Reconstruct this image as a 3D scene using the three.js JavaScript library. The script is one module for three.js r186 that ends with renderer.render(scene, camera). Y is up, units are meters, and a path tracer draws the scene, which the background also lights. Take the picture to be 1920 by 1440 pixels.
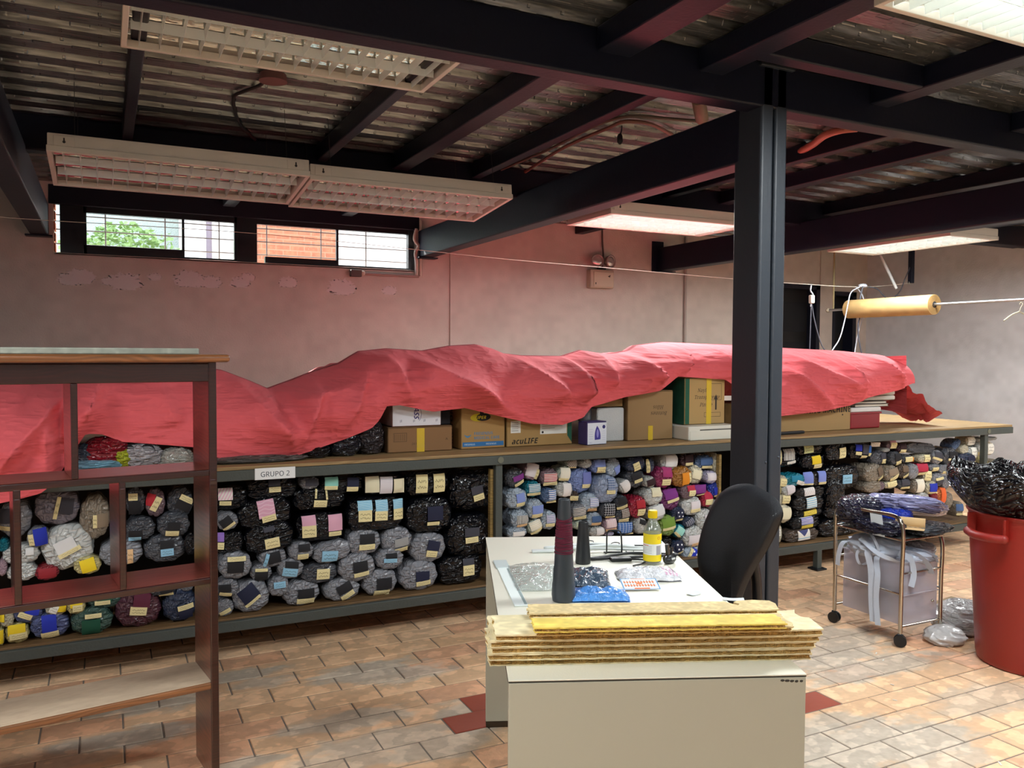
import * as THREE from 'three';
import { RoundedBoxGeometry } from 'three/addons/geometries/RoundedBoxGeometry.js';
import { mergeGeometries, mergeVertices } from 'three/addons/utils/BufferGeometryUtils.js';
import { ImprovedNoise } from 'three/addons/math/ImprovedNoise.js';
import { RectAreaLightUniformsLib } from 'three/addons/lights/RectAreaLightUniformsLib.js';

// ---------------------------------------------------------------- camera, sky, sun, exposure
const scene = new THREE.Scene();
const camera = new THREE.PerspectiveCamera(49.84, 4 / 3, 0.05, 200);
{
  const yaw = THREE.MathUtils.degToRad(26.243), pitch = THREE.MathUtils.degToRad(-2.21), roll = THREE.MathUtils.degToRad(0.2955);
  const fw = new THREE.Vector3(Math.sin(yaw) * Math.cos(pitch), Math.sin(pitch), -Math.cos(yaw) * Math.cos(pitch));
  const rt = new THREE.Vector3(Math.cos(yaw), 0, Math.sin(yaw)), up = rt.clone().cross(fw);
  camera.position.set(0, 1.478, 0);
  camera.up.copy(up.multiplyScalar(Math.cos(roll)).addScaledVector(rt, -Math.sin(roll)));
  camera.lookAt(camera.position.clone().add(fw));
}
const renderer = new THREE.WebGLRenderer({ antialias: true });
renderer.toneMapping = THREE.LinearToneMapping;
renderer.toneMappingExposure = 1.2;
renderer.shadowMap.enabled = true;
RectAreaLightUniformsLib.init();
scene.background = new THREE.Color().setRGB(4.2, 4.8, 5.6);
const sun = new THREE.DirectionalLight(new THREE.Color().setRGB(1, 0.94, 0.85), 26);
sun.position.set(-3.2 * 3, 2.4 + 5.2 * 3, -7.4 - 8.0 * 3);
sun.target.position.set(1.3, 2.4, -7.4);
sun.castShadow = true; sun.shadow.mapSize.set(2048, 2048);
Object.assign(sun.shadow.camera, { left: -9, right: 9, top: 9, bottom: -9, near: 1, far: 60 });
scene.add(sun, sun.target);
const LAMP_POWER = 30;

// ---------------------------------------------------------------- helpers
const V = (x, y, z) => new THREE.Vector3(x, y, z);
const noise = new ImprovedNoise();
const N = (x, y, z = 0.37) => noise.noise(x, y, z);
const fbm = (x, y, z = 0.37, o = 4) => { let s = 0, a = 0.5; for (let i = 0; i < o; i++) { s += a * N(x, y, z + i * 7.1); x *= 2.03; y *= 2.03; z *= 2.03; a *= 0.5; } return s; };
const ridge = (x, y, z = 0.37, o = 3) => { let s = 0, a = 0.55; for (let i = 0; i < o; i++) { s += a * (1 - 2 * Math.abs(N(x, y, z + i * 5.3))); x *= 2.1; y *= 2.1; a *= 0.5; } return s; };
function rng(seed) { let a = seed >>> 0; return () => { a = (a + 0x6D2B79F5) | 0; let t = Math.imul(a ^ (a >>> 15), 1 | a); t = (t + Math.imul(t ^ (t >>> 7), 61 | t)) ^ t; return ((t ^ (t >>> 14)) >>> 0) / 4294967296; }; }
const R = (d) => d * Math.PI / 180;
const lerp = (a, b, t) => a + (b - a) * t, clamp = (v, a = 0, b = 1) => Math.min(b, Math.max(a, v));
const smooth = (a, b, v) => { const t = clamp((v - a) / (b - a)); return t * t * (3 - 2 * t); };
function curve(pts) { return (x) => { if (x <= pts[0][0]) return pts[0][1]; for (let i = 1; i < pts.length; i++) if (x <= pts[i][0]) { const t = (x - pts[i - 1][0]) / (pts[i][0] - pts[i - 1][0]); return lerp(pts[i - 1][1], pts[i][1], t); } return pts[pts.length - 1][1]; }; }
const taken = new Map();
function numbered(name) { const n = taken.get(name) ?? 0; taken.set(name, n + 1); return n ? `${name}_${String(n).padStart(3, '0')}` : name; }
function mesh(name, geo, mat, parent) {
  const m = new THREE.Mesh(geo, mat); m.name = name; m.castShadow = m.receiveShadow = true;
  if (parent) parent.add(m); return m;
}
function thing(name, label, category, [x, y, z] = [0, 0, 0], turn = 0, group) {
  const o = new THREE.Group(); o.name = numbered(name); o.position.set(x, y, z); o.rotation.y = turn;
  o.userData = { label, category }; if (group) o.userData.group = group;
  scene.add(o); return o;
}
function struct(name, geo, mat) { const o = geo ? mesh(name, geo, mat) : new THREE.Group(); o.name = name; o.userData = { kind: 'structure' }; scene.add(o); return o; }
function single(name, geo, mat, label, category, [x, y, z] = [0, 0, 0], group) {
  const o = mesh(numbered(name), geo, mat); o.position.set(x, y, z); o.userData = { label, category }; if (group) o.userData.group = group; scene.add(o); return o;
}
// boxes with uv in metres
function box(w, h, d, x = 0, y = 0, z = 0) {
  const g = new THREE.BoxGeometry(w, h, d), p = g.attributes.position, n = g.attributes.normal, u = g.attributes.uv;
  for (let i = 0; i < p.count; i++) {
    const nx = Math.abs(n.getX(i)), ny = Math.abs(n.getY(i));
    if (nx > 0.5) u.setXY(i, p.getZ(i) + z, p.getY(i) + y); else if (ny > 0.5) u.setXY(i, p.getX(i) + x, p.getZ(i) + z); else u.setXY(i, p.getX(i) + x, p.getY(i) + y);
  }
  return g.translate(x, y, z);
}
const span = (x0, x1, y0, y1, z0, z1) => box(x1 - x0, y1 - y0, z1 - z0, (x0 + x1) / 2, (y0 + y1) / 2, (z0 + z1) / 2);
function rbox(w, h, d, r = 0.006, x = 0, y = 0, z = 0, s = 2) {
  const g = new RoundedBoxGeometry(w, h, d, s, Math.min(r, w / 2.01, h / 2.01, d / 2.01)), p = g.attributes.position, n = g.attributes.normal, u = g.attributes.uv;
  for (let i = 0; i < p.count; i++) {
    const nx = Math.abs(n.getX(i)), ny = Math.abs(n.getY(i)), nz = Math.abs(n.getZ(i));
    if (nx > ny && nx > nz) u.setXY(i, p.getZ(i) + z, p.getY(i) + y); else if (ny > nz) u.setXY(i, p.getX(i) + x, p.getZ(i) + z); else u.setXY(i, p.getX(i) + x, p.getY(i) + y);
  }
  return g.translate(x, y, z);
}
function join(list) { return mergeGeometries(list.map((g) => { const t = g.index ? g.toNonIndexed() : g; for (const k of Object.keys(t.attributes)) if (!['position', 'normal', 'uv'].includes(k)) t.deleteAttribute(k); return t; })); }
function tube(pts, r, seg = 24, rad = 6, closed = false) { return new THREE.TubeGeometry(new THREE.CatmullRomCurve3(pts.map((p) => p.isVector3 ? p : V(...p)), closed, 'centripetal'), seg, r, rad, closed); }
function rod(a, b, r, rad = 10) {
  const A = a.isVector3 ? a : V(...a), B = b.isVector3 ? b : V(...b), d = B.clone().sub(A), g = new THREE.CylinderGeometry(r, r, d.length(), rad);
  return g.applyQuaternion(new THREE.Quaternion().setFromUnitVectors(V(0, 1, 0), d.clone().normalize())).translate((A.x + B.x) / 2, (A.y + B.y) / 2, (A.z + B.z) / 2);
}
function grid(nu, nv, f) {   // f(u, v) -> [x, y, z, uvx, uvy]
  const p = [], uv = [], ix = [];
  for (let j = 0; j <= nv; j++) for (let i = 0; i <= nu; i++) { const q = f(i / nu, j / nv); p.push(q[0], q[1], q[2]); uv.push(q[3] ?? i / nu, q[4] ?? j / nv); }
  for (let j = 0; j < nv; j++) for (let i = 0; i < nu; i++) { const a = j * (nu + 1) + i, b = a + 1, c = a + nu + 1, d = c + 1; ix.push(a, b, d, a, d, c); }
  const g = new THREE.BufferGeometry(); g.setAttribute('position', new THREE.Float32BufferAttribute(p, 3)); g.setAttribute('uv', new THREE.Float32BufferAttribute(uv, 2)); g.setIndex(ix); g.computeVertexNormals(); return g;
}
// a crumpled closed lump
function lump(rx, ry, rz, amp, seed, { seg = 40, freq = 2.2, flat = 0, power = 2, crease = 0.5 } = {}) {
  let g = new THREE.SphereGeometry(1, seg, Math.round(seg * 0.7)); g = mergeVertices(g.deleteAttribute('normal'));
  const p = g.attributes.position, v = V(0, 0, 0);
  for (let i = 0; i < p.count; i++) {
    v.fromBufferAttribute(p, i);
    const l = Math.pow(Math.pow(Math.abs(v.x), power) + Math.pow(Math.abs(v.y), power) + Math.pow(Math.abs(v.z), power), 1 / power) || 1; v.divideScalar(l);
    const s = 1 + amp * (fbm(v.x * freq + seed, v.y * freq, v.z * freq + seed * 1.7) * (1 - crease) * 1.6 + crease * (ridge(v.x * freq * 1.3 + seed * 2, v.y * freq * 1.3, v.z * freq * 1.3) - 0.3));
    let y = v.y * s; if (y < -1 + flat) y = -1 + flat;
    p.setXYZ(i, v.x * s * rx, y * ry, v.z * s * rz);
  }
  g.computeVertexNormals(); return g;
}
// ---------------------------------------------------------------- computed textures
function dataTex(w, h, f, srgb = false) {
  const d = new Uint8Array(w * h * 4);
  for (let y = 0; y < h; y++) for (let x = 0; x < w; x++) { const c = f(x / w, y / h, x, y), i = (y * w + x) * 4; if (typeof c === 'number') { d[i] = d[i + 1] = d[i + 2] = clamp(c) * 255; } else { d[i] = clamp(c[0]) * 255; d[i + 1] = clamp(c[1]) * 255; d[i + 2] = clamp(c[2]) * 255; } d[i + 3] = 255; }
  const t = new THREE.DataTexture(d, w, h); t.wrapS = t.wrapT = THREE.RepeatWrapping; t.magFilter = THREE.LinearFilter; t.minFilter = THREE.LinearMipmapLinearFilter; t.generateMipmaps = true;
  if (srgb) t.colorSpace = THREE.SRGBColorSpace; t.needsUpdate = true; return t;
}
// value noise that repeats after n cells
function tileNoise(n, seed) {
  const r = rng(seed), a = Array.from({ length: n * n }, r), at = (x, y) => a[((y % n) + n) % n * n + ((x % n) + n) % n];
  return (u, v) => { const x = u * n, y = v * n, i = Math.floor(x), j = Math.floor(y), fx = x - i, fy = y - j, sx = fx * fx * (3 - 2 * fx), sy = fy * fy * (3 - 2 * fy); return lerp(lerp(at(i, j), at(i + 1, j), sx), lerp(at(i, j + 1), at(i + 1, j + 1), sx), sy); };
}
function canvasTex(w, h, draw) {
  const c = document.createElement('canvas'); c.width = w; c.height = h; const g = c.getContext('2d'); draw(g, w, h);
  const t = new THREE.CanvasTexture(c); t.colorSpace = THREE.SRGBColorSpace; return t;
}
const rep = (t, x, y = x) => { const c = t.clone(); c.repeat.set(x, y); c.needsUpdate = true; return c; };
const std = (color, o = {}) => new THREE.MeshStandardMaterial({ color, roughness: 0.6, ...o });
const phy = (color, o = {}) => new THREE.MeshPhysicalMaterial({ color, roughness: 0.5, ...o });

const tn = [8, 16, 32, 64].map((n, i) => tileNoise(n, 11 + i));
const fineTex = dataTex(256, 256, (u, v) => 0.2 * tn[1](u, v) + 0.35 * tn[2](u, v) + 0.45 * tn[3](u, v));
const crinkleTex = dataTex(512, 512, (u, v) => { const a = tn[0](u + 0.03 * tn[2](u, v), v), b = tn[1](u, v), c = tn[2](u + 0.3, v + 0.1); return 0.55 * (1 - Math.abs(2 * a - 1)) + 0.3 * (1 - Math.abs(2 * b - 1)) + 0.15 * (1 - Math.abs(2 * c - 1)); });
const filmTex = dataTex(512, 512, (u, v) => { const wu = u + 0.05 * tn[0](u, v + 0.3), wv = v + 0.05 * tn[0](u + 0.5, v), L = (t, p) => Math.pow(1 - Math.abs(2 * t - 1), p); return 0.5 * L(tn[0](wu, wv), 5) + 0.3 * L(tn[1](wu + 0.2, wv), 7) + 0.2 * tn[0](u, v) + 0.12 * L(tn[1](wv, wu + 0.4), 9); });
const woodTex = (() => { const a = tileNoise(6, 3), b = tileNoise(48, 5); return dataTex(512, 256, (u, v) => { const s = tn[0](u, v); const g = 0.5 + 0.5 * Math.sin((v * 26 + 3 * s + a(u, v) * 2) * 2 * Math.PI); const f = b(u * 0.12, v); const k = 0.74 + 0.16 * g + 0.16 * (f - 0.5); return [k, k * 0.985, k * 0.97]; }, true); })();
const chipTex = dataTex(512, 512, (u, v) => { const k = 0.84 + 0.22 * tn[3](u, v * 1) * tn[2](u + 0.2, v) + 0.08 * (tn[1](u, v) - 0.5); return [k, k * 0.975, k * 0.92]; }, true);
const weaveTex = dataTex(256, 256, (u, v) => 0.5 + 0.25 * Math.sin(u * 64 * 2 * Math.PI) * Math.sin(v * 64 * 2 * Math.PI) + 0.3 * (tn[2](u, v) - 0.5));
// ---------------------------------------------------------------- room shell
const WALL_Z = -7.37, RIGHT_X = 8.57, LEFT_X = -3.6, FRONT_Z = 3.6, DECK = 2.78;
const plaster = dataTex(512, 512, (u, v) => { const k = 0.93 + 0.07 * tn[0](u, v) - 0.05 * (tn[2](u, v) - 0.5); return [k, k * 0.995, k * 0.985]; }, true);
const plasterBump = rep(fineTex, 3);
const wallMat = std(new THREE.Color().setRGB(0.60, 0.53, 0.47), { roughness: 0.86, map: rep(plaster, 0.5), bumpMap: plasterBump, bumpScale: 0.0016 });
const wallWhite = std(new THREE.Color().setRGB(0.66, 0.66, 0.68), { roughness: 0.82, map: rep(plaster, 0.5), bumpMap: plasterBump, bumpScale: 0.0014 });
// window opening in the back wall
const WX0 = -0.345, WX1 = 2.625, WY0 = 2.235, WY1 = 2.75;
{
  const back = struct('wall_back');
  const pl = (n, g, m = wallMat) => mesh(n, g, m, back);
  pl('wall_face', join([span(LEFT_X - 0.2, WX0, 0, 3.2, WALL_Z - 0.22, WALL_Z), span(WX1, 2.964, 0, 3.2, WALL_Z - 0.22, WALL_Z), span(WX0, WX1, 0, WY0, WALL_Z - 0.22, WALL_Z), span(WX0, WX1, WY1, 3.2, WALL_Z - 0.22, WALL_Z)]));
  pl('wall_panel', join([span(2.964, 6.6, 0, 3.2, WALL_Z - 0.22, WALL_Z + 0.018)]));
  pl('wall_panel', join([span(6.6, 7.02, 0, 3.2, WALL_Z - 0.22, WALL_Z + 0.018), span(7.02, 7.764, 2.30, 3.2, WALL_Z - 0.22, WALL_Z + 0.018), span(7.764, 7.97, 0, 3.2, WALL_Z - 0.22, WALL_Z + 0.03), span(7.97, 8.38, 2.24, 3.2, WALL_Z - 0.22, WALL_Z + 0.018), span(8.38, RIGHT_X + 0.2, 0, 3.2, WALL_Z - 0.22, WALL_Z + 0.018)]));
  // brick showing in the left jamb of the window
  const brickM = std('#b5653a', { roughness: 0.9, bumpMap: rep(fineTex, 6), bumpScale: 0.004 }), mortarM = std('#cfc3a6', { roughness: 0.95, bumpMap: rep(fineTex, 6), bumpScale: 0.004 });
  mesh('mortar', span(WX0 - 0.004, WX0 + 0.004, WY0, WY1, WALL_Z - 0.21, WALL_Z - 0.004), mortarM, back);
  for (let k = 0; k < 6; k++) mesh('brick', span(WX0, WX0 + 0.012, WY0 + 0.012 + k * 0.085, WY0 + 0.075 + k * 0.085, WALL_Z - 0.2, WALL_Z - 0.02 - (k % 2) * 0.05), brickM, back);
  // scuffed filler patches on the plaster
  const filler = std(new THREE.Color().setRGB(0.65, 0.585, 0.56), { roughness: 0.9 }), rr = rng(77);
  const spots = [[-0.239, 2.025], [-0.165, 2.049], [0.042, 2.024], [0.158, 2.021], [0.376, 2.073], [0.640, 2.063], [0.808, 2.048], [1.044, 2.057], [1.110, 2.106], [1.446, 2.074], [1.918, 2.046], [2.366, 2.039]];
  for (const [x, y] of spots) {
    const r0 = 0.03 + 0.05 * rr(); mesh('filler_patch', lump(r0 * 1.3, r0 * 0.8, 0.0012, 1.1, rr() * 40, { seg: 36, freq: 5 }).translate(x, y, WALL_Z), filler, back);
  }
}
struct('wall_right', span(RIGHT_X, RIGHT_X + 0.2, 0, 3.2, WALL_Z - 0.2, FRONT_Z + 0.2), wallWhite);
struct('wall_left', span(LEFT_X - 0.2, LEFT_X, 0, 3.2, WALL_Z - 0.2, FRONT_Z + 0.2), wallWhite);
struct('wall_front', span(LEFT_X - 0.2, RIGHT_X + 0.2, 0, 3.2, FRONT_Z, FRONT_Z + 0.2), wallWhite);

// dark doorways at the far end of the back wall
const dark = std('#0b0d12', { roughness: 0.55 }), doorWood = std('#15110f', { roughness: 0.4 });
for (const [n, x0, x1, h] of [[1, 7.02, 7.764, 2.30], [2, 7.97, 8.38, 2.24]]) {
  const d = struct('door_' + n);
  mesh('frame', join([span(x0, x0 + 0.05, 0, h, WALL_Z - 0.12, WALL_Z + 0.03), span(x1 - 0.06, x1, 0, h, WALL_Z - 0.12, WALL_Z + 0.03), span(x0, x1, h - 0.05, h, WALL_Z - 0.12, WALL_Z + 0.03)]), std('#0d1020', { roughness: 0.4 }), d);
  mesh('leaf', span(x0 + 0.05, x1 - 0.06, 0, h - 0.05, WALL_Z - 0.16, WALL_Z - 0.12), doorWood, d);
  for (let k = 0; k < 4; k++) mesh('panel', span(x0 + 0.09, x1 - 0.1, 0.3 + k * 0.48, 0.66 + k * 0.48, WALL_Z - 0.12, WALL_Z - 0.105), dark, d);
}

// floor: clay tiles laid in running bond over a mortar bed
{
  const TX = 0.2885, TZ = 0.1505, X0 = 0.475, Z0 = -3.52, GAP = 0.0065;
  const FX0 = -2, FX1 = 7, FZ0 = -6.2, FZ1 = 0;
  const hash = (i, j) => { const s = Math.sin(i * 127.1 + j * 311.7) * 43758.5453; return s - Math.floor(s); };
  // cement smears and worn patches: x, z, radius x, radius z, strength
  const smears = [[1.076, -3.675,0.30,0.13,0.9],[1.224, -3.576,0.25,0.12,0.8],[0.537, -3.882,0.25,0.08,0.9],[0.588, -3.757,0.16,0.07,0.7],[0.853, -3.215,0.30,0.10,0.75],[0.933, -2.975,0.34,0.12,0.7],[0.751, -2.903,0.3,0.1,0.6],[1.100, -2.848,0.25,0.12,0.7],[0.170, -3.709,0.28,0.1,0.9],[0.044, -3.425,0.3,0.1,0.95],[-0.167, -3.366,0.3,0.1,0.5],[1.307, -3.025,0.14,0.2,0.8],[0.436, -3.033,0.16,0.05,0.8],[2.511, -2.171,0.5,0.22,0.95],[2.712, -2.099,0.4,0.2,0.9],[2.580, -2.336,0.2,0.12,0.8],[3.250, -2.697,0.5,0.14,0.85],[3.175, -2.884,0.4,0.12,0.9],[2.763, -1.959,0.25,0.1,0.7],[3.383, -2.233,0.35,0.15,0.6],[3.354, -3.049,0.4,0.2,0.8]];
  const tex = dataTex(2048, 1408, (u, v) => {
    const x = lerp(FX0, FX1, u), z = lerp(FZ0, FZ1, v), j = Math.floor((z - Z0) / TZ), off = (j & 1) ? 0.15 : 0, i = Math.floor((x - X0 - off) / TX), h = hash(i, j), h2 = hash(i + 9, j + 5);
    const n1 = fbm(x * 5, z * 5, 0.2, 4), n2 = fbm(x * 26, z * 34, 1.7, 3);
    let c = [0.94, 0.765, 0.60]; const t = h * 0.3 - 0.1 + n1 * 0.12; c = [c[0] + t * 0.10, c[1] + t * 0.13, c[2] + t * 0.14];
    if (h2 > 0.86) c = [0.91, 0.70, 0.55]; 
    const k = 1 + n2 * 0.1; c = c.map((q) => q * k);
    let g = clamp(0.02 + 0.22 * n1); 
    for (const [sx, sz, rx, rz, s] of smears) { const q = Math.hypot((x - sx) / rx, (z - sz) / rz) + 0.75 * fbm(x * 9 + sx, z * 16, 4.1, 4); g = Math.max(g, s * smooth(1.08, 0.62, q)); }
    const grey = [0.79 + n2 * 0.12, 0.75 + n2 * 0.12, 0.69 + n2 * 0.12]; c = c.map((q, a) => lerp(q, grey[a], g * 0.86));
    const sc = smooth(0.42, 0.5, ridge(x * 7, z * 9, 9.3, 3)) * 0.10; c = c.map((q) => q * (1 - sc));
    return c;
  }, true);
  tex.wrapS = tex.wrapT = THREE.ClampToEdgeWrapping;
  const clay = std('#ffffff', { map: tex, roughness: 0.62, bumpMap: rep(fineTex, 24, 16), bumpScale: 0.0015 });
  const redClay = std('#9c4a36', { roughness: 0.6, bumpMap: rep(fineTex, 8), bumpScale: 0.001 });
  const floor = struct('floor');
  mesh('mortar_bed', span(LEFT_X, RIGHT_X, -0.2, -0.004, WALL_Z, FRONT_Z), std('#7d7166', { roughness: 0.95, bumpMap: rep(fineTex, 4), bumpScale: 0.003 }), floor);
  const make = (cx, cz, dy, tilt) => {
    const hw = TX / 2 - GAP / 2, hd = TZ / 2 - GAP / 2, c = 0.003, p = [], uv = [], ix = [];
    const ring = (w, d, y) => { for (const [a, b] of [[-1, -1], [1, -1], [1, 1], [-1, 1]]) { const X = cx + a * w, Zz = cz + b * d; p.push(X, y + dy + a * tilt, Zz); uv.push((X - FX0) / (FX1 - FX0), (Zz - FZ0) / (FZ1 - FZ0)); } };
    ring(hw - c, hd - c, 0); ring(hw, hd, -c * 0.7); ring(hw, hd, -0.012);
    ix.push(0, 2, 1, 0, 3, 2); for (const b of [0, 4]) for (let k = 0; k < 4; k++) { const n = (k + 1) % 4; ix.push(b + k, b + n, b + 4 + n, b + k, b + 4 + n, b + 4 + k); }
    const g = new THREE.BufferGeometry(); g.setAttribute('position', new THREE.Float32BufferAttribute(p, 3)); g.setAttribute('uv', new THREE.Float32BufferAttribute(uv, 2)); g.setIndex(ix); const t = g.toNonIndexed(); t.computeVertexNormals(); return t;
  };
  camera.updateMatrixWorld(); camera.updateProjectionMatrix(); const tiles = [], q = V(0, 0, 0);
  const rr = rng(5);
  for (let j = -24; j < 46; j++) for (let i = -14; i < 28; i++) {
    const off = (j & 1) ? 0.15 : 0, cx = X0 + off + (i + 0.5) * TX, cz = Z0 + (j + 0.5) * TZ;
    if (cx < LEFT_X + 0.15 || cx > RIGHT_X - 0.15 || cz < WALL_Z + 0.08 || cz > FRONT_Z - 0.08) continue;
    q.set(cx, 0, cz).project(camera); const depth = cx * 0.442 - cz * 0.897; const seen = depth > 0.5 && Math.abs(q.x) < 1.06 && Math.abs(q.y) < 1.08 && cz > -4.35 ? 1 / (depth * depth * depth) : 0;
    tiles.push([seen, cx, cz, -rr() * 0.0014, (rr() - 0.5) * 0.0012]);
  }
  tiles.sort((a, b) => b[0] - a[0]);
  const red = [[1.386, -3.163], [1.352, -3.031], [2.636, -2.472]];
  tiles.slice(0, 300).forEach(([s, x, z, dy, tl]) => mesh('tile', make(x, z, dy, tl), red.some(([a, b]) => Math.abs(a - x) < TX / 2 && Math.abs(b - z) < TZ / 2) ? redClay : clay, floor));
  const rest = mesh('tiles', join(tiles.slice(300).map(([s, x, z, dy, tl]) => make(x, z, dy, tl))), clay, floor); rest.userData.kind = 'stuff';
}

// ceiling: corrugated steel deck on joists, cross beams and main beams
const paintBlack = phy('#0f1424', { roughness: 0.46, specularIntensity: 0.6, bumpMap: rep(fineTex, 2), bumpScale: 0.0006 });
{
  const ceiling = struct('ceiling');
  const emboss = dataTex(512, 256, (u, v) => { const du = Math.abs(((u * 4) % 1) - 0.5), dv = Math.abs(((v * 2 + 0) % 1) - 0.5), sh = Math.abs((((u * 4 + 0.5) % 1)) - 0.5); const a = smooth(0.27, 0.22, du) * smooth(0.16, 0.11, dv), b = smooth(0.05, 0.03, sh) * smooth(0.08, 0.05, Math.abs(dv - 0.36)); return 0.5 + 0.4 * a - 0.4 * b + 0.06 * (tn[2](u, v) - 0.5); });
  const zinc = dataTex(512, 512, (u, v) => { const k = 0.5 + 0.25 * tn[1](u, v) + 0.25 * (tn[3](u, v) - 0.5); return [k, k, k * 0.98]; }, true);
  const deckMat = std('#c9ced2', { metalness: 0.75, roughness: 0.27, map: rep(zinc, 0.25, 2.2), bumpMap: rep(emboss, 1.7, 5), bumpScale: 0.004, side: THREE.DoubleSide });
  const P = 0.2, prof = [[0, 0], [0.105, 0], [0.125, 0.045], [0.18, 0.045], [0.2, 0]];
  const x0 = LEFT_X, x1 = RIGHT_X; let z = WALL_Z;
  while (z < FRONT_Z - 0.1) {   // sheets of three ribs
    const pts = []; for (let r = 0; r < 3 && z + r * P < FRONT_Z; r++) for (const [dz, dy] of prof) { const q = [Math.min(z + r * P + dz, FRONT_Z), DECK + dy]; const l = pts[pts.length - 1]; if (!l || l[0] !== q[0]) pts.push(q); }
    const g = []; const pos = [], uv = [], ix = []; let len = 0;
    for (let k = 0; k + 1 < pts.length; k++) { const [za, ya] = pts[k], [zb, yb] = pts[k + 1], b = pos.length / 3; const l = Math.hypot(zb - za, yb - ya); for (const [X, zz, yy, vv] of [[x0, za, ya, len], [x1, za, ya, len], [x1, zb, yb, len + l], [x0, zb, yb, len + l]]) { pos.push(X, yy, zz); uv.push(X, vv); } ix.push(b, b + 1, b + 2, b, b + 2, b + 3); len += l; }
    const geo = new THREE.BufferGeometry(); geo.setAttribute('position', new THREE.Float32BufferAttribute(pos, 3)); geo.setAttribute('uv', new THREE.Float32BufferAttribute(uv, 2)); geo.setIndex(ix); geo.computeVertexNormals();
    mesh('deck_sheet', geo, deckMat, ceiling); z += 3 * P;
  }
  mesh('roof_slab', span(LEFT_X - 0.2, RIGHT_X + 0.2, DECK + 0.05, DECK + 0.42, WALL_Z - 0.22, FRONT_Z + 0.2), std('#77736c', { roughness: 0.9 }), ceiling);
  // cross beams along the room
  for (const [zf, t] of [[-2.86, 0.11], [-5.3, 0.11], [1.4, 0.11]]) mesh('cross_beam', rbox(RIGHT_X - LEFT_X, 0.2, t, 0.012, (RIGHT_X + LEFT_X) / 2, 2.68, zf - t / 2), paintBlack, ceiling);
  mesh('cross_beam', rbox(RIGHT_X - 5.4, 0.2, 0.12, 0.012, (RIGHT_X + 5.4) / 2, 2.69, -5.45), paintBlack, ceiling);
  // main beams towards the window wall
  for (const [xa, w, z0, z1] of [[-0.5, 0.125, WALL_Z, 0.6], [2.645, 0.13, WALL_Z, -3.0], [5.36, 0.14, WALL_Z + 0.02, 1.4]]) {
    const b = mesh('main_beam', rbox(w, 0.25, z1 - z0, 0.012, xa + w / 2, 2.357 + 0.125, (z0 + z1) / 2), paintBlack, ceiling);
    mesh('seat_plate', rbox(w + 0.06, 0.012, 0.1, 0.003, xa + w / 2, 2.349, z0 + 0.06), paintBlack, b);
  }
  mesh('end_bracket', rbox(0.15, 0.33, 0.012, 0.004, 5.36, 2.51, WALL_Z + 0.03), paintBlack, ceiling);
  // joists
  const J = (x, w, z0, z1, h = 0.1) => mesh('joist', rbox(w, h, z1 - z0, 0.008, x + w / 2, DECK - h / 2, (z0 + z1) / 2), paintBlack, ceiling);
  J(0.106, 0.056, -5.3, -2.97); J(1.219, 0.062, -5.3, -2.97); J(1.72, 0.11, -5.3, -2.97); J(2.29, 0.07, -5.3, -2.97);
  J(3.9, 0.07, -5.3, -2.97); J(4.46, 0.11, -5.3, -2.97); J(5.61, 0.14, -5.3, -2.97); J(6.6, 0.1, -5.3, -2.97); J(7.5, 0.1, -5.3, -2.97);
  J(0.9, 0.1, -7.3, -5.42); J(1.9, 0.1, -7.3, -5.42); J(3.3, 0.1, -7.3, -5.42); J(4.3, 0.1, -7.3, -5.42);
  J(2.29, 0.13, -2.86, 1.3); J(1.78, 0.16, -2.86, 1.3); J(3.33, 0.12, -2.86, 1.3); J(4.4, 0.12, -2.86, 1.3); J(0.4, 0.1, -2.86, 1.3);
  mesh('blocking', rbox(0.92, 0.1, 0.08, 0.008, 2.87, DECK - 0.05, -2.61), paintBlack, ceiling);
  mesh('blocking', rbox(0.16, 0.1, 0.12, 0.008, 2.55, DECK - 0.05, -3.05), paintBlack, ceiling);
  // lintel over the window
  mesh('lintel', rbox(WX1 - WX0 + 0.06, 0.15, 0.06, 0.006, (WX0 + WX1) / 2, 2.685, WALL_Z - 0.02), paintBlack, ceiling);
}
// steel column
{
  const g = thing('steel_column', 'tall black painted steel column standing behind the office chair', 'column', [2.725, 0, -2.95]);
  const cm = phy('#232c36', { roughness: 0.5, clearcoat: 0.3, clearcoatRoughness: 0.35, bumpMap: rep(fineTex, 1.5), bumpScale: 0.001 });
  mesh('shaft', join([rbox(0.074, 2.76, 0.18, 0.014, -0.041, 1.39, 0, 3), rbox(0.074, 2.76, 0.18, 0.014, 0.041, 1.39, 0, 3)]), cm, g);
  mesh('base_plate', rbox(0.26, 0.014, 0.28, 0.003, 0, 0.007, 0), cm, g);
  mesh('cap_plate', rbox(0.2, 0.012, 0.22, 0.003, 0, 2.762, 0), cm, g);
  mesh('bolt', new THREE.SphereGeometry(0.006, 8, 6).translate(-0.02, 0.98, 0.09), std('#3a3f47'), g); mesh('bolt', new THREE.SphereGeometry(0.006, 8, 6).translate(0.055, 1.0, 0.09), std('#3a3f47'), g);
}
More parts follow.
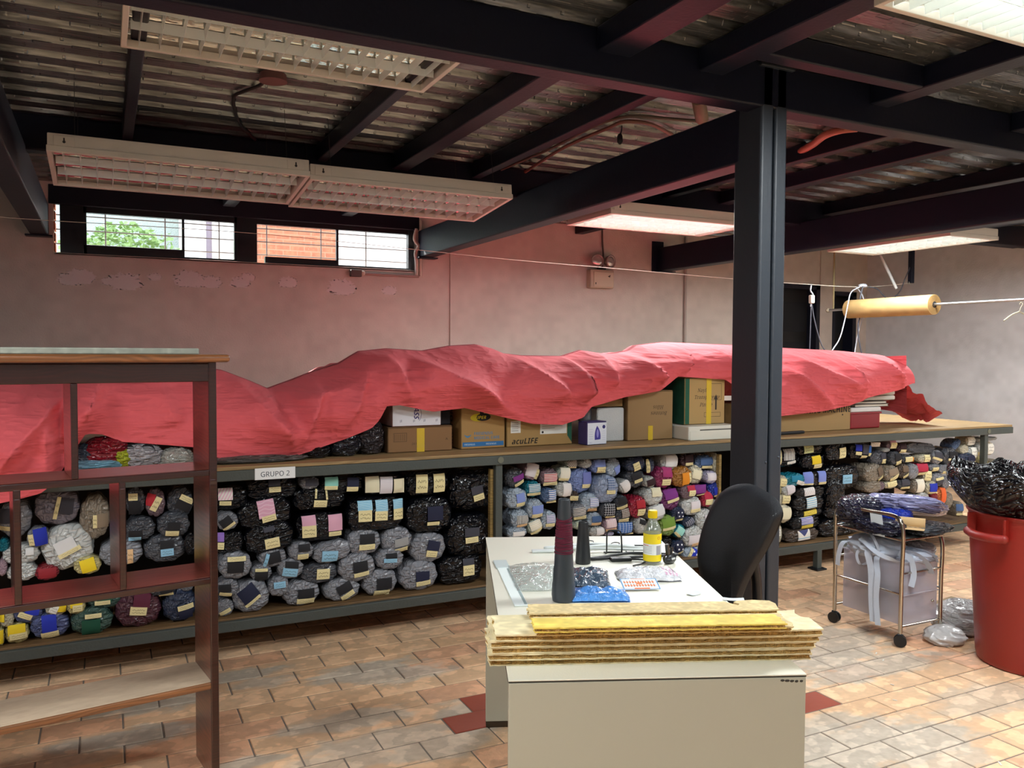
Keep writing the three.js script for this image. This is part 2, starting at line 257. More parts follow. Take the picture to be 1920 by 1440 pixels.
// window with dark steel frame, glass, grille outside
{
  const w = struct('window_1'), fm = phy('#12121d', { roughness: 0.35, clearcoat: 0.3 }), gz = WALL_Z - 0.06;
  const glass = phy('#ffffff', { transmission: 1, thickness: 0, roughness: 0.02, ior: 1.45 });
  const F = (a, b, c, d, t = 0.05) => mesh('frame', span(a, b, c, d, gz - t / 2, gz + t / 2), fm, w);
  const X = [-0.30, -0.135, 1.025, 1.19, 2.56, 2.615], Y0 = WY0, Y1 = 2.62;
  F(X[0], X[1], Y0, Y1, 0.08); F(X[2], X[3], Y0, Y1, 0.08); F(X[4], X[5], Y0, Y1, 0.07);
  F(X[1], X[2], Y1 - 0.055, Y1); F(X[3], X[4], Y1 - 0.05, Y1); F(X[1], 0.6, Y0, 0.075 + Y0); F(0.6, X[2], Y0, Y0 + 0.02); F(X[3] + 0.07, 1.9, Y0, Y0 + 0.06); F(1.9, X[4], Y0, Y0 + 0.02);
  F(X[1], X[1] + 0.02, Y0, Y1); F(X[2] - 0.02, X[2], Y0, Y1); F(0.59, 0.61, Y0 + 0.02, Y1, 0.03); F(1.885, 1.905, Y0, Y1, 0.03);
  mesh('pane', span(X[1], 0.6, Y0 + 0.02, Y1 - 0.02, gz - 0.012, gz - 0.008), glass, w); mesh('pane', span(0.6, X[2], Y0 + 0.02, Y1 - 0.02, gz + 0.004, gz + 0.008), glass, w);
  mesh('pane', span(X[3], 1.9, Y0 + 0.02, Y1 - 0.02, gz - 0.012, gz - 0.008), glass, w); mesh('pane', span(1.9, X[4], Y0 + 0.02, Y1 - 0.02, gz + 0.004, gz + 0.008), glass, w);
  const bar = std('#77706a', { roughness: 0.5 });
  for (let k = 0; k < 3; k++) mesh('grille_bar', rod([WX0, Y0 + 0.09 + k * 0.115, WALL_Z - 0.19], [WX1, Y0 + 0.09 + k * 0.115, WALL_Z - 0.19], 0.005), bar, w);
  for (const x of [0.02, 0.47, 0.9, 1.3, 1.78, 2.2]) mesh('grille_bar', rod([x, Y0, WALL_Z - 0.19], [x, Y1, WALL_Z - 0.19], 0.006), bar, w);
  mesh('sill', rbox(WX1 - WX0, 0.02, 0.2, 0.006, (WX0 + WX1) / 2, WY0 - 0.008, WALL_Z - 0.1), std('#cfb9a8', { roughness: 0.9 }), w);
}
// outside the window
{
  const white = std('#d9d5cc', { roughness: 0.9 });
  const wing = thing('neighbour_building', 'pale rendered house wall seen through the window, beside the brick wall', 'building', [0, 0, 0]);
  mesh('wall', join([span(1.0, 2.15, 0, 7, -13.2, -12.8), span(3.15, 6, 0, 7, -13.2, -12.8)]), white, wing); mesh('downpipe', rod([1.38, 0, -12.75], [1.38, 7, -12.75], 0.04), std('#6c5f66'), wing);
  const brick = dataTex(256, 256, (u, v) => { const r = Math.floor(v * 16), f = (v * 16) % 1, o = (u * 6 + (r & 1) * 0.5) % 1; const m = f < 0.14 || o < 0.06; const k = 0.9 + 0.2 * (tn[2](u, v) - 0.5); return m ? [0.66, 0.44, 0.34] : [0.68 * k, 0.40 * k, 0.28 * k]; }, true);
  const bw = thing('brick_wall', 'orange brick wall seen through the right half of the window', 'wall', [0, 0, 0]);
  mesh('wall', span(2.05, 3.2, 0, 6.5, -12.8, -12.6), std('#ffffff', { map: rep(brick, 0.8), roughness: 0.9 }), bw); mesh('coping', span(2.0, 3.25, 6.5, 6.6, -12.85, -12.55), white, bw);
  const gh = thing('garden_wall', 'grey garden wall behind the green shrub outside the window', 'wall', [0, 0, 0]);
  mesh('wall', span(-4, 1.0, 0, 4.2, -13.4, -13.1), std('#8b938c', { roughness: 0.95, bumpMap: rep(fineTex, 2), bumpScale: 0.01 }), gh); mesh('coping', span(-4, 1.0, 4.2, 4.28, -13.45, -13.05), white, gh);
  single('ground_outside', span(-8, 12, -0.3, -0.2, -20, WALL_Z - 0.25), std('#8f8a80', { roughness: 0.95 }), 'pale paved yard outside the window wall', 'yard').userData.kind = 'structure';
  const shrub = thing('green_shrub', 'leafy green shrub seen through the left half of the window', 'shrub', [0.25, -0.2, -11.6]);
  const leaves = [], rr = rng(31);
  for (let k = 0; k < 1500; k++) { const a = rr() * 6.283, e = Math.acos(2 * rr() - 1), r = 0.3 + 0.25 * Math.sqrt(rr()); const g = new THREE.PlaneGeometry(0.07, 0.045, 2, 1); const p = g.attributes.position; for (let i = 0; i < p.count; i++) p.setZ(i, -Math.abs(p.getX(i)) * 0.3); g.rotateX(rr() * 6); g.rotateY(rr() * 6); leaves.push(g.translate(Math.cos(a) * Math.sin(e) * r * (k % 3 ? 1 : 1.5), 2.75 + Math.cos(e) * r, Math.sin(a) * Math.sin(e) * r)); }
  const lf = join(leaves); lf.computeVertexNormals(); mesh('foliage', lf, phy('#7d9a58', { roughness: 0.7, side: THREE.DoubleSide, transmission: 0.35, thickness: 0 }), shrub).userData.kind = 'stuff';
  mesh('trunk', tube([[0, 0, 0], [0.03, 1.2, 0], [-0.02, 2.6, 0]], 0.04, 12), std('#5a4736'), shrub);
}
// ---------------------------------------------------------------- louvred ceiling lights
const trimWhite = phy('#cfc9bd', { roughness: 0.4, clearcoat: 0.3 }), mirror = std('#e8f0ee', { metalness: 0.35, roughness: 0.28 }), mirrorSoft = std('#d8dad6', { metalness: 1, roughness: 0.1, bumpMap: rep(crinkleTex, 0.5), bumpScale: 0.003, side: THREE.DoubleSide });
const FL = 1.24, FW = 0.6, FH = 0.085;
const bladeGeo = (() => { const s = new THREE.Shape(); s.moveTo(-0.0045, 0.036); s.quadraticCurveTo(-0.0015, 0.02, -0.0008, 0.004); s.lineTo(0.0008, 0.004); s.quadraticCurveTo(0.0015, 0.02, 0.0045, 0.036); s.closePath(); return new THREE.ExtrudeGeometry(s, { depth: 0.178, bevelEnabled: false, curveSegments: 4 }).translate(0, 0, -0.089); })();
const longBlade = (() => { const s = new THREE.Shape(); s.moveTo(-0.006, 0.04); s.quadraticCurveTo(-0.002, 0.02, -0.001, 0.002); s.lineTo(0.001, 0.002); s.quadraticCurveTo(0.002, 0.02, 0.006, 0.04); s.closePath(); return new THREE.ExtrudeGeometry(s, { depth: FL - 0.06, bevelEnabled: false, curveSegments: 4 }).rotateY(Math.PI / 2).translate(-(FL - 0.06) / 2, 0, 0); })();
const trough = grid(2, 10, (u, v) => { const a = (v - 0.5) * Math.PI * 0.92; return [lerp(-(FL / 2 - 0.02), FL / 2 - 0.02, u), 0.040 + 0.036 * Math.cos(a), 0.091 * Math.sin(a) / Math.sin(Math.PI * 0.46), u * 3, v]; });
const housing = join([rbox(FL, 0.03, 0.022, 0.003, 0, 0.012, FW / 2 - 0.011), rbox(FL, 0.03, 0.022, 0.003, 0, 0.012, -FW / 2 + 0.011), rbox(0.022, 0.03, FW - 0.044, 0.003, FL / 2 - 0.011, 0.012, 0), rbox(0.022, 0.03, FW - 0.044, 0.003, -FL / 2 + 0.011, 0.012, 0),
  box(FL - 0.012, FH - 0.02, 0.004, 0, 0.02 + (FH - 0.02) / 2, FW / 2 - 0.006), box(FL - 0.012, FH - 0.02, 0.004, 0, 0.02 + (FH - 0.02) / 2, -FW / 2 + 0.006), box(0.004, FH - 0.02, FW - 0.02, FL / 2 - 0.006, 0.02 + (FH - 0.02) / 2, 0), box(0.004, FH - 0.02, FW - 0.02, -FL / 2 + 0.006, 0.02 + (FH - 0.02) / 2, 0), box(FL - 0.012, 0.004, FW - 0.02, 0, FH + 0.001, 0)]);
const slotMat = std('#2a2825');
function fixture(label, [x, y, z], { lit = false, turn = 0, tilt = 0, detail = true } = {}) {
  const o = thing('ceiling_light', label, 'ceiling light', [x, y, z], turn, 'louvred ceiling lights'); o.rotation.order = 'YXZ'; o.rotation.x = tilt;
  mesh('housing', housing, trimWhite, o);
  for (const s of [-1, 1]) for (const e of [-1, 1]) { const p = mesh('mounting_plate', rbox(0.09, 0.05, 0.005, 0.002, e * (FL / 2 - 0.075), 0.052, s * (FW / 2 - 0.003)), trimWhite, o); mesh('keyhole', join([new THREE.CylinderGeometry(0.007, 0.007, 0.007, 12).rotateX(Math.PI / 2).translate(e * (FL / 2 - 0.075), 0.047, s * (FW / 2 - 0.003)), box(0.007, 0.016, 0.007, e * (FL / 2 - 0.075), 0.058, s * (FW / 2 - 0.003))]), slotMat, p); }
  for (let k = -1; k <= 1; k++) { const t = mesh('reflector', trough, mirrorSoft, o); t.position.z = k * 0.186; }
  for (const k of [-0.5, 0.5]) { const t = mesh('long_blade', longBlade, mirror, o); t.position.z = k * 0.186; }
  if (detail) for (let k = -1; k <= 1; k++) for (let i = 0; i < 16; i++) { const t = mesh('cross_blade', bladeGeo, mirror, o); t.position.set(-0.555 + i * 0.074, 0, k * 0.186); }
  for (const e of [-1, 1]) for (const s of [-1, 1]) { const h = (DECK - y - FH) - s * 0.28 * Math.sin(-tilt); mesh('hanger_wire', rod([e * 0.5, FH, s * 0.28], [e * 0.5, FH + h, s * 0.28 + Math.tan(-tilt) * -h], 0.0016, 5), slotMat, o); }
  if (lit) {
    const glow = std('#ffffff', { emissive: new THREE.Color().setRGB(0.93, 1, 0.97), emissiveIntensity: 8 });
    for (let k = -1; k <= 1; k++) mesh('light_tube', new THREE.CylinderGeometry(0.012, 0.012, FL - 0.09, 12).rotateZ(Math.PI / 2).translate(0, 0.06, k * 0.186), glow, o);
    const l = new THREE.RectAreaLight(new THREE.Color().setRGB(0.93, 0.98, 1.0), LAMP_POWER, FL - 0.1, FW - 0.08); l.position.set(0, -0.004, 0); l.rotation.x = -Math.PI / 2; l.name = 'lamp_glow'; o.add(l);
  } else for (let k = -1; k <= 1; k++) mesh('light_tube', new THREE.CylinderGeometry(0.012, 0.012, FL - 0.09, 10).rotateZ(Math.PI / 2).translate(0, 0.062, k * 0.186), phy('#d8d8d2', { roughness: 0.25 }), o);
  return o;
}
fixture('unlit louvred ceiling light nearest the camera, cut by the big cross beam', [0.69, 2.65, -3.28]);
fixture('unlit louvred light on the left of the pair below the window beam', [0.385, 2.39, -4.80], { tilt: R(-5.6) });
fixture('louvred light on the right of the pair below the window beam', [1.64, 2.39, -4.88], { tilt: R(-5.6) });
fixture('lit louvred light between the main beam and the black column', [3.70, 2.42, -5.05], { lit: true });
fixture('lit louvred light low behind the farthest main beam, above the kraft paper roll', [6.30, 2.42, -4.98], { lit: true, turn: Math.PI / 2 });
fixture('brightly lit louvred light in the top right corner of the picture', [2.86, 2.6, -1.62], { lit: true });
fixture('lit ceiling light behind the camera, left side of the workshop', [-0.5, 2.6, -0.75], { lit: true, detail: false });
fixture('lit ceiling light behind the camera, right side of the workshop', [2.4, 2.6, 1.2], { lit: true, detail: false });
fixture('lit ceiling light over the left of the workshop, out of the picture', [-2.0, 2.6, -2.0], { lit: true, detail: false });
fixture('lit ceiling light close to the right wall, beside the red bin, out of the picture', [6.7, 2.6, -2.3], { lit: true, detail: false });
fixture('lit ceiling light near the right wall, out of the picture', [5.6, 2.6, -0.6], { lit: true, detail: false });
// ---------------------------------------------------------------- long cutting table
const steelGrey = std('#4d5350', { roughness: 0.55, metalness: 0.25, bumpMap: rep(fineTex, 3), bumpScale: 0.0012 });
const ply = std('#8a6a45', { map: rep(woodTex, 0.5, 1.4), roughness: 0.6 }), plyPale = std('#b99a6a', { map: rep(woodTex, 0.5, 1.4), roughness: 0.6 });
const TF = -4.1, TB = -6.1, TX0 = -3.2, TX1 = 6.44, TOP = 0.927;
{
  const t = thing('cutting_table', 'long grey steel cutting table with plywood top and lower shelf of rolls', 'table', [0, 0, 0]);
  mesh('table_top', rbox(TX1 - TX0, 0.018, TF - TB, 0.004, (TX0 + TX1) / 2, 0.916, (TF + TB) / 2), plyPale, t);
  mesh('front_rail', rbox(TX1 - TX0, 0.05, 0.04, 0.004, (TX0 + TX1) / 2, 0.882, TF - 0.012), steelGrey, t);
  mesh('back_rail', rbox(TX1 - TX0, 0.05, 0.04, 0.004, (TX0 + TX1) / 2, 0.882, TB + 0.02), steelGrey, t);
  for (const x of [TX0 + 0.02, TX1 - 0.022]) mesh('end_rail', rbox(0.04, 0.05, TF - TB - 0.08, 0.004, x, 0.882, (TF + TB) / 2), steelGrey, t);
  mesh('lower_rail', rbox(9.3, 0.05, 0.04, 0.004, 1.5, 0.158, TF - 0.012), steelGrey, t);
  mesh('lower_rail', rbox(9.3, 0.05, 0.04, 0.004, 1.5, 0.158, TB + 0.02), steelGrey, t);
  mesh('lower_shelf', rbox(9.3, 0.018, TF - TB - 0.03, 0.003, 1.5, 0.184, (TF + TB) / 2), ply, t);
  for (const x of [-2.4, -0.52, 1.95, 3.78, 6.14]) for (const z of [TF - 0.03, TB + 0.03]) {
    const l = mesh('leg', rbox(0.042, 0.87, 0.042, 0.004, x, 0.435, z), steelGrey, t);
    mesh('weld_cap', new THREE.CylinderGeometry(0.018, 0.018, 0.003, 16).rotateX(Math.PI / 2).translate(x, 0.884, z + 0.0405), std('#6d6f60', { roughness: 0.7 }), l);
  }
  mesh('foot_leg', rbox(0.042, 0.135, 0.042, 0.004, 4.37, 0.068, TF - 0.012), steelGrey, t); mesh('foot_pad', rbox(0.09, 0.012, 0.09, 0.003, 4.37, 0.006, TF - 0.012), dark, t);
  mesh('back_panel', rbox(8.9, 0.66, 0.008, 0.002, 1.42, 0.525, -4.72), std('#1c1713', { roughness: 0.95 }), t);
  for (const x of [1.918, 3.53]) mesh('edge_batten', rbox(0.02, 0.63, 0.03, 0.003, x, 0.515, TF - 0.05), std('#a58a4f', { map: rep(woodTex, 1, 3), roughness: 0.7 }), t);
  const sign = mesh('paper_sign', rbox(0.192, 0.056, 0.002, 0.0008, 0, 0, 0), std('#e9ebec', { roughness: 0.7 }), t); sign.position.set(0.737, 0.884, TF + 0.0095);
  mesh('lettering', new THREE.PlaneGeometry(0.19, 0.054).translate(0, 0, 0.0016), std('#ffffff', { roughness: 0.7, map: canvasTex(512, 146, (g, w, h) => { g.fillStyle = '#e9ebec'; g.fillRect(0, 0, w, h); g.fillStyle = '#27313d'; g.font = '92px sans-serif'; g.textAlign = 'center'; g.textBaseline = 'middle'; g.fillText('GRUPO 2', w / 2, h / 2 + 6); }) }), sign);
}
const ROLL_COLOURS = {"grey": "#8b8d94", "dgrey": "#4a4d54", "black": "#0b0c11", "white": "#c9cbc8", "taupe": "#8d8273", "cream": "#cfc7ae", "violet": "#7f7a86", "mauve": "#7d6870", "navy": "#2f3a52", "yellowish": "#c9bd85", "green": "#3f5a52", "burg": "#53303c", "blueviolet": "#5c6590", "royal": "#2b3f9a", "teal": "#1f7f92", "maroon": "#3a2029", "paleblue": "#aebccb", "peri": "#7c8fc4", "pink": "#b99aa6", "purple": "#6d2f63", "magenta": "#8e2f58", "crimson": "#a5283f", "amber": "#a06a2c", "olive": "#7f9a4c", "denim": "#536a8e", "brown": "#4d4038", "orange": "#c06a3a", "palegreen": "#b7c3b5", "red": "#8e2430", "lilac": "#b9b4d0", "mottle": "#8e9bb5"};
const SWATCH_COLOURS = {"black": "#15151b", "dgrey": "#3b3b45", "navy": "#141a38", "taupe": "#8b7a66", "red": "#b3202e", "royal": "#1c2fae", "yellow": "#e8c81a", "burg": "#5a1530", "green": "#0f4f3a", "white": "#dcdcdc", "grey": "#9a9b9b", "pink": "#d9a3b8", "mint": "#8fd0c2", "cream": "#e4dcbc", "purple": "#7a2a80", "lav": "#7f90d8", "peri": "#7f92d0", "pale": "#d9d2d6", "teal": "#1580a0", "blue": "#2a62b0", "violet": "#6f78b8", "brown": "#6b5947", "orange": "#e08a18", "lblue": "#8fc3dc", "olive": "#6f9030", "crimson": "#b32040", "magenta": "#a02a66", "maroon": "#2d1018", "denim": "#44608c", "dred": "#8a1622", "wpink": "#e9bcd0", "ppl": "#8a68b8", "orangered": "#e0622a"};
const TAG_COLOURS = {"c": "#e6d9a4", "b": "#8fc0dc", "w": "#e8e6dc", "y": "#e6cf52", "p": "#e0b98a", "g": "#d6dca0"};
// fabric rolls: x, y, half width, half height, colour, squareness, turn, label, patches
const ROLLS = [
[-0.361,0.735,0.062,0.08,"grey",2.0,0,"grey roll with grey swatch, top row, first from left, behind the wooden shelf unit",[["s","dgrey",-0.033,0.017,0.055,0.064,0,""],["t","c",-0.031,-0.038,0.055,0.018,-8,""]]],
[-0.199,0.779,0.089,0.085,"violet",2.0,0,"large grey-violet roll with grey swatch, top row, second from left, behind the wooden shelf unit",[["s","dgrey",0.04,0.003,0.053,0.069,-8,""],["t","c",0.001,-0.002,0.016,0.101,-12,""]]],
[-0.049,0.719,0.06,0.1,"taupe",2.0,0,"taupe roll with taupe swatch, second row, fourth from left, behind the wooden shelf unit",[["s","taupe",0.031,-0.017,0.049,0.063,0,""],["t","c",0.001,-0.019,0.017,0.059,0,""]]],
[0.122,0.779,0.041,0.065,"dgrey",2.0,0,"dark grey roll with black swatch, top row, third from left, behind the wooden shelf unit",[["s","black",-0.005,-0.03,0.051,0.06,0,""],["t","c",-0.012,0.021,0.039,0.032,0,""]]],
[0.205,0.765,0.042,0.065,"mauve",2.0,0,"mauve roll with red swatch, top row, fourth from left, behind the wooden shelf unit",[["s","red",-0.022,0.017,0.036,0.057,-15,""],["t","c",0.002,-0.004,0.029,0.068,-28,""]]],
[0.313,0.757,0.057,0.072,"dgrey",2.0,0,"dark grey roll with black swatch, top row, fifth from left, behind the wooden shelf unit",[["s","black",0.014,-0.016,0.071,0.04,-28,""],["t","c",0.029,0.016,0.065,0.026,-30,""]]],
[0.141,0.653,0.061,0.053,"dgrey",2.0,0,"dark grey roll with black swatch, second row, fifth from left, behind the wooden shelf unit",[["s","black",-0.023,-0.021,0.058,0.033,0,""],["t","b",-0.026,-0.044,0.053,0.018,0,""]]],
[0.281,0.66,0.071,0.059,"dgrey",2.0,0,"dark grey roll with black swatch, second row, sixth from left, behind the wooden shelf unit",[["s","black",-0.0,-0.006,0.055,0.043,-5,""],["t","c",-0.007,-0.038,0.058,0.025,-5,""]]],
[-0.274,0.653,0.04,0.044,"grey",2.0,0,"grey roll with royal swatch, second row, second from left, behind the wooden shelf unit",[["s","royal",0.012,0.002,0.052,0.075,8,""],["t","c",-0.024,-0.01,0.021,0.05,8,""]]],
[-0.161,0.593,0.099,0.099,"white",2.4,-14,"white roll with white swatch, second row, third from left, behind the wooden shelf unit",[["s","white",-0.006,0.012,0.083,0.058,24,""],["t","c",0.011,-0.017,0.096,0.02,26,""]]],
[-0.339,0.581,0.07,0.041,"white",2.0,0,"white roll with white swatch, third row, second from left, behind the wooden shelf unit",[["s","white",0.034,0.012,0.031,0.029,0,""]]],
[0.058,0.545,0.088,0.062,"grey",2.0,0,"grey roll with paper tag, third row, sixth from left, behind the wooden shelf unit",[["t","p",0.037,-0.017,0.024,0.067,0,""]]],
[0.246,0.552,0.09,0.069,"dgrey",2.0,0,"dark grey roll with black swatch, third row, seventh from left, behind the wooden shelf unit",[["s","black",0.005,0.019,0.059,0.038,0,""],["t","b",0.006,-0.018,0.056,0.034,3,""]]],
[-0.081,0.508,0.054,0.039,"yellowish",2.0,0,"pale yellow roll with yellow swatch, third row, fifth from left, behind the wooden shelf unit",[["s","yellow",0.003,0.002,0.06,0.059,14,""]]],
[-0.241,0.491,0.046,0.033,"red",2.0,0,"dark red roll with red swatch, third row, fourth from left, behind the wooden shelf unit",[["s","dred",0.003,-0.0,0.069,0.043,0,""]]],
[-0.337,0.504,0.056,0.039,"white",2.0,0,"white roll in clear film, third row, third from left, behind the wooden shelf unit",[]],
[-0.405,0.625,0.019,0.029,"teal",2.0,0,"teal roll, second row, first from left, behind the wooden shelf unit",[]],
[-0.409,0.533,0.017,0.035,"pink",2.0,0,"pale pink roll, third row, first from left, behind the wooden shelf unit",[]],
[0.353,0.564,0.027,0.053,"black",2.0,0,"black plastic bundle, third row, eighth from left, behind the wooden shelf unit",[]],
[-0.396,0.305,0.026,0.038,"cream",2.0,0,"cream roll with yellow swatch, bottom row, second from left, behind the wooden shelf unit",[["s","yellow",-0.017,0.012,0.018,0.043,0,""]]],
[-0.318,0.315,0.054,0.041,"blueviolet",2.0,0,"blue-violet roll with royal swatch, bottom row, fourth from left, behind the wooden shelf unit",[["s","royal",0.019,0.015,0.055,0.043,-12,""],["t","c",-0.009,-0.007,0.055,0.024,-26,""]]],
[-0.206,0.325,0.044,0.034,"cream",2.0,0,"cream roll with yellow swatch, fourth row, first from left, behind the wooden shelf unit",[["s","yellow",0.017,0.005,0.044,0.044,-10,""],["t","w",-0.01,-0.002,0.032,0.036,-25,""]]],
[-0.128,0.324,0.036,0.033,"yellowish",2.0,0,"pale yellow roll with yellow swatch, fourth row, second from left, behind the wooden shelf unit",[["s","yellow",0.001,0.012,0.048,0.025,0,""],["t","c",0.006,-0.003,0.039,0.029,0,""]]],
[-0.014,0.336,0.064,0.039,"green",2.0,0,"dark green roll with green swatch, fourth row, third from left, behind the wooden shelf unit",[["s","green",0.0,0.007,0.06,0.03,0,""],["t","c",-0.008,-0.008,0.064,0.019,0,""]]],
[-0.065,0.246,0.083,0.064,"green",2.0,0,"dark green roll with green swatch, bottom row, sixth from left, behind the wooden shelf unit",[["s","green",-0.004,-0.024,0.075,0.071,0,""],["t","c",0.005,0.028,0.067,0.018,0,""]]],
[0.126,0.276,0.097,0.085,"burg",2.0,0,"burgundy roll with burgundy swatch, bottom row, seventh from left, behind the wooden shelf unit",[["s","burg",0.016,0.044,0.072,0.065,-8,""],["t","c",-0.0,-0.002,0.071,0.038,-9,""]]],
[0.231,0.354,0.054,0.026,"dgrey",2.0,0,"dark grey roll with black swatch, fourth row, fourth from left, behind the wooden shelf unit",[["s","black",0.018,0.002,0.049,0.028,0,""],["t","c",0.015,-0.021,0.063,0.012,6,""]]],
[0.305,0.267,0.073,0.082,"navy",2.0,0,"navy roll with navy swatch, bottom row, eighth from left, behind the wooden shelf unit",[["s","navy",0.026,-0.042,0.061,0.046,6,""],["t","c",0.025,-0.006,0.071,0.023,10,""]]],
[-0.359,0.236,0.046,0.042,"yellowish",2.0,0,"pale yellow roll with yellow swatch, bottom row, third from left, behind the wooden shelf unit",[["s","yellow",0.0,0.019,0.067,0.043,3,""],["t","c",0.007,-0.008,0.067,0.027,3,""]]],
[-0.232,0.241,0.076,0.063,"blueviolet",2.0,0,"blue-violet roll with royal swatch, bottom row, fifth from left, behind the wooden shelf unit",[["s","royal",-0.003,0.013,0.058,0.076,3,""],["t","c",0.0,-0.036,0.07,0.028,6,""]]],
[-0.418,0.232,0.013,0.038,"yellowish",2.0,0,"pale yellow roll with yellow swatch, bottom row, first from left, behind the wooden shelf unit",[["s","yellow",0.001,0.003,0.018,0.057,0,""]]],
[0.338,0.356,0.028,0.021,"grey",2.0,0,"grey roll in clear film, fourth row, fifth from left, behind the wooden shelf unit",[]],
[0.549,0.758,0.075,0.055,"black",3.0,0,"black plastic bundle with striped pink swatch, top row, first from left, in the left bay",[["s","wpink",-0.032,0.027,0.066,0.059,0,"str45"],["t","c",-0.033,-0.018,0.054,0.02,-3,""]]],
[0.74,0.793,0.12,0.051,"black",3.0,0,"black plastic bundle with grey swatch, top row, second from left, in the left bay",[["s","dgrey",0.008,0.034,0.057,0.038,0,""],["t","c",0.01,-0.002,0.057,0.026,0,""]]],
[0.922,0.812,0.047,0.031,"grey",2.4,0,"grey roll with grey swatch, top row, third from left, in the left bay",[["s","dgrey",0.008,0.003,0.062,0.034,0,""]]],
[1.087,0.792,0.108,0.045,"black",3.0,0,"black plastic bundle with mint swatch, top row, fifth from left, in the left bay",[["s","mint",-0.057,0.023,0.066,0.048,-2,""],["t","c",-0.06,-0.009,0.064,0.019,-2,""],["s","navy",0.054,0.012,0.061,0.048,-3,""],["t","c",0.05,-0.023,0.061,0.024,-4,""]]],
[1.315,0.776,0.108,0.05,"black",3.0,0,"black plastic bundle with cream swatch, top row, sixth from left, in the left bay",[["s","cream",-0.069,0.008,0.071,0.085,0,""],["s","pale",0.004,-0.0,0.067,0.088,-2,""],["s","cream",0.077,-0.008,0.064,0.075,0,""]]],
[1.557,0.77,0.122,0.069,"black",3.0,0,"black plastic bundle with paper tag, top row, seventh from left, in the left bay",[["t","c",-0.039,0.0,0.064,0.099,-1,""],["t","c",0.061,-0.002,0.067,0.1,1,""]]],
[1.827,0.709,0.134,0.116,"black",3.0,0,"black plastic bundle with grey swatch, second row, fifth from left, in the left bay",[["s","dgrey",0.017,0.003,0.07,0.043,10,""],["t","c",0.028,-0.037,0.064,0.034,14,""]]],
[0.702,0.677,0.128,0.075,"black",2.6,-8,"black plastic bundle with pink swatch, second row, second from left, in the left bay",[["s","pink",0.002,0.025,0.08,0.086,8,"wav"],["t","c",0.015,-0.022,0.068,0.031,12,""]]],
[0.973,0.728,0.128,0.056,"black",3.0,0,"black plastic bundle with paper tag, top row, fourth from left, in the left bay",[["t","c",0.001,-0.024,0.066,0.035,-5,""],["t","c",-0.021,0.028,0.009,0.047,-6,""],["t","c",0.032,0.021,0.009,0.051,4,""]]],
[0.978,0.583,0.121,0.071,"black",4.0,0,"black plastic bundle with pink swatch, third row, fifth from left, in the left bay",[["s","pink",-0.064,0.037,0.068,0.055,3,""],["t","c",-0.063,-0.014,0.069,0.06,2,""],["s","pink",0.07,0.02,0.074,0.082,0,""],["t","c",0.068,-0.036,0.066,0.022,0,""]]],
[1.264,0.629,0.148,0.088,"black",4.0,0,"black plastic bundle with pale swatch, second row, third from left, in the left bay",[["s","lblue",-0.065,0.051,0.075,0.051,0,"wav"],["t","c",-0.066,-0.001,0.069,0.059,0,""],["s","lblue",0.023,0.045,0.065,0.059,0,"wav"],["t","c",0.019,-0.006,0.067,0.049,-2,""],["s","lblue",0.121,0.047,0.069,0.049,0,"wav"],["t","c",0.119,-0.006,0.065,0.057,0,""]]],
[1.566,0.597,0.131,0.097,"black",2.6,0,"black plastic bundle with navy swatch, second row, fourth from left, in the left bay",[["s","navy",0.022,0.011,0.089,0.076,0,""],["t","c",0.01,-0.043,0.069,0.018,-1,""]]],
[1.807,0.461,0.134,0.12,"black",3.0,0,"black plastic bundle with grey swatch, third row, ninth from left, in the left bay",[["s","dgrey",-0.004,0.026,0.086,0.047,0,""],["t","c",-0.006,-0.017,0.075,0.031,3,""]]],
[1.754,0.275,0.127,0.081,"black",3.0,0,"black plastic bundle with grey swatch, bottom row, eighth from left, in the left bay",[["s","dgrey",0.035,0.045,0.067,0.034,0,""],["t","c",0.035,-0.002,0.067,0.057,1,""]]],
[0.723,0.556,0.119,0.073,"black",2.6,-8,"black plastic bundle with grey swatch, third row, second from left, in the left bay",[["t","c",0.008,-0.025,0.07,0.051,8,""],["s","dgrey",-0.007,0.045,0.052,0.022,12,""]]],
[0.523,0.654,0.048,0.043,"grey",2.0,0,"grey roll with black swatch, second row, first from left, in the left bay",[["s","black",-0.007,-0.003,0.057,0.047,35,""],["t","c",0.007,-0.023,0.064,0.014,35,""]]],
[0.533,0.548,0.066,0.053,"black",3.0,0,"black plastic bundle with purple swatch, third row, first from left, in the left bay",[["s","ppl",-0.041,0.03,0.031,0.042,-3,""],["t","c",-0.041,-0.012,0.029,0.033,-4,""]]],
[0.558,0.435,0.075,0.064,"grey",2.0,0,"grey roll with black swatch, fourth row, second from left, in the left bay",[["s","black",-0.002,-0.004,0.076,0.053,-3,""],["t","c",0.004,0.036,0.085,0.021,-2,""]]],
[0.738,0.454,0.064,0.047,"grey",2.0,0,"grey roll with black swatch, third row, third from left, in the left bay",[["s","black",0.004,-0.0,0.063,0.056,10,""],["t","b",-0.034,-0.012,0.016,0.07,-15,""]]],
[0.874,0.475,0.06,0.045,"grey",2.0,0,"grey roll with black swatch, third row, fourth from left, in the left bay",[["s","black",0.012,0.018,0.059,0.035,0,""],["t","c",0.006,-0.026,0.054,0.027,0,""]]],
[1.028,0.455,0.094,0.052,"grey",2.4,-8,"grey roll with paper tag, third row, sixth from left, in the left bay",[["t","b",-0.013,-0.019,0.08,0.054,-4,""]]],
[1.202,0.486,0.087,0.07,"grey",2.0,0,"grey roll with black swatch, third row, seventh from left, in the left bay",[["s","black",0.012,0.019,0.079,0.049,-1,""],["t","c",0.01,-0.024,0.084,0.028,-1,""]]],
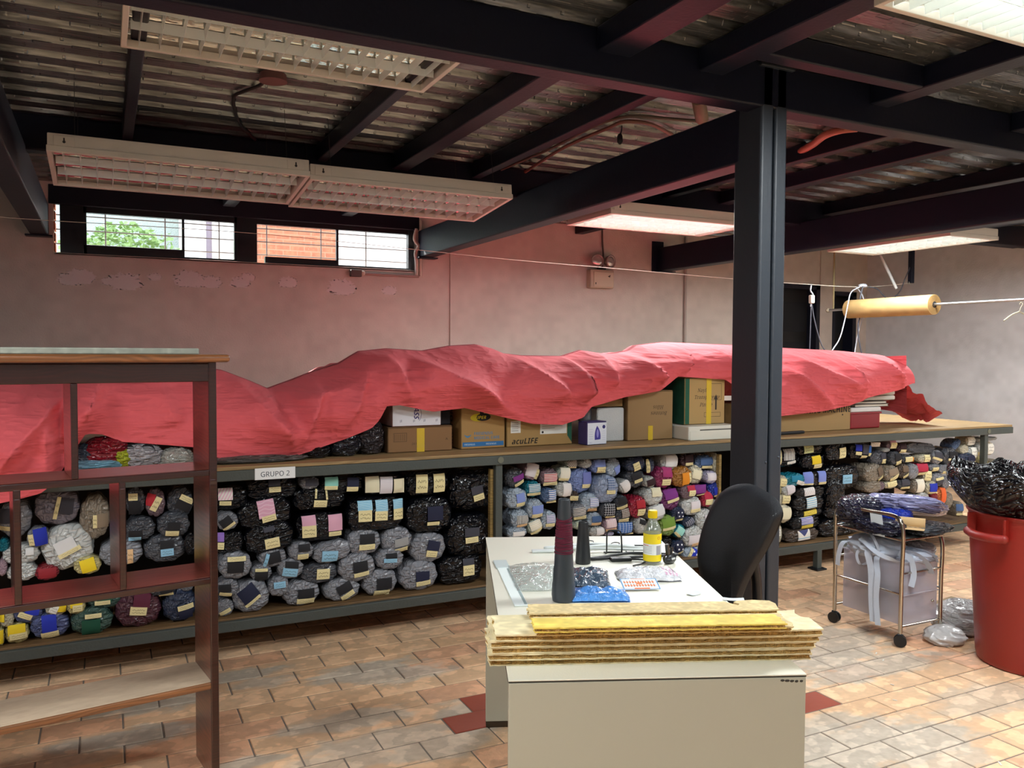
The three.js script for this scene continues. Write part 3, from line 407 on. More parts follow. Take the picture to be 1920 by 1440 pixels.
[1.383,0.476,0.083,0.068,"grey",2.0,0,"grey roll with grey swatch, third row, eighth from left, in the left bay",[["s","grey",0.02,-0.01,0.077,0.043,6,""],["t","c",0.018,-0.052,0.079,0.023,10,""]]],
[1.562,0.417,0.101,0.081,"grey",2.0,0,"grey roll with navy swatch, fourth row, eighth from left, in the left bay",[["s","navy",0.023,0.012,0.071,0.052,-16,""],["t","c",0.011,-0.031,0.062,0.034,-10,""]]],
[0.681,0.383,0.05,0.042,"grey",2.0,0,"grey roll with black swatch, fourth row, third from left, in the left bay",[["s","black",-0.0,-0.015,0.062,0.043,-4,""],["t","c",0.0,0.015,0.059,0.014,-4,""]]],
[0.824,0.39,0.061,0.051,"grey",2.0,0,"grey roll with black swatch, fourth row, fourth from left, in the left bay",[["s","black",0.002,0.019,0.066,0.036,-8,""],["t","b",-0.007,-0.015,0.073,0.041,-10,""]]],
[0.967,0.349,0.09,0.051,"dgrey",2.4,0,"dark grey roll with paper tag, fourth row, fifth from left, in the left bay",[["t","c",0.017,-0.004,0.066,0.052,-3,""]]],
[1.16,0.36,0.094,0.073,"grey",2.0,0,"grey roll with black swatch, fourth row, sixth from left, in the left bay",[["s","black",0.012,0.007,0.077,0.053,4,""],["t","c",0.018,-0.033,0.079,0.021,7,""]]],
[1.34,0.382,0.074,0.055,"grey",2.0,0,"grey roll with black swatch, fourth row, seventh from left, in the left bay",[["s","black",0.004,0.018,0.06,0.03,0,""],["t","b",-0.003,-0.004,0.071,0.021,-4,""]]],
[1.504,0.259,0.108,0.092,"grey",2.0,0,"grey roll with navy swatch, bottom row, seventh from left, in the left bay",[["s","navy",0.013,0.001,0.076,0.052,-2,""],["t","c",0.018,-0.036,0.081,0.025,4,""]]],
[0.521,0.33,0.049,0.042,"grey",2.0,0,"grey roll with black swatch, fourth row, first from left, in the left bay",[["s","black",-0.014,0.002,0.057,0.038,0,""],["t","c",-0.011,-0.027,0.057,0.017,-12,""]]],
[0.633,0.262,0.088,0.087,"grey",2.0,0,"grey roll with navy swatch, bottom row, second from left, in the left bay",[["s","navy",-0.016,0.021,0.088,0.071,35,""],["t","c",0.004,-0.016,0.086,0.014,38,""]]],
[0.763,0.308,0.05,0.049,"grey",2.0,0,"grey roll with paper tag, bottom row, third from left, in the left bay",[["t","b",0.002,0.011,0.057,0.03,2,""]]],
[0.877,0.258,0.09,0.065,"grey",2.0,0,"grey roll with black swatch, bottom row, fourth from left, in the left bay",[["s","black",0.021,-0.003,0.082,0.049,0,""],["t","c",0.019,-0.04,0.09,0.027,-3,""]]],
[1.083,0.24,0.091,0.068,"grey",2.0,0,"grey roll with black swatch, bottom row, fifth from left, in the left bay",[["s","black",0.008,0.011,0.079,0.048,24,""],["t","c",0.025,-0.027,0.073,0.026,30,""]]],
[1.289,0.256,0.093,0.076,"grey",2.0,0,"grey roll with black swatch, bottom row, sixth from left, in the left bay",[["s","black",0.018,-0.006,0.083,0.059,0,""],["t","c",0.006,-0.055,0.086,0.03,-3,""]]],
[0.506,0.229,0.041,0.047,"grey",2.0,0,"grey roll with paper tag, bottom row, first from left, in the left bay",[["t","c",0.002,-0.017,0.054,0.018,25,""]]],
[2.086,0.764,0.059,0.057,"dgrey",2.0,0,"dark grey roll with purple swatch, top row, first from left, in the middle bay",[["s","purple",0.019,0.001,0.075,0.029,15,"dark"],["t","c",0.025,-0.032,0.065,0.018,26,""]]],
[2.199,0.794,0.048,0.051,"pink",2.0,0,"pale pink roll with pale swatch, top row, second from left, in the middle bay",[["s","pale",-0.002,0.007,0.076,0.076,-15,""],["t","c",0.025,-0.018,0.024,0.059,-18,""]]],
[2.303,0.756,0.056,0.05,"mauve",2.0,0,"mauve roll with striped red swatch, top row, third from left, in the middle bay",[["s","red",0.003,-0.002,0.086,0.047,-1,"strh"],["t","c",0.005,-0.039,0.091,0.02,1,""]]],
[2.402,0.769,0.046,0.044,"palegreen",2.0,0,"pale green roll with striped cream swatch, top row, fourth from left, in the middle bay",[["s","cream",0.001,0.006,0.065,0.061,-6,"strv"],["t","c",-0.006,-0.032,0.065,0.017,-6,""]]],
[2.455,0.823,0.041,0.027,"palegreen",2.0,0,"pale green roll with checked black swatch, top row, fifth from left, in the middle bay",[["s","black",0.002,0.004,0.065,0.039,-2,"chk"],["t","c",0.0,-0.022,0.065,0.01,-2,""]]],
[2.55,0.822,0.037,0.029,"white",2.0,0,"white roll in clear film, top row, sixth from left, in the middle bay",[]],
[2.644,0.799,0.052,0.041,"peri",2.0,0,"periwinkle roll with blue swatch, top row, seventh from left, in the middle bay",[["s","peri",0.005,0.017,0.078,0.04,0,""],["t","c",0.015,-0.024,0.064,0.039,-2,""]]],
[2.748,0.786,0.049,0.056,"paleblue",2.0,0,"pale blue roll with blue swatch, top row, eighth from left, in the middle bay",[["s","peri",0.028,-0.015,0.048,0.049,30,""]]],
[2.199,0.693,0.048,0.045,"teal",2.0,0,"teal roll with striped teal swatch, second row, second from left, in the middle bay",[["s","teal",0.005,0.006,0.077,0.047,1,"strh"],["t","c",0.003,-0.028,0.086,0.014,1,""]]],
[2.291,0.651,0.047,0.043,"denim",2.0,0,"denim blue roll with striped blue swatch, second row, third from left, in the middle bay",[["s","blue",0.018,0.004,0.054,0.056,0,"strh"],["t","c",0.012,-0.036,0.063,0.011,2,""]]],
[2.397,0.678,0.053,0.043,"white",2.0,0,"white roll with striped pale swatch, second row, fourth from left, in the middle bay",[["s","pale",0.01,0.0,0.055,0.074,-2,"strv"]]],
[2.527,0.718,0.081,0.074,"peri",2.0,0,"periwinkle roll with violet swatch, second row, sixth from left, in the middle bay",[["s","violet",0.041,0.013,0.071,0.07,0,"dark"],["t","c",0.032,-0.033,0.061,0.023,-3,""]]],
[2.689,0.659,0.083,0.084,"mottle",2.0,0,"mottled blue-white roll with plaid denim swatch, second row, seventh from left, in the middle bay",[["s","denim",0.017,0.034,0.05,0.071,-3,"plaid"],["t","c",0.013,-0.013,0.061,0.022,-3,""]]],
[2.093,0.645,0.068,0.059,"paleblue",2.0,0,"pale blue roll with blue swatch, second row, first from left, in the middle bay",[["s","peri",0.018,0.005,0.054,0.051,8,""],["t","c",0.019,-0.032,0.054,0.02,6,""]]],
[2.203,0.58,0.05,0.055,"paleblue",2.0,0,"pale blue roll with blue swatch, third row, third from left, in the middle bay",[["s","peri",0.011,-0.001,0.077,0.047,2,""],["t","c",0.007,-0.035,0.07,0.021,4,""]]],
[2.467,0.635,0.029,0.029,"brown",2.0,0,"dark brown roll with paper tag, second row, fifth from left, in the middle bay",[["t","c",-0.001,-0.013,0.055,0.029,-4,""]]],
[2.579,0.587,0.062,0.053,"paleblue",2.0,0,"pale blue roll with striped blue swatch, third row, eighth from left, in the middle bay",[["s","peri",0.025,0.002,0.072,0.053,-1,"strh"],["t","p",0.011,-0.043,0.067,0.02,-2,""]]],
[2.498,0.541,0.044,0.046,"grey",2.0,0,"grey roll with striped black swatch, third row, sixth from left, in the middle bay",[["s","black",-0.003,0.002,0.083,0.046,5,"strh"],["t","c",0.003,-0.036,0.085,0.02,6,""]]],
[2.693,0.534,0.053,0.045,"dgrey",2.0,0,"dark grey roll with plaid black swatch, third row, tenth from left, in the middle bay",[["s","black",0.005,0.006,0.079,0.071,-3,"plaid"],["t","c",0.011,-0.039,0.068,0.011,-3,""]]],
[2.611,0.483,0.054,0.041,"paleblue",2.0,0,"pale blue roll with denim swatch, third row, ninth from left, in the middle bay",[["s","denim",0.008,0.004,0.067,0.035,0,""],["t","p",0.005,-0.026,0.067,0.015,-2,""]]],
[2.108,0.528,0.056,0.053,"paleblue",2.0,0,"pale blue roll with striped black swatch, third row, second from left, in the middle bay",[["s","black",0.008,0.001,0.071,0.046,-2,"strv"],["t","p",0.008,-0.032,0.066,0.013,4,""]]],
[2.208,0.475,0.046,0.045,"palegreen",2.0,0,"pale green roll with striped cream swatch, third row, fourth from left, in the middle bay",[["s","cream",-0.0,0.013,0.077,0.051,18,"strh"],["t","c",0.007,-0.022,0.077,0.015,26,""]]],
[2.296,0.506,0.049,0.054,"paleblue",2.0,0,"pale blue roll with striped violet swatch, third row, fifth from left, in the middle bay",[["s","violet",0.005,0.01,0.054,0.047,0,"strh"],["t","c",0.002,-0.025,0.059,0.017,-1,""]]],
[2.09,0.454,0.06,0.034,"paleblue",2.0,0,"pale blue roll with striped white swatch, third row, first from left, in the middle bay",[["s","white",0.005,-0.005,0.075,0.025,0,"strh"]]],
[2.499,0.462,0.048,0.025,"palegreen",2.0,0,"pale green roll with striped olive swatch, third row, seventh from left, in the middle bay",[["s","olive",-0.0,0.004,0.066,0.026,-8,"strh"]]],
[2.715,0.447,0.045,0.041,"pink",2.0,0,"pale pink roll with striped pink swatch, fourth row, second from left, in the middle bay",[["s","pink",-0.001,0.009,0.068,0.049,3,"strv"],["t","p",0.002,-0.031,0.074,0.016,4,""]]],
[2.627,0.41,0.054,0.03,"white",2.0,0,"white roll with striped pale swatch, fourth row, first from left, in the middle bay",[["s","pale",0.01,0.004,0.052,0.04,0,"strh"]]],
[2.717,0.387,0.032,0.014,"lilac",2.0,0,"lilac roll, fourth row, third from left, in the middle bay",[]],
[2.9,0.801,0.071,0.049,"navy",2.0,0,"navy roll with navy swatch, top row, ninth from left, in the middle bay",[["s","navy",0.013,0.019,0.061,0.045,10,""],["t","c",-0.001,-0.015,0.045,0.051,22,""]]],
[3.007,0.786,0.031,0.047,"navy",2.0,0,"navy roll with paper tag, top row, tenth from left, in the middle bay",[["t","c",-0.02,-0.006,0.019,0.091,8,""]]],
[3.175,0.797,0.068,0.056,"white",2.0,0,"white roll with white swatch, top row, eleventh from left, in the middle bay",[["s","white",0.007,0.003,0.093,0.069,-4,""]]],
[3.304,0.797,0.052,0.042,"maroon",2.0,0,"maroon roll with maroon swatch, top row, twelfth from left, in the middle bay",[["s","maroon",0.014,0.012,0.073,0.047,0,""],["t","c",0.015,-0.022,0.067,0.018,0,""]]],
[3.448,0.778,0.071,0.045,"denim",2.0,0,"denim blue roll with denim swatch, top row, thirteenth from left, in the middle bay",[["s","denim",0.011,0.007,0.104,0.047,0,""],["t","c",0.017,-0.032,0.093,0.017,-3,""]]],
[3.535,0.768,0.026,0.063,"cream",2.0,0,"cream roll in clear film, top row, fourteenth from left, in the middle bay",[]],
[2.909,0.707,0.071,0.057,"dgrey",2.0,0,"dark grey roll with black swatch, second row, ninth from left, in the middle bay",[["s","black",0.003,0.014,0.075,0.051,14,""],["t","c",0.014,-0.012,0.061,0.02,14,""]]],
[3.001,0.684,0.039,0.034,"white",2.0,0,"white roll with maroon swatch, second row, tenth from left, in the middle bay",[["s","maroon",0.003,-0.001,0.064,0.04,14,""]]],
[2.821,0.668,0.04,0.041,"white",2.0,0,"white roll with striped pale swatch, second row, eighth from left, in the middle bay",[["s","pale",0.003,0.004,0.06,0.068,30,"strv"]]],
[3.116,0.702,0.071,0.067,"magenta",2.0,0,"magenta roll with magenta swatch, second row, twelfth from left, in the middle bay",[["s","magenta",0.017,0.034,0.078,0.058,-5,""],["t","c",0.006,-0.027,0.066,0.038,-2,""]]],
[3.248,0.7,0.078,0.064,"amber",2.0,0,"amber roll with orange swatch, second row, thirteenth from left, in the middle bay",[["s","orange",0.015,-0.01,0.058,0.076,5,""],["t","c",0.049,-0.006,0.016,0.064,12,""]]],
[3.379,0.702,0.06,0.061,"cream",2.0,0,"cream roll with cream swatch, second row, fifteenth from left, in the middle bay",[["s","cream",-0.004,0.004,0.066,0.059,-15,""]]],
[3.481,0.682,0.045,0.04,"lilac",2.0,0,"lilac roll with pale swatch, second row, seventeenth from left, in the middle bay",[["s","pale",-0.002,0.006,0.068,0.048,0,""]]],
[3.511,0.598,0.05,0.046,"royal",2.0,0,"royal blue roll with royal swatch, second row, eighteenth from left, in the middle bay",[["s","royal",0.015,-0.003,0.06,0.048,12,""],["t","c",0.02,-0.034,0.06,0.016,14,""]]],
[3.027,0.593,0.069,0.055,"white",2.0,0,"white roll with cream swatch, second row, eleventh from left, in the middle bay",[["s","cream",0.013,0.028,0.073,0.054,0,""]]],
[3.168,0.561,0.073,0.069,"purple",2.0,0,"purple roll with purple swatch, third row, fifteenth from left, in the middle bay",[["s","purple",-0.002,0.036,0.1,0.058,8,""],["t","c",0.011,-0.004,0.093,0.017,12,""]]],
[3.293,0.602,0.056,0.045,"mauve",2.0,0,"mauve roll with crimson swatch, second row, fourteenth from left, in the middle bay",[["s","crimson",0.014,0.024,0.065,0.035,0,""],["t","c",0.02,-0.006,0.057,0.036,-2,""]]],
[3.392,0.605,0.05,0.035,"purple",2.0,0,"purple roll with purple swatch, second row, sixteenth from left, in the middle bay",[["s","purple",0.004,0.009,0.089,0.053,0,""],["t","c",0.015,-0.028,0.081,0.011,8,""]]],
[3.456,0.544,0.046,0.054,"crimson",2.0,0,"crimson roll with crimson swatch, third row, eighteenth from left, in the middle bay",[["s","crimson",0.003,0.021,0.067,0.048,0,""],["t","c",0.009,-0.018,0.063,0.036,0,""]]],
[2.911,0.535,0.062,0.066,"crimson",2.0,0,"crimson roll with red swatch, third row, thirteenth from left, in the middle bay",[["s","red",0.012,0.022,0.068,0.048,4,""],["t","c",0.017,-0.03,0.06,0.04,-2,""]]],
[2.792,0.573,0.045,0.043,"dgrey",2.0,0,"dark grey roll with black swatch, third row, eleventh from left, in the middle bay",[["s","black",-0.0,0.012,0.06,0.045,4,""],["t","c",0.005,-0.028,0.077,0.019,14,""]]],
[2.805,0.494,0.055,0.043,"dgrey",2.0,0,"dark grey roll with plaid brown swatch, third row, twelfth from left, in the middle bay",[["s","brown",0.017,0.013,0.06,0.051,5,"plaid"],["t","c",0.006,-0.031,0.074,0.023,4,""]]],
[3.053,0.491,0.064,0.052,"white",2.0,0,"white roll with white swatch, third row, fourteenth from left, in the middle bay",[["s","white",0.007,0.014,0.084,0.063,12,""]]],
[3.331,0.509,0.074,0.062,"white",2.0,0,"white roll with pale swatch, third row, seventeenth from left, in the middle bay",[["s","pale",0.022,0.004,0.081,0.053,3,""],["t","c",0.025,-0.028,0.091,0.022,2,""]]],
[3.227,0.464,0.049,0.045,"navy",2.0,0,"navy roll with dotted navy swatch, third row, sixteenth from left, in the middle bay",[["s","navy",0.007,0.003,0.059,0.053,6,"dot"],["t","c",0.009,-0.036,0.059,0.014,5,""]]],
[2.825,0.414,0.057,0.041,"denim",2.0,0,"denim blue roll with plaid blue swatch, fourth row, fourth from left, in the middle bay",[["s","blue",-0.003,0.003,0.101,0.062,-3,"plaid"],["t","c",0.027,-0.042,0.06,0.015,3,""]]],
[2.929,0.42,0.042,0.049,"white",2.0,0,"white roll with black swatch, fourth row, fifth from left, in the middle bay",[["s","black",0.011,0.023,0.055,0.029,-20,""]]],
[3.135,0.402,0.058,0.064,"olive",2.0,0,"olive green roll with olive swatch, fourth row, sixth from left, in the middle bay",[["s","olive",0.001,0.021,0.099,0.058,4,""],["t","c",0.002,-0.013,0.098,0.016,8,""]]],
[3.432,0.415,0.068,0.065,"white",2.0,0,"white roll with pale swatch, fourth row, ninth from left, in the middle bay",[["s","pale",0.018,0.013,0.067,0.036,0,""],["t","c",0.012,-0.028,0.057,0.027,10,""]]],
[3.301,0.41,0.048,0.033,"navy",2.0,0,"navy roll with plaid navy swatch, fourth row, eighth from left, in the middle bay",[["s","navy",-0.001,0.001,0.066,0.035,28,"plaid"]]],
[3.232,0.358,0.043,0.041,"teal",2.0,0,"teal roll with mint swatch, fourth row, seventh from left, in the middle bay",[["s","mint",-0.0,0.004,0.058,0.047,-35,"wav"],["t","c",-0.018,-0.024,0.061,0.015,-42,""]]],
[3.342,0.312,0.077,0.067,"white",2.0,0,"white roll with pale swatch, bottom row, fourth from left, in the middle bay",[["s","pale",0.011,-0.015,0.125,0.059,0,""],["t","p",0.012,-0.043,0.074,0.02,8,""]]],
[3.129,0.299,0.04,0.031,"black",2.0,0,"black plastic bundle, bottom row, first from left, in the middle bay",[]],
[3.223,0.254,0.049,0.045,"navy",2.0,0,"navy roll with dotted navy swatch, bottom row, second from left, in the middle bay",[["s","navy",0.007,0.009,0.065,0.065,8,"dot"],["t","c",0.011,-0.035,0.058,0.013,18,""]]],
[3.333,0.192,0.066,0.057,"paleblue",2.0,0,"pale blue roll with dotted royal swatch, bottom row, third from left, in the middle bay",[["s","royal",0.007,-0.005,0.059,0.077,-32,"dot"],["t","c",-0.026,0.004,0.019,0.077,-32,""]]],
[3.393,0.219,0.029,0.051,"white",2.0,0,"white roll in clear film, bottom row, fifth from left, in the middle bay",[]],
[3.521,0.494,0.032,0.04,"white",2.0,0,"white roll in clear film, third row, nineteenth from left, in the middle bay",[]],
[4.048,0.775,0.034,0.056,"black",3.0,0,"black plastic bundle with paper tag, top row, first from left, in the right bay",[["t","c",0.002,0.006,0.052,0.096,-2,""]]],
[4.164,0.775,0.084,0.07,"black",3.0,0,"black plastic bundle with striped black swatch, top row, second from left, in the right bay",[["s","black",-0.004,0.018,0.089,0.078,0,"strv"],["t","w",0.017,-0.037,0.077,0.018,6,""]]],
[4.367,0.817,0.119,0.038,"black",3.0,0,"black plastic bundle with paper tag, top row, third from left, in the right bay",[["t","g",-0.027,0.006,0.083,0.058,4,""]]],
[4.381,0.732,0.103,0.049,"black",3.0,0,"black plastic bundle with yellow swatch, top row, fourth from left, in the right bay",[["s","yellow",0.014,0.014,0.083,0.055,4,""],["t","c",0.028,-0.03,0.072,0.029,4,""]]],
[4.604,0.789,0.099,0.06,"black",3.0,0,"black plastic bundle with paper tag, top row, fifth from left, in the right bay",[["t","c",0.045,-0.007,0.069,0.074,4,""]]],
[4.858,0.789,0.111,0.061,"black",3.0,0,"black plastic bundle with royal swatch, top row, sixth from left, in the right bay",[["s","royal",-0.036,0.019,0.059,0.045,-4,""],["t","c",-0.04,-0.021,0.054,0.023,-6,""],["s","dgrey",0.038,0.003,0.073,0.07,-6,""],["t","c",0.021,-0.051,0.059,0.023,-6,""],["s","blue",0.081,0.004,0.036,0.051,-8,""],["t","c",0.08,-0.036,0.034,0.022,-8,""]]],
[4.191,0.622,0.093,0.043,"teal",2.0,0,"teal roll with teal swatch, second row, second from left, in the right bay",[["s","teal",0.008,0.01,0.097,0.042,0,""],["t","w",0.045,-0.023,0.081,0.027,-16,""]]],
[4.39,0.616,0.118,0.052,"black",3.0,0,"black plastic bundle with lavender swatch, second row, third from left, in the right bay",[["s","lav",-0.076,0.011,0.077,0.08,2,""],["t","c",-0.075,-0.032,0.075,0.012,0,""],["s","lav",0.048,0.014,0.075,0.074,-3,""],["t","c",0.051,-0.031,0.073,0.017,0,""]]],
[4.67,0.605,0.174,0.09,"black",3.0,0,"black plastic bundle with paper tag, second row, fourth from left, in the right bay",[["t","b",0.022,-0.011,0.092,0.063,0,""]]],
[4.081,0.618,0.048,0.038,"cream",2.0,0,"cream roll with paper tag, second row, first from left, in the right bay",[["t","c",0.008,-0.008,0.07,0.053,-8,""]]],
[4.145,0.559,0.061,0.044,"white",2.0,0,"white roll with pale swatch, third row, fourth from left, in the right bay",[["s","pale",0.008,0.002,0.072,0.06,15,""]]],
[4.045,0.566,0.026,0.04,"yellowish",2.0,0,"pale yellow roll, third row, second from left, in the right bay",[]],
[4.119,0.495,0.057,0.038,"cream",2.0,0,"cream roll with paper tag, third row, third from left, in the right bay",[["t","c",0.007,-0.004,0.072,0.054,-6,""]]],
[4.039,0.477,0.026,0.052,"cream",2.0,0,"cream roll in clear film, third row, first from left, in the right bay",[]],
[4.102,0.394,0.079,0.062,"cream",2.0,0,"cream roll with cream swatch, fourth row, first from left, in the right bay",[["s","cream",0.021,0.004,0.088,0.078,-4,""]]],
[4.341,0.527,0.135,0.036,"black",3.0,0,"black plastic bundle with striped pale swatch, third row, sixth from left, in the right bay",[["s","pale",-0.023,0.007,0.093,0.053,4,"str45"]]],
[4.328,0.455,0.138,0.051,"black",3.0,0,"black plastic bundle with striped pale swatch, third row, fifth from left, in the right bay",[["s","lblue",0.007,0.003,0.091,0.074,5,"strh"]]],
[4.345,0.383,0.127,0.03,"black",3.0,0,"black plastic bundle with paper tag, fourth row, third from left, in the right bay",[["t","y",0.004,-0.0,0.116,0.033,6,""]]],
[4.305,0.319,0.127,0.042,"black",3.0,0,"black plastic bundle with striped royal swatch, fourth row, second from left, in the right bay",[["s","royal",-0.0,0.015,0.107,0.049,2,"strh"],["t","y",0.001,-0.025,0.101,0.02,4,""]]],
[4.266,0.229,0.148,0.05,"brown",3.0,0,"dark brown roll with pale swatch, bottom row, second from left, in the right bay",[["s","lblue",0.004,0.003,0.107,0.067,3,"chev"]]],
[4.048,0.26,0.042,0.074,"cream",2.0,0,"cream roll with paper tag, bottom row, first from left, in the right bay",[["t","w",-0.008,0.013,0.048,0.048,0,""]]],
[4.595,0.494,0.09,0.108,"black",3.0,0,"black plastic bundle, third row, seventh from left, in the right bay",[]],
[4.645,0.256,0.199,0.066,"black",3.0,0,"black plastic bundle with paper tag, bottom row, third from left, in the right bay",[["t","b",0.03,0.014,0.064,0.034,-2,""]]],
[4.657,0.372,0.149,0.052,"black",3.0,0,"black plastic bundle, fourth row, fourth from left, in the right bay",[]],
[4.967,0.618,0.096,0.068,"taupe",2.0,0,"taupe roll with brown swatch, second row, fifth from left, in the right bay",[["s","brown",0.052,0.016,0.071,0.064,18,""],["t","c",0.065,-0.036,0.073,0.026,30,""]]],
[4.957,0.521,0.095,0.042,"taupe",2.0,0,"taupe roll in clear film, third row, eighth from left, in the right bay",[]],
[5.003,0.83,0.054,0.027,"black",2.0,0,"black plastic bundle with paper tag, top row, seventh from left, in the right bay",[["t","w",0.001,-0.007,0.097,0.032,-3,""]]],
[5.172,0.816,0.056,0.035,"mauve",2.0,0,"mauve roll with pink swatch, top row, ninth from left, in the right bay",[["s","pink",0.004,0.019,0.063,0.031,0,""],["t","c",0.012,-0.008,0.072,0.044,-3,""]]],
[5.277,0.785,0.05,0.036,"maroon",2.0,0,"maroon roll with maroon swatch, top row, tenth from left, in the right bay",[["s","maroon",0.004,0.017,0.073,0.038,0,""],["t","c",0.006,-0.025,0.066,0.028,-4,""]]],
[5.12,0.777,0.038,0.016,"white",2.0,0,"white roll in clear film, top row, eighth from left, in the right bay",[]],
[5.491,0.773,0.155,0.041,"dgrey",2.6,4,"dark grey roll in clear film, top row, eleventh from left, in the right bay",[]],
[5.051,0.722,0.081,0.053,"dgrey",2.0,0,"dark grey roll with grey swatch, second row, sixth from left, in the right bay",[["s","dgrey",0.041,0.011,0.071,0.043,0,""],["t","c",0.048,-0.027,0.053,0.033,-3,""]]],
[5.198,0.712,0.06,0.052,"dgrey",2.0,0,"dark grey roll with black swatch, second row, eighth from left, in the right bay",[["s","black",0.013,0.009,0.072,0.056,0,""],["t","c",0.024,-0.029,0.067,0.031,14,""]]],
[5.326,0.702,0.066,0.03,"dgrey",2.0,0,"dark grey roll with orange swatch, second row, tenth from left, in the right bay",[["t","c",0.0,-0.001,0.074,0.037,2,""],["s","orange",0.061,-0.005,0.042,0.033,0,""]]],
[5.494,0.697,0.068,0.031,"cream",2.0,0,"cream roll with paper tag, second row, thirteenth from left, in the right bay",[["t","c",0.021,0.002,0.072,0.054,-2,""]]],
[5.656,0.698,0.058,0.053,"grey",2.0,0,"grey roll with grey swatch, second row, fifteenth from left, in the right bay",[["s","dgrey",0.009,0.016,0.097,0.045,-12,""],["t","c",-0.004,-0.014,0.106,0.017,-16,""]]],
[5.807,0.695,0.084,0.069,"dgrey",2.0,0,"dark grey roll with black swatch, second row, seventeenth from left, in the right bay",[["s","black",0.018,0.013,0.109,0.052,-2,""],["t","c",0.011,-0.021,0.114,0.017,-3,""]]],
[5.987,0.659,0.106,0.055,"navy",2.0,0,"navy roll with navy swatch, second row, eighteenth from left, in the right bay",[["s","navy",0.037,0.007,0.091,0.053,5,""],["t","c",0.069,-0.026,0.067,0.03,6,""]]],
[5.887,0.783,0.056,0.031,"denim",2.0,-35,"denim blue roll, top row, twelfth from left, in the right bay",[]],
[6.073,0.802,0.05,0.038,"cream",2.0,0,"cream roll with paper tag, top row, fourteenth from left, in the right bay",[["t","w",-0.0,0.001,0.082,0.064,2,""]]],
[5.979,0.739,0.049,0.038,"cream",2.0,0,"cream roll in clear film, top row, thirteenth from left, in the right bay",[]],
[6.077,0.708,0.054,0.048,"white",2.0,0,"white roll with paper tag, second row, nineteenth from left, in the right bay",[["t","w",0.005,0.001,0.072,0.087,0,""]]],
[6.194,0.733,0.055,0.051,"white",2.0,0,"white roll with paper tag, top row, fifteenth from left, in the right bay",[["t","c",0.004,-0.037,0.083,0.03,-1,""]]],
[6.309,0.73,0.055,0.053,"cream",2.0,0,"cream roll with paper tag, top row, seventeenth from left, in the right bay",[["t","w",0.002,0.001,0.074,0.081,0,""]]],
[6.248,0.812,0.122,0.016,"white",3.0,0,"white roll in clear film, top row, sixteenth from left, in the right bay",[]],
[6.199,0.628,0.051,0.046,"yellowish",2.0,0,"pale yellow roll with yellow swatch, second row, twentieth from left, in the right bay",[["s","yellow",-0.0,0.011,0.083,0.061,-14,""]]],
[6.299,0.602,0.055,0.049,"taupe",2.0,0,"taupe roll with black swatch, second row, twenty-first from left, in the right bay",[["s","black",0.002,0.022,0.078,0.041,14,""],["t","c",0.014,-0.014,0.065,0.042,12,""]]],
[5.136,0.609,0.073,0.057,"taupe",2.0,0,"taupe roll with taupe swatch, second row, seventh from left, in the right bay",[["s","taupe",0.007,0.013,0.108,0.05,8,""],["t","c",0.02,-0.03,0.095,0.027,24,""]]],
[5.26,0.617,0.057,0.054,"brown",2.0,0,"dark brown roll with brown swatch, second row, ninth from left, in the right bay",[["s","brown",0.008,0.02,0.064,0.044,0,""],["t","c",0.02,-0.035,0.064,0.025,22,""]]],
[5.372,0.607,0.058,0.058,"grey",2.0,0,"grey roll in clear film, second row, eleventh from left, in the right bay",[]],
[5.487,0.617,0.071,0.046,"crimson",2.0,0,"crimson roll with crimson swatch, second row, twelfth from left, in the right bay",[["s","crimson",-0.002,0.013,0.113,0.058,-2,""],["t","c",0.012,-0.031,0.117,0.018,2,""]]],
[5.546,0.561,0.044,0.04,"cream",2.0,0,"cream roll with paper tag, third row, thirteenth from left, in the right bay",[["t","c",0.002,0.004,0.076,0.071,-8,""]]],
[5.634,0.62,0.056,0.03,"grey",2.0,0,"grey roll with paper tag, second row, fourteenth from left, in the right bay",[["t","c",0.0,-0.013,0.064,0.031,0,""]]],
[5.756,0.601,0.074,0.035,"grey",2.0,0,"grey roll with paper tag, second row, sixteenth from left, in the right bay",[["t","c",0.006,-0.028,0.088,0.027,-3,""]]],
[5.875,0.587,0.066,0.028,"grey",2.0,0,"grey roll in clear film, third row, seventeenth from left, in the right bay",[]],
[6.155,0.551,0.044,0.055,"crimson",2.0,0,"crimson roll with crimson swatch, third row, nineteenth from left, in the right bay",[["s","crimson",0.002,0.017,0.058,0.06,0,""],["t","c",0.005,-0.039,0.068,0.021,-4,""]]],
[6.058,0.536,0.06,0.026,"red",2.0,0,"dark red roll with paper tag, third row, eighteenth from left, in the right bay",[["t","c",0.036,-0.001,0.027,0.04,0,""]]],
[6.277,0.509,0.07,0.036,"dgrey",2.0,0,"dark grey roll with black swatch, third row, twentieth from left, in the right bay",[["s","black",0.005,0.015,0.105,0.034,-4,""],["t","c",0.0,-0.009,0.097,0.016,-10,""]]],
[5.3,0.52,0.066,0.04,"dgrey",2.0,0,"dark grey roll with grey swatch, third row, eleventh from left, in the right bay",[["s","dgrey",0.009,0.01,0.092,0.044,0,""],["t","c",0.011,-0.031,0.097,0.016,0,""]]],
[5.44,0.495,0.067,0.056,"taupe",2.0,0,"taupe roll with striped cream swatch, third row, twelfth from left, in the right bay",[["s","cream",0.006,0.003,0.084,0.096,0,"strv"]]],
[5.578,0.473,0.063,0.049,"cream",2.0,0,"cream roll with royal swatch, third row, fourteenth from left, in the right bay",[["s","royal",0.011,0.002,0.096,0.062,-1,""],["t","c",0.011,-0.037,0.107,0.013,-4,""]]],
[5.667,0.525,0.064,0.05,"grey",2.0,0,"grey roll with grey swatch, third row, fifteenth from left, in the right bay",[["s","dgrey",0.01,-0.013,0.093,0.045,2,""],["t","c",0.009,0.011,0.101,0.019,6,""]]],
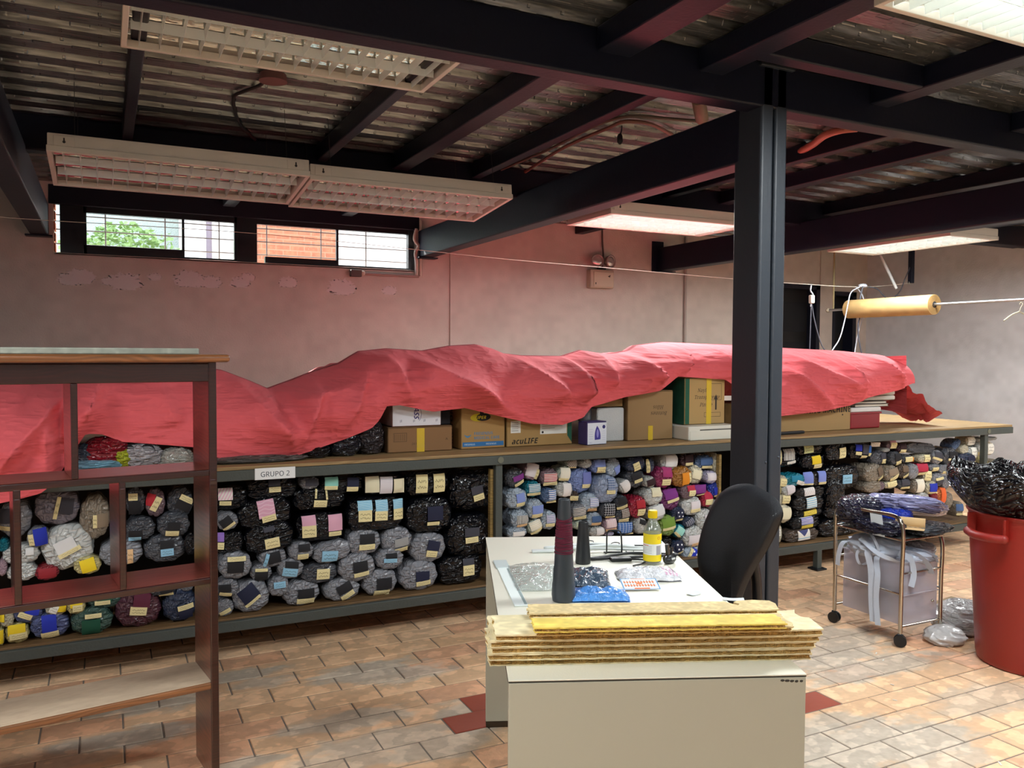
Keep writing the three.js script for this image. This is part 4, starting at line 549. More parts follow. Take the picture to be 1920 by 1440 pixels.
[5.76,0.497,0.042,0.05,"grey",2.0,0,"grey roll in clear film, third row, sixteenth from left, in the right bay",[]],
[5.701,0.397,0.059,0.068,"orange",2.0,0,"orange roll with orange swatch, fourth row, seventh from left, in the right bay",[["s","orangered",0.007,0.006,0.058,0.117,-4,""]]],
[5.8,0.357,0.046,0.063,"taupe",2.0,0,"taupe roll in clear film, fourth row, eighth from left, in the right bay",[]],
[5.485,0.405,0.081,0.036,"white",2.0,0,"white roll in clear film, fourth row, fifth from left, in the right bay",[]],
[5.142,0.524,0.068,0.029,"cream",2.0,0,"cream roll with paper tag, third row, tenth from left, in the right bay",[["t","c",0.009,0.007,0.108,0.038,8,""]]],
[5.009,0.521,0.067,0.036,"mauve",2.0,0,"mauve roll in clear film, third row, ninth from left, in the right bay",[]],
[5.917,0.282,0.043,0.058,"taupe",2.0,0,"taupe roll with denim swatch, bottom row, fourth from left, in the right bay",[["s","denim",-0.003,0.015,0.076,0.053,-2,""],["t","c",0.001,-0.037,0.072,0.017,-1,""]]],
[5.605,0.396,0.035,0.037,"red",2.0,0,"dark red roll, fourth row, sixth from left, in the right bay",[]]
];
// ---------------------------------------------------------------- wrapped fabric rolls on the lower shelf
const patterns = {};
{
  const P = (draw) => canvasTex(128, 128, draw), stripes = (g, w, h, c, n, vert, t = 0.5) => { g.fillStyle = c; for (let k = 0; k < n; k++) vert ? g.fillRect((k + 0.25) * w / n, 0, w / n * t, h) : g.fillRect(0, (k + 0.25) * h / n, w, h / n * t); };
  const white = (g, w, h) => { g.fillStyle = '#ffffff'; g.fillRect(0, 0, w, h); };
  patterns.mk = (kind, col) => P((g, w, h) => {
    const darkBase = ['plaid', 'dot'].includes(kind); g.fillStyle = darkBase ? col : '#ece8e0'; g.fillRect(0, 0, w, h);
    if (kind === 'strh') stripes(g, w, h, col, 5, false); if (kind === 'strv') stripes(g, w, h, col, 7, true, 0.45);
    if (kind === 'str45') { g.strokeStyle = col; g.lineWidth = 12; for (let k = -4; k < 8; k++) { g.beginPath(); g.moveTo(k * 28, 0); g.lineTo(k * 28 - 60, h); g.stroke(); } }
    if (kind === 'chk') { g.fillStyle = col; for (let a = 0; a < 10; a++) for (let b = 0; b < 8; b++) if ((a + b) & 1) g.fillRect(a * w / 10, b * h / 8, w / 10, h / 8); }
    if (kind === 'plaid') { g.strokeStyle = 'rgba(225,225,230,0.75)'; g.lineWidth = 5; for (let k = 0; k < 5; k++) { g.beginPath(); g.moveTo((k + 0.5) * w / 5, 0); g.lineTo((k + 0.5) * w / 5, h); g.moveTo(0, (k + 0.5) * h / 5); g.lineTo(w, (k + 0.5) * h / 5); g.stroke(); } }
    if (kind === 'dot') { g.fillStyle = '#f0f0f2'; for (const [a, b] of [[30, 34], [92, 48], [40, 96], [104, 110]]) { g.beginPath(); g.arc(a, b, 12, 0, 7); g.fill(); } }
    if (kind === 'chev') { g.fillStyle = '#3d4378'; g.beginPath(); g.moveTo(10, 0); g.lineTo(118, 0); g.lineTo(64, 80); g.fill(); g.fillStyle = col; g.fillRect(0, 96, w, 10); }
    if (kind === 'wav') { g.fillStyle = col; g.fillRect(0, 0, w, h); g.strokeStyle = 'rgba(255,255,255,0.45)'; g.lineWidth = 4; for (let k = 0; k < 5; k++) { g.beginPath(); for (let x = 0; x <= w; x += 8) { const y = 14 + k * 26 + 6 * Math.sin(x * 0.06 + k); x ? g.lineTo(x, y) : g.moveTo(x, y); } g.stroke(); } }
    if (kind === 'dark') { g.fillStyle = col; g.fillRect(0, 0, w, h); }
  });
}
const matCache = new Map(), once = (k, f) => { if (!matCache.has(k)) matCache.set(k, f()); return matCache.get(k); };
const rollCrinkle = rep(filmTex, 0.9);
const rollMat = (c) => once('r' + c, () => c === 'black' ? phy(ROLL_COLOURS[c], { roughness: 0.11, ior: 1.5, bumpMap: rollCrinkle, bumpScale: 0.013 }) : phy(ROLL_COLOURS[c], { roughness: 0.15, ior: 1.6, bumpMap: rollCrinkle, bumpScale: 0.013 }));
const swatchMat = (c, p) => once('s' + c + p, () => std(p && p !== 'dark' ? '#ffffff' : SWATCH_COLOURS[c], { roughness: 0.75, ...(p && p !== 'dark' ? { map: patterns.mk(p, SWATCH_COLOURS[c]) } : {}) }));
const scrawl = [1, 2, 3].map((s) => canvasTex(128, 64, (g, w, h) => { const r = rng(s * 13); g.fillStyle = '#ffffff'; g.fillRect(0, 0, w, h); g.strokeStyle = 'rgba(90,80,70,0.75)'; g.lineWidth = 2.4; for (let l = 0; l < 2; l++) { g.beginPath(); let x = 16; g.moveTo(x, 24 + l * 20); while (x < 108) { x += 4 + r() * 5; g.lineTo(x, 24 + l * 20 + (r() - 0.5) * 11); } g.stroke(); } }));
const tagMat = (c, k) => once('t' + c + k, () => std(TAG_COLOURS[c], { roughness: 0.8, map: scrawl[k] }));
const CAP = 0.3;   // share of the half depth that the rounded end takes
function rollGeo(q, seed) {
  const nu = 64, prof = [];
  for (let k = 0; k <= 8; k++) { const a = k / 8 * Math.PI / 2; prof.push([Math.pow(Math.sin(a), 0.8), CAP * (Math.pow(Math.cos(a), 0.8) - 1)]); }
  prof.push([1.0, -0.6], [1.0, -1.0], [0.99, -1.35], [0.9, -1.68], [0.6, -1.85], [0.0, -1.9]);
  return grid(nu, prof.length - 1, (u, v) => {
    const a = -u * 2 * Math.PI, [r, z] = prof[Math.round(v * (prof.length - 1))], c = Math.cos(a), s = Math.sin(a), e = 2 / q;
    const ux = Math.sign(c) * Math.pow(Math.abs(c), e), uy = Math.sign(s) * Math.pow(Math.abs(s), e);
    const w = 1 + r * (0.07 * fbm(c * 1.6 + seed * 3.1, s * 1.6, z * 2 + seed, 3) + 0.035 * Math.sin(a * 9 + seed + 3 * N(z * 3, seed))); const pl = z > -CAP ? 0.05 * r * (1 - r * r) * (ridge(c * 3.3 + seed, s * 3.3, seed * 2.2, 2) + 0.5 * Math.sin(a * 13 + seed * 3)) : 0;
    return [ux * r * w, uy * r * w, z + pl, ux * r * 0.5 + seed * 0.37 + z * 0.6, uy * r * 0.5 + seed * 0.11];
  });
}
const rollShapes = { 2: [1, 2, 3].map((s) => rollGeo(2.15, s)), 2.4: [4, 5].map((s) => rollGeo(2.5, s)), 2.6: [6, 7].map((s) => rollGeo(2.8, s)), 3: [8, 9, 10].map((s) => rollGeo(3.4, s)), 4: [11, 12].map((s) => rollGeo(4.4, s)) };
{
  const rr = rng(2024);
  ROLLS.forEach(([x, y, rx, ry, body, q, rot, label, pats], n) => {
    if (y - ry * 0.97 < 0.195) { const t = y + ry; ry = Math.max(ry * 0.8, (t - 0.195) / 1.97); y = t - ry; } if (y + ry > 0.855) { const b = y - ry; ry = Math.max(ry * 0.8, (0.855 - b) / 2); y = Math.min(y, 0.856 - ry); }
    const shapes = rollShapes[q] ?? rollShapes[2], hd = clamp(1.7 * Math.min(rx, ry), 0.07, 0.3), zf = TF - 0.035 - 0.03 * rr() - (y > 0.7 ? 0.02 : 0), bundle = body === 'black';
    const o = thing(bundle ? 'fabric_bundle' : 'fabric_roll', label, bundle ? 'bundle' : 'fabric roll', [x, y, zf], 0, 'wrapped fabric rolls under the table');
    const turn = R(-rot), b = mesh('wrapped_body', shapes[n % shapes.length], rollMat(body), o); b.scale.set(rx * (bundle ? 0.99 : 1.02), ry * (bundle ? 0.99 : 1.01), hd); b.rotation.z = turn;
    const Q = q === 2 ? 2.15 : q + 0.3, cap = CAP * hd, cz = Math.cos(-turn), sz = Math.sin(-turn);
    const surf = (X, Y) => { const lx = X * cz - Y * sz, ly = X * sz + Y * cz; const r = Math.min(0.985, Math.pow(Math.pow(Math.abs(lx / rx), Q) + Math.pow(Math.abs(ly / ry), Q), 1 / Q)); const a = Math.asin(Math.pow(r, 1.25)); return cap * (Math.pow(Math.cos(a), 0.8) - 1); };
    let layer = 0; const order = pats.slice().sort((a, c) => (a[0] === 's' ? 0 : 1) - (c[0] === 's' ? 0 : 1));
    for (const [kind, col, dx, dy, w, h, pr, pat] of order) {
      layer++; const c = Math.cos(R(pr)), s = Math.sin(R(pr));
      const pt = (u, v, lift) => { let X = dx + (u - 0.5) * w * c - (v - 0.5) * h * s, Y = dy + (u - 0.5) * w * s + (v - 0.5) * h * c; X = clamp(X, -rx * 0.98, rx * 0.98); Y = clamp(Y, -ry * 0.98, ry * 0.98); return [X, Y, surf(X, Y) + 0.05 * hd * 0.7 + lift + layer * 0.0012, u, v]; };
      const top = grid(5, 5, (u, v) => pt(u, v, 0.002)), under = grid(5, 5, (u, v) => pt(1 - u, v, -0.002));
      mesh(kind === 's' ? 'swatch' : 'paper_tag', join([top, under]), kind === 's' ? swatchMat(col, pat) : tagMat(col, n % 3), o);
    }
  });
}
// ---------------------------------------------------------------- red dust cloth over the goods on the table
const clothMat = (() => std(new THREE.Color().setRGB(0.74, 0.11, 0.125), { roughness: 0.82, side: THREE.DoubleSide, bumpMap: rep(crinkleTex, 0.9, 2.6), bumpScale: 0.014 }))();
{
  const top = curve([[-1.7, 1.30], [-1.0, 1.36], [-0.418, 1.341], [-0.348, 1.340], [-0.317, 1.314], [-0.192, 1.326], [-0.112, 1.346], [0.009, 1.388], [0.231, 1.414], [0.384, 1.403], [0.556, 1.377], [0.698, 1.319], [0.790, 1.277], [0.924, 1.325], [1.021, 1.363], [1.180, 1.413], [1.294, 1.480], [1.461, 1.497], [1.679, 1.485], [1.848, 1.515], [2.023, 1.526], [2.119, 1.504], [2.203, 1.472], [2.340, 1.459], [2.620, 1.456], [2.758, 1.495], [2.954, 1.471], [3.122, 1.493], [3.182, 1.529], [3.413, 1.553], [3.977, 1.540], [4.508, 1.521], [5.106, 1.502], [5.392, 1.481], [5.796, 1.461]]), hem = curve([[-1.7, 0.78], [-0.498, 0.807], [-0.418, 0.832], [-0.319, 0.851], [-0.257, 0.865], [-0.191, 0.916], [-0.148, 0.986], [-0.111, 1.057], [-0.082, 1.098], [-0.017, 1.090], [0.069, 1.052], [0.172, 1.040], [0.388, 1.012], [0.499, 0.952], [0.647, 0.963], [0.816, 0.936], [0.931, 0.965], [1.124, 1.023], [1.258, 1.073], [1.305, 1.117], [1.346, 1.187], [1.414, 1.191], [1.605, 1.151], [1.785, 1.167], [2.048, 1.106], [2.219, 1.063], [2.422, 1.050], [2.568, 1.090], [2.627, 1.152], [2.855, 1.205], [3.122, 1.240], [3.265, 1.329], [3.637, 1.305], [4.109, 1.050], [4.479, 1.073], [4.775, 1.110], [4.973, 1.164], [5.268, 1.209], [5.446, 1.259]]);
  const g = thing('red_dust_cloth', 'long red cloth draped over the boxes and bags on the table', 'cloth', [0, 0, 0]);
  const X0 = -1.6, X1 = 5.47, nu = 420, nv = 72;
  const FOLDS = [[[1.572, 1.429], [1.967, 1.209], 0.07, 0.14], [[2.206, 1.442], [2.422, 1.241], 0.06, 0.1], [[2.567, 1.494], [2.581, 1.206], 0.08, 0.09], [[2.994, 1.499], [3.118, 1.297], 0.07, 0.1], [[2.815, 1.482], [2.779, 1.285], 0.04, 0.08], [[0.895, 1.239], [1.146, 1.299], 0.04, 0.08], [[0.735, 1.270], [0.853, 0.979], 0.05, 0.12], [[0.618, 1.325], [0.787, 1.092], 0.035, 0.08], [[1.005, 1.307], [0.894, 1.005], 0.05, 0.1], [[-0.014, 1.357], [-0.106, 1.049], 0.09, 0.12], [[-0.168, 1.273], [-0.383, 0.989], 0.05, 0.1], [[0.238, 1.368], [0.307, 1.135], 0.03, 0.1], [[1.262, 1.389], [1.117, 1.080], 0.04, 0.12], [[1.785, 1.297], [2.121, 1.122], 0.045, 0.1], [[4.209, 1.378], [4.605, 1.091], 0.05, 0.1], [[4.835, 1.414], [4.898, 1.103], 0.05, 0.1], [[4.365, 1.470], [4.786, 1.260], 0.04, 0.1], [[3.388, 1.519], [3.306, 1.347], 0.05, 0.06], [[3.652, 1.521], [3.710, 1.326], 0.05, 0.06], [[5.165, 1.453], [5.345, 1.213], 0.05, 0.07], [[1.395, 1.461], [1.471, 1.214], 0.04, 0.1]];   // start, end, depth, width of the strongest folds
  const fold = (x, y, z) => { // sharp hanging folds and soft swags
    const a = ridge(x * 1.25 + 0.55 * y, y * 1.5 - 0.9 * x * 0.35, 3.3, 3), b = fbm(x * 2.4 + 1.3 * y, y * 3.1 + z, 8.1, 3), c = ridge(x * 3.1 - 1.6 * y, y * 2.2 + x * 0.6, 12.7, 2);
    let w = 0.035 * (a - 0.25) + 0.05 * b + 0.014 * (c - 0.2);
    for (const [[ax, ay], [bx, by], amp, wd] of FOLDS) { const dx = bx - ax, dy = by - ay, l = Math.hypot(dx, dy), t = ((x - ax) * dx + (y - ay) * dy) / (l * l), d = ((x - ax) * dy - (y - ay) * dx) / l; const e = smooth(-0.15, 0.12, t) * smooth(1.25, 0.85, t); w += 2.2 * amp * e * (d > 0 ? Math.exp(-d / wd) : Math.exp(d / (wd * 0.22))); }
    return w;
  };
  mesh('cloth_sheet', grid(nu, nv, (u, v) => {
    const x = lerp(X0, X1, u), T = top(x), H = hem(x), over = smooth(0.93, 0.89, H);
    if (v < 0.5) {
      const s = v * 2, zh = lerp(-4.235, -4.065, over), crest = -4.62, y = lerp(H, T, 1 - Math.pow(1 - s, 1.25)), z = lerp(zh, crest, Math.pow(s, 2.6));
      const w = fold(x, y, z) * Math.min(1, 0.25 + s * 2.2) * (1 - 0.75 * Math.pow(s, 8));
      return [x + 0.02 * fbm(x * 3, y * 4, 2.2), y - 0.012 * Math.sin(x * 9 + s * 5) * s * (1 - s), z + Math.max(w, -0.1) + (over ? 0.03 * over * (1 - s) : 0), x * 1.0, y * 1.0];
    }
    const t = (v - 0.5) * 2, z = -4.62 - 1.15 * t, y = T - 0.03 * smooth(0, 0.15, t) - 0.10 * t + 0.045 * (fbm(x * 2.1, z * 2.6, 5.5, 3)) * smooth(0, 0.2, t) - 0.5 * smooth(0.86, 1, t) * (T - 0.95);
    return [x, Math.max(y, 0.94), z, x, 2 - z];
  }), clothMat, g);
  // end of the cloth that hangs down behind and lies in a heap on the table
  mesh('cloth_end', grid(26, 40, (u, v) => {
    const A = V(5.40, 1.30, -4.66), B = V(5.83, 0.945, -4.42), w = lerp(0.16, 0.11, v), c = A.clone().lerp(B, Math.pow(v, 0.85)); const a = (u - 0.5) * 2;
    const n = 0.05 * ridge(u * 2.2, v * 2.6, 6.6, 3) + 0.03 * fbm(u * 4, v * 5, 1.4, 3);
    return [c.x + a * w * 0.35, Math.max(0.936, c.y - Math.abs(a) * a * 0.05 + n), c.z - a * w * 1.5 + n * 0.7, u * 0.4, v * 0.6];
  }), clothMat, g);
  mesh('cloth_side', grid(20, 24, (u, v) => { const z = lerp(-4.3, -5.4, u), T = top(5.3) - 0.05 * u, y = lerp(T - 0.02, 1.02 + 0.1 * u, v); return [5.47 + 0.03 * Math.sin(u * 14) * v - 0.02 * (1 - v), y, z, u, v]; }), clothMat, g);
}
// ---------------------------------------------------------------- boxes and packs on the table
const cardTex = dataTex(256, 256, (u, v) => { const k = 0.9 + 0.06 * Math.sin(u * 90 * 2 * Math.PI) * 0.3 + 0.12 * (tn[1](u, v) - 0.5); return [k, k, k]; }, true);
const card = (c) => once('card' + c, () => std(c, { roughness: 0.8, map: rep(cardTex, 2) }));
const tapeMat = phy('#d7b52c', { roughness: 0.3, clearcoat: 0.6 });
function carton(name, label, cat, x0, x1, y0, y1, depth, mat, { zf = -4.3, turn = 0, front, res = 512, tape, side } = {}) {
  const w = x1 - x0, h = y1 - y0, o = thing(name, label, cat, [(x0 + x1) / 2, y0, zf - depth / 2], turn);
  mesh('body', rbox(w, h, depth, 0.006, 0, h / 2, 0), mat, o);
  mesh('top_flap', rbox(w - 0.004, 0.004, depth / 2 - 0.004, 0.001, 0, h + 0.002, depth / 4), mat, o); mesh('top_flap', rbox(w - 0.004, 0.004, depth / 2 - 0.004, 0.001, 0, h + 0.002, -depth / 4), mat, o);
  if (front) mesh('front_print', new THREE.PlaneGeometry(w - 0.008, h - 0.008).translate(0, h / 2, depth / 2 + 0.0012), std('#ffffff', { roughness: 0.75, map: canvasTex(res, Math.max(32, Math.round(res * h / w)), front) }), o);
  if (tape) for (const [tx, tw, a, b] of tape) mesh('tape', rbox(tw, b - a, 0.0012, 0.0005, tx, (a + b) / 2, depth / 2 + 0.002), tapeMat, o);
  if (side) mesh('side_print', new THREE.PlaneGeometry(depth - 0.01, h - 0.01).rotateY(-Math.PI / 2).translate(-w / 2 - 0.0012, h / 2, 0), std('#ffffff', { roughness: 0.75, map: canvasTex(res, Math.round(res * h / depth), side) }), o);
  return o;
}
const bg = (c) => (g, w, h) => { g.fillStyle = c; g.fillRect(0, 0, w, h); };
const TT = TOP - 0.001;
carton('cardboard_box', 'brown carton with yellow tape strip under the white box', 'box', 1.371, 1.747, TT, 1.062, 0.3, card('#7d5a37'), { front: (g, w, h) => { bg('#8a6540')(g, w, h); g.strokeStyle = '#4a3320'; g.lineWidth = 3; g.strokeRect(w * 0.08, h * 0.2, w * 0.2, h * 0.36); for (let k = 0; k < 6; k++) { g.beginPath(); g.moveTo(w * (0.1 + k * 0.03), h * 0.24); g.lineTo(w * (0.1 + k * 0.03), h * 0.52); g.stroke(); } g.fillStyle = '#4a3320'; g.font = `${h * 0.13}px sans-serif`; g.fillText('24 PIEZAS', w * 0.36, h * 0.72); g.font = `bold ${h * 0.2}px sans-serif`; g.fillText('^', w * 0.9, h * 0.62); }, tape: [[0.0, 0.045, 0, 0.13]] });
carton('white_box', 'white carton with purple lettering standing on the brown carton', 'box', 1.395, 1.68, 1.068, 1.19, 0.28, card('#b98d84'), { front: (g, w, h) => { bg('#e2e0e6')(g, w, h); g.save(); g.translate(w * 0.44, h * 0.1); g.rotate(Math.PI / 2); g.fillStyle = '#31266e'; g.font = `bold italic ${h * 0.34}px sans-serif`; g.fillText('ASS', 0, 0); g.restore(); g.strokeStyle = '#31266e'; g.lineWidth = 4; g.beginPath(); g.arc(w * 0.38, h * 0.45, h * 0.5, -0.7, 0.7); g.stroke(); g.fillStyle = '#8d8a99'; for (const k of [0.15, 0.42, 0.64, 0.9]) { g.fillRect(w * k, h * 0.72, 6, h * 0.12); g.fillRect(w * k + 12, h * 0.7, 6, h * 0.12); } } });
carton('black_box', 'small black box between the white box and the motor oil carton', 'box', 1.692, 1.752, 1.068, 1.15, 0.2, card('#15131a'), { zf: -4.34 });
carton('cardboard_box', 'carton with blue medical print and a black lightning badge', 'box', 1.80, 2.076, TT, 1.185, 0.3, card('#a07b47'), {
  front: (g, w, h) => { bg('#a9834d')(g, w, h); g.fillStyle = '#2f6fa8'; g.fillRect(w * 0.02, h * 0.86, w * 0.96, h * 0.1); g.fillStyle = '#4b7ca0'; g.font = `bold ${w * 0.085}px sans-serif`; g.fillText('FRESENIUS', w * 0.28, h * 0.7); g.fillText('MEDICAL CARE', w * 0.28, h * 0.8); g.beginPath(); g.moveTo(w * 0.05, h * 0.68); g.quadraticCurveTo(w * 0.14, h * 0.75, w * 0.23, h * 0.68); g.quadraticCurveTo(w * 0.14, h * 0.84, w * 0.05, h * 0.68); g.fill(); g.fillStyle = '#d8e4ea'; g.font = `${w * 0.05}px sans-serif`; g.fillText('FRESENIUS', w * 0.06, h * 0.93); g.fillText('FRESENIUS', w * 0.56, h * 0.93); g.fillStyle = '#d6c22a'; g.beginPath(); g.ellipse(w * 0.4, h * 0.3, w * 0.2, h * 0.09, -0.05, 0, 7); g.fill(); g.fillStyle = '#15151a'; g.beginPath(); g.ellipse(w * 0.5, h * 0.3, w * 0.17, h * 0.085, -0.05, 0, 7); g.fill(); g.fillRect(w * 0.42, h * 0.05, w * 0.09, h * 0.3); g.fillStyle = '#d6c22a'; g.font = `bold italic ${w * 0.1}px sans-serif`; g.fillText('SUPER', w * 0.26, h * 0.34); },
  side: (g, w, h) => { bg('#936d3c')(g, w, h); g.save(); g.translate(w * 0.3, h * 0.95); g.rotate(-Math.PI / 2); g.fillStyle = '#3a1a18'; g.font = `bold ${w * 0.2}px sans-serif`; g.fillText('15W-40', 0, 0); g.fillText('MOTOR OIL', 0, w * 0.3); g.restore(); } });
carton('cardboard_box', 'low tan carton with black lettering and white label, green right corner', 'box', 2.087, 2.526, TT, 1.10, 0.3, card('#a8854f'), {
  front: (g, w, h) => { bg('#ab8853')(g, w, h); g.fillStyle = '#17140f'; g.font = `italic bold ${h * 0.27}px sans-serif`; g.fillText('acuLIFE', w * 0.06, h * 0.93); g.fillStyle = '#e6e4dc'; g.fillRect(w * 0.05, h * 0.12, w * 0.15, h * 0.42); g.fillRect(w * 0.5, h * 0.06, w * 0.42, h * 0.56); g.fillStyle = '#8d8a80'; for (let k = 0; k < 5; k++) { g.fillRect(w * 0.53, h * (0.12 + k * 0.07), w * (0.2 + 0.12 * (k & 1)), 4); g.fillRect(w * 0.065, h * (0.17 + k * 0.07), w * 0.1, 4); } g.fillStyle = '#17140f'; g.beginPath(); g.arc(w * 0.54, h * 0.55, h * 0.04, 0, 7); g.fill(); g.fillStyle = '#1d5a44'; g.beginPath(); g.moveTo(w * 0.93, 0); g.lineTo(w, 0); g.lineTo(w, h * 0.95); g.lineTo(w * 0.93, h * 0.7); g.fill(); } });
carton('iron_box', 'small white and purple box with a picture of a steam iron', 'box', 2.56, 2.71, TT, 1.062, 0.09, card('#4a3f7a'), { zf: -4.2, turn: R(6), front: (g, w, h) => { bg('#dfe3ee')(g, w, h); g.fillStyle = '#3d3690'; g.beginPath(); g.moveTo(w * 0.5, h * 0.14); g.quadraticCurveTo(w * 0.72, h * 0.4, w * 0.68, h * 0.78); g.lineTo(w * 0.38, h * 0.8); g.quadraticCurveTo(w * 0.34, h * 0.4, w * 0.5, h * 0.14); g.fill(); g.fillStyle = '#8f8ad0'; g.beginPath(); g.ellipse(w * 0.53, h * 0.5, w * 0.06, h * 0.2, 0, 0, 7); g.fill(); g.beginPath(); g.arc(w * 0.86, h * 0.2, w * 0.08, 0, 7); g.fillStyle = '#2d2a6a'; g.fill(); g.fillStyle = '#777bb0'; for (let k = 0; k < 5; k++) { g.fillRect(w * 0.08, h * (0.3 + k * 0.11), w * 0.2, 3); g.fillRect(w * 0.78, h * (0.4 + k * 0.1), w * 0.16, 3); } g.font = `${h * 0.06}px sans-serif`; g.fillText('220 v', w * 0.1, h * 0.95); } });
{ const o = thing('foam_block', 'white polystyrene block between the iron box and the tall carton', 'foam block', [2.82, TT, -4.42], R(-3)); mesh('block', rbox(0.195, 0.21, 0.2, 0.012, 0, 0.105, 0, 3), std('#cfd2d2', { roughness: 0.9, bumpMap: rep(fineTex, 8), bumpScale: 0.003 }), o); mesh('film_wrap', lump(0.05, 0.06, 0.06, 0.25, 3, { seg: 20 }).translate(-0.12, 0.17, -0.02), phy('#9fa4ac', { roughness: 0.25, clearcoat: 1 }), o); }
carton('cardboard_box', 'flat brown carton lying on the foam block under the cloth', 'box', 2.70, 2.91, 1.142, 1.19, 0.3, card('#9a7748'), { zf: -4.33 });
carton('cardboard_box', 'tall plain carton with upside-down handwriting and a tab of tape', 'box', 2.925, 3.274, TT, 1.235, 0.32, card('#8f7048'), { front: (g, w, h) => { bg('#96774e')(g, w, h); g.save(); g.translate(w * 0.9, h * 0.42); g.rotate(Math.PI); g.fillStyle = '#3a2a1a'; g.font = `italic ${h * 0.11}px serif`; g.fillText('Botones', w * 0.02, 0); g.fillText('Hilos', w * 0.1, h * 0.13); g.restore(); }, tape: [[0.0, 0.036, 0.0, 0.09]] });
{ const o = thing('drawer_box', 'low cream drawer box with a slot under the green-edged carton', 'box', [3.492, TT, -4.31]); const cm = phy('#d5d3c6', { roughness: 0.45 }); mesh('body', rbox(0.40, 0.088, 0.3, 0.008, 0, 0.044, 0), cm, o); mesh('slot', rbox(0.26, 0.01, 0.004, 0.001, 0.02, 0.062, 0.1495), std('#4a4842'), o); mesh('drawer_front', rbox(0.38, 0.06, 0.006, 0.003, 0, 0.03, 0.15), cm, o); }
carton('cardboard_box', 'carton with green side, handwriting, up arrows and yellow tape', 'box', 3.337, 3.664, 1.016, 1.318, 0.28, card('#a38450'), { zf: -4.26,
  front: (g, w, h) => { bg('#ad8d58')(g, w, h); g.fillStyle = '#17543d'; g.fillRect(0, 0, w * 0.1, h); g.strokeStyle = '#2a2118'; g.lineWidth = 3; g.font = `italic ${h * 0.11}px serif`; g.fillStyle = '#2a2118'; g.fillText('Naylon', w * 0.3, h * 0.3); g.fillText('Transparente', w * 0.22, h * 0.45); g.fillText('Pin   ie', w * 0.36, h * 0.62); g.strokeRect(w * 0.62, h * 0.12, w * 0.3, h * 0.36); for (const k of [0.6, 0.76]) { g.fillRect(w * k, h * 0.46, w * 0.04, h * 0.24); g.beginPath(); g.moveTo(w * (k - 0.03), h * 0.47); g.lineTo(w * (k + 0.02), h * 0.36); g.lineTo(w * (k + 0.07), h * 0.47); g.fill(); } g.strokeRect(w * 0.48, h * 0.76, w * 0.42, h * 0.09); }, tape: [[0.03, 0.04, 0, 0.3]] });
{ const g0 = card('#17543d'); const o = scene.children[scene.children.length - 1]; mesh('side_panel', rbox(0.003, 0.295, 0.272, 0.001, -0.165, 0.15, 0), g0, o); }
carton('machine_carton', 'long sewing machine carton behind the black column', 'box', 3.76, 4.871, TT, 1.13, 0.4, card('#a58453'), { front: (g, w, h) => { bg('#a88757')(g, w, h); g.fillStyle = '#1c1712'; g.font = `bold ${h * 0.3}px sans-serif`; g.fillText('SEWING MACHINE', w * 0.52, h * 0.36); g.beginPath(); g.arc(w * 0.93, h * 0.45, 6, 0, 7); g.fill(); }, res: 1024 });
{ const o = thing('red_tub', 'small red plastic tub with a white lid at the table end', 'tub', [5.05, TT, -4.44]); const rm = phy('#8e1420', { roughness: 0.4, clearcoat: 0.3 }); mesh('body', rbox(0.315, 0.118, 0.24, 0.012, 0, 0.059, 0), rm, o); mesh('rim', rbox(0.33, 0.014, 0.255, 0.005, 0, 0.115, 0), rm, o); mesh('lid', rbox(0.32, 0.036, 0.25, 0.01, 0, 0.14, 0), phy('#d8d4d0', { roughness: 0.4 }), o); }
for (const [k, y, w, c, l] of [[0, 1.085, 0.37, '#8f8478', 'thin grey folder lying on the red tub'], [1, 1.107, 0.34, '#5d5550', 'thin dark folder on the grey folder above the red tub']]) { const o = thing('folder', l, 'folder', [5.12 - k * 0.01, y, -4.45], R(2 - k * 4)); mesh('cover', rbox(w, 0.004, 0.25, 0.002, 0, 0.018, 0), std(c), o); mesh('cover', rbox(w, 0.004, 0.25, 0.002, 0, 0.002, 0), std(c), o); mesh('pages', rbox(w - 0.01, 0.012, 0.24, 0.001, 0, 0.01, 0), std('#cfc8ba', { roughness: 0.9 }), o); }
{ const o = thing('white_case', 'white plastic case on top of the folders at the table end', 'case', [5.2, 1.13, -4.46]); const wm = phy('#cdc8bd', { roughness: 0.35, clearcoat: 0.4 }); mesh('base', rbox(0.36, 0.035, 0.26, 0.012, 0, 0.018, 0, 3), wm, o); mesh('cover', rbox(0.36, 0.035, 0.26, 0.014, 0, 0.055, 0, 3), wm, o); }
single('black_bar', rbox(0.62, 0.02, 0.03, 0.006).rotateY(R(4)), dark, 'thin black bar lying along the table edge beside the column', 'bar', [4.02, TOP + 0.01, -4.2]);

// goods showing under the left hem of the cloth
const film = (c, s = 0.02) => once('film' + c + s, () => phy(c, { roughness: 0.15, ior: 1.6, bumpMap: rep(filmTex, 2), bumpScale: s }));
const pack = (name, label, cat, x, z, rx, ry, rz, c, seed, o = {}) => single(name, lump(rx, ry, rz, o.amp ?? 0.2, seed, { seg: o.seg ?? 32, flat: 0.15, power: 2.6, crease: 0.5 }), film(c), label, cat, [x, TOP + ry * 0.85, z]);
pack('garment_pack', 'pale blue garment pack in clear film under the cloth', 'pack', -0.041, -4.27, 0.13, 0.028, 0.08, '#7fb4cc', 5);
pack('garment_pack', 'dark grey garment pack on the pale blue one', 'pack', -0.078, -4.27, 0.06, 0.065, 0.05, '#3c4450', 6);
pack('garment_pack', 'dark red garment pack under the cloth behind the shelf unit', 'pack', 0.004, -4.27, 0.10, 0.08, 0.06, '#7c1622', 7);
pack('garment_pack', 'yellow-green garment pack beside the black socks', 'pack', 0.062, -4.27, 0.07, 0.055, 0.06, '#a9b02a', 8);
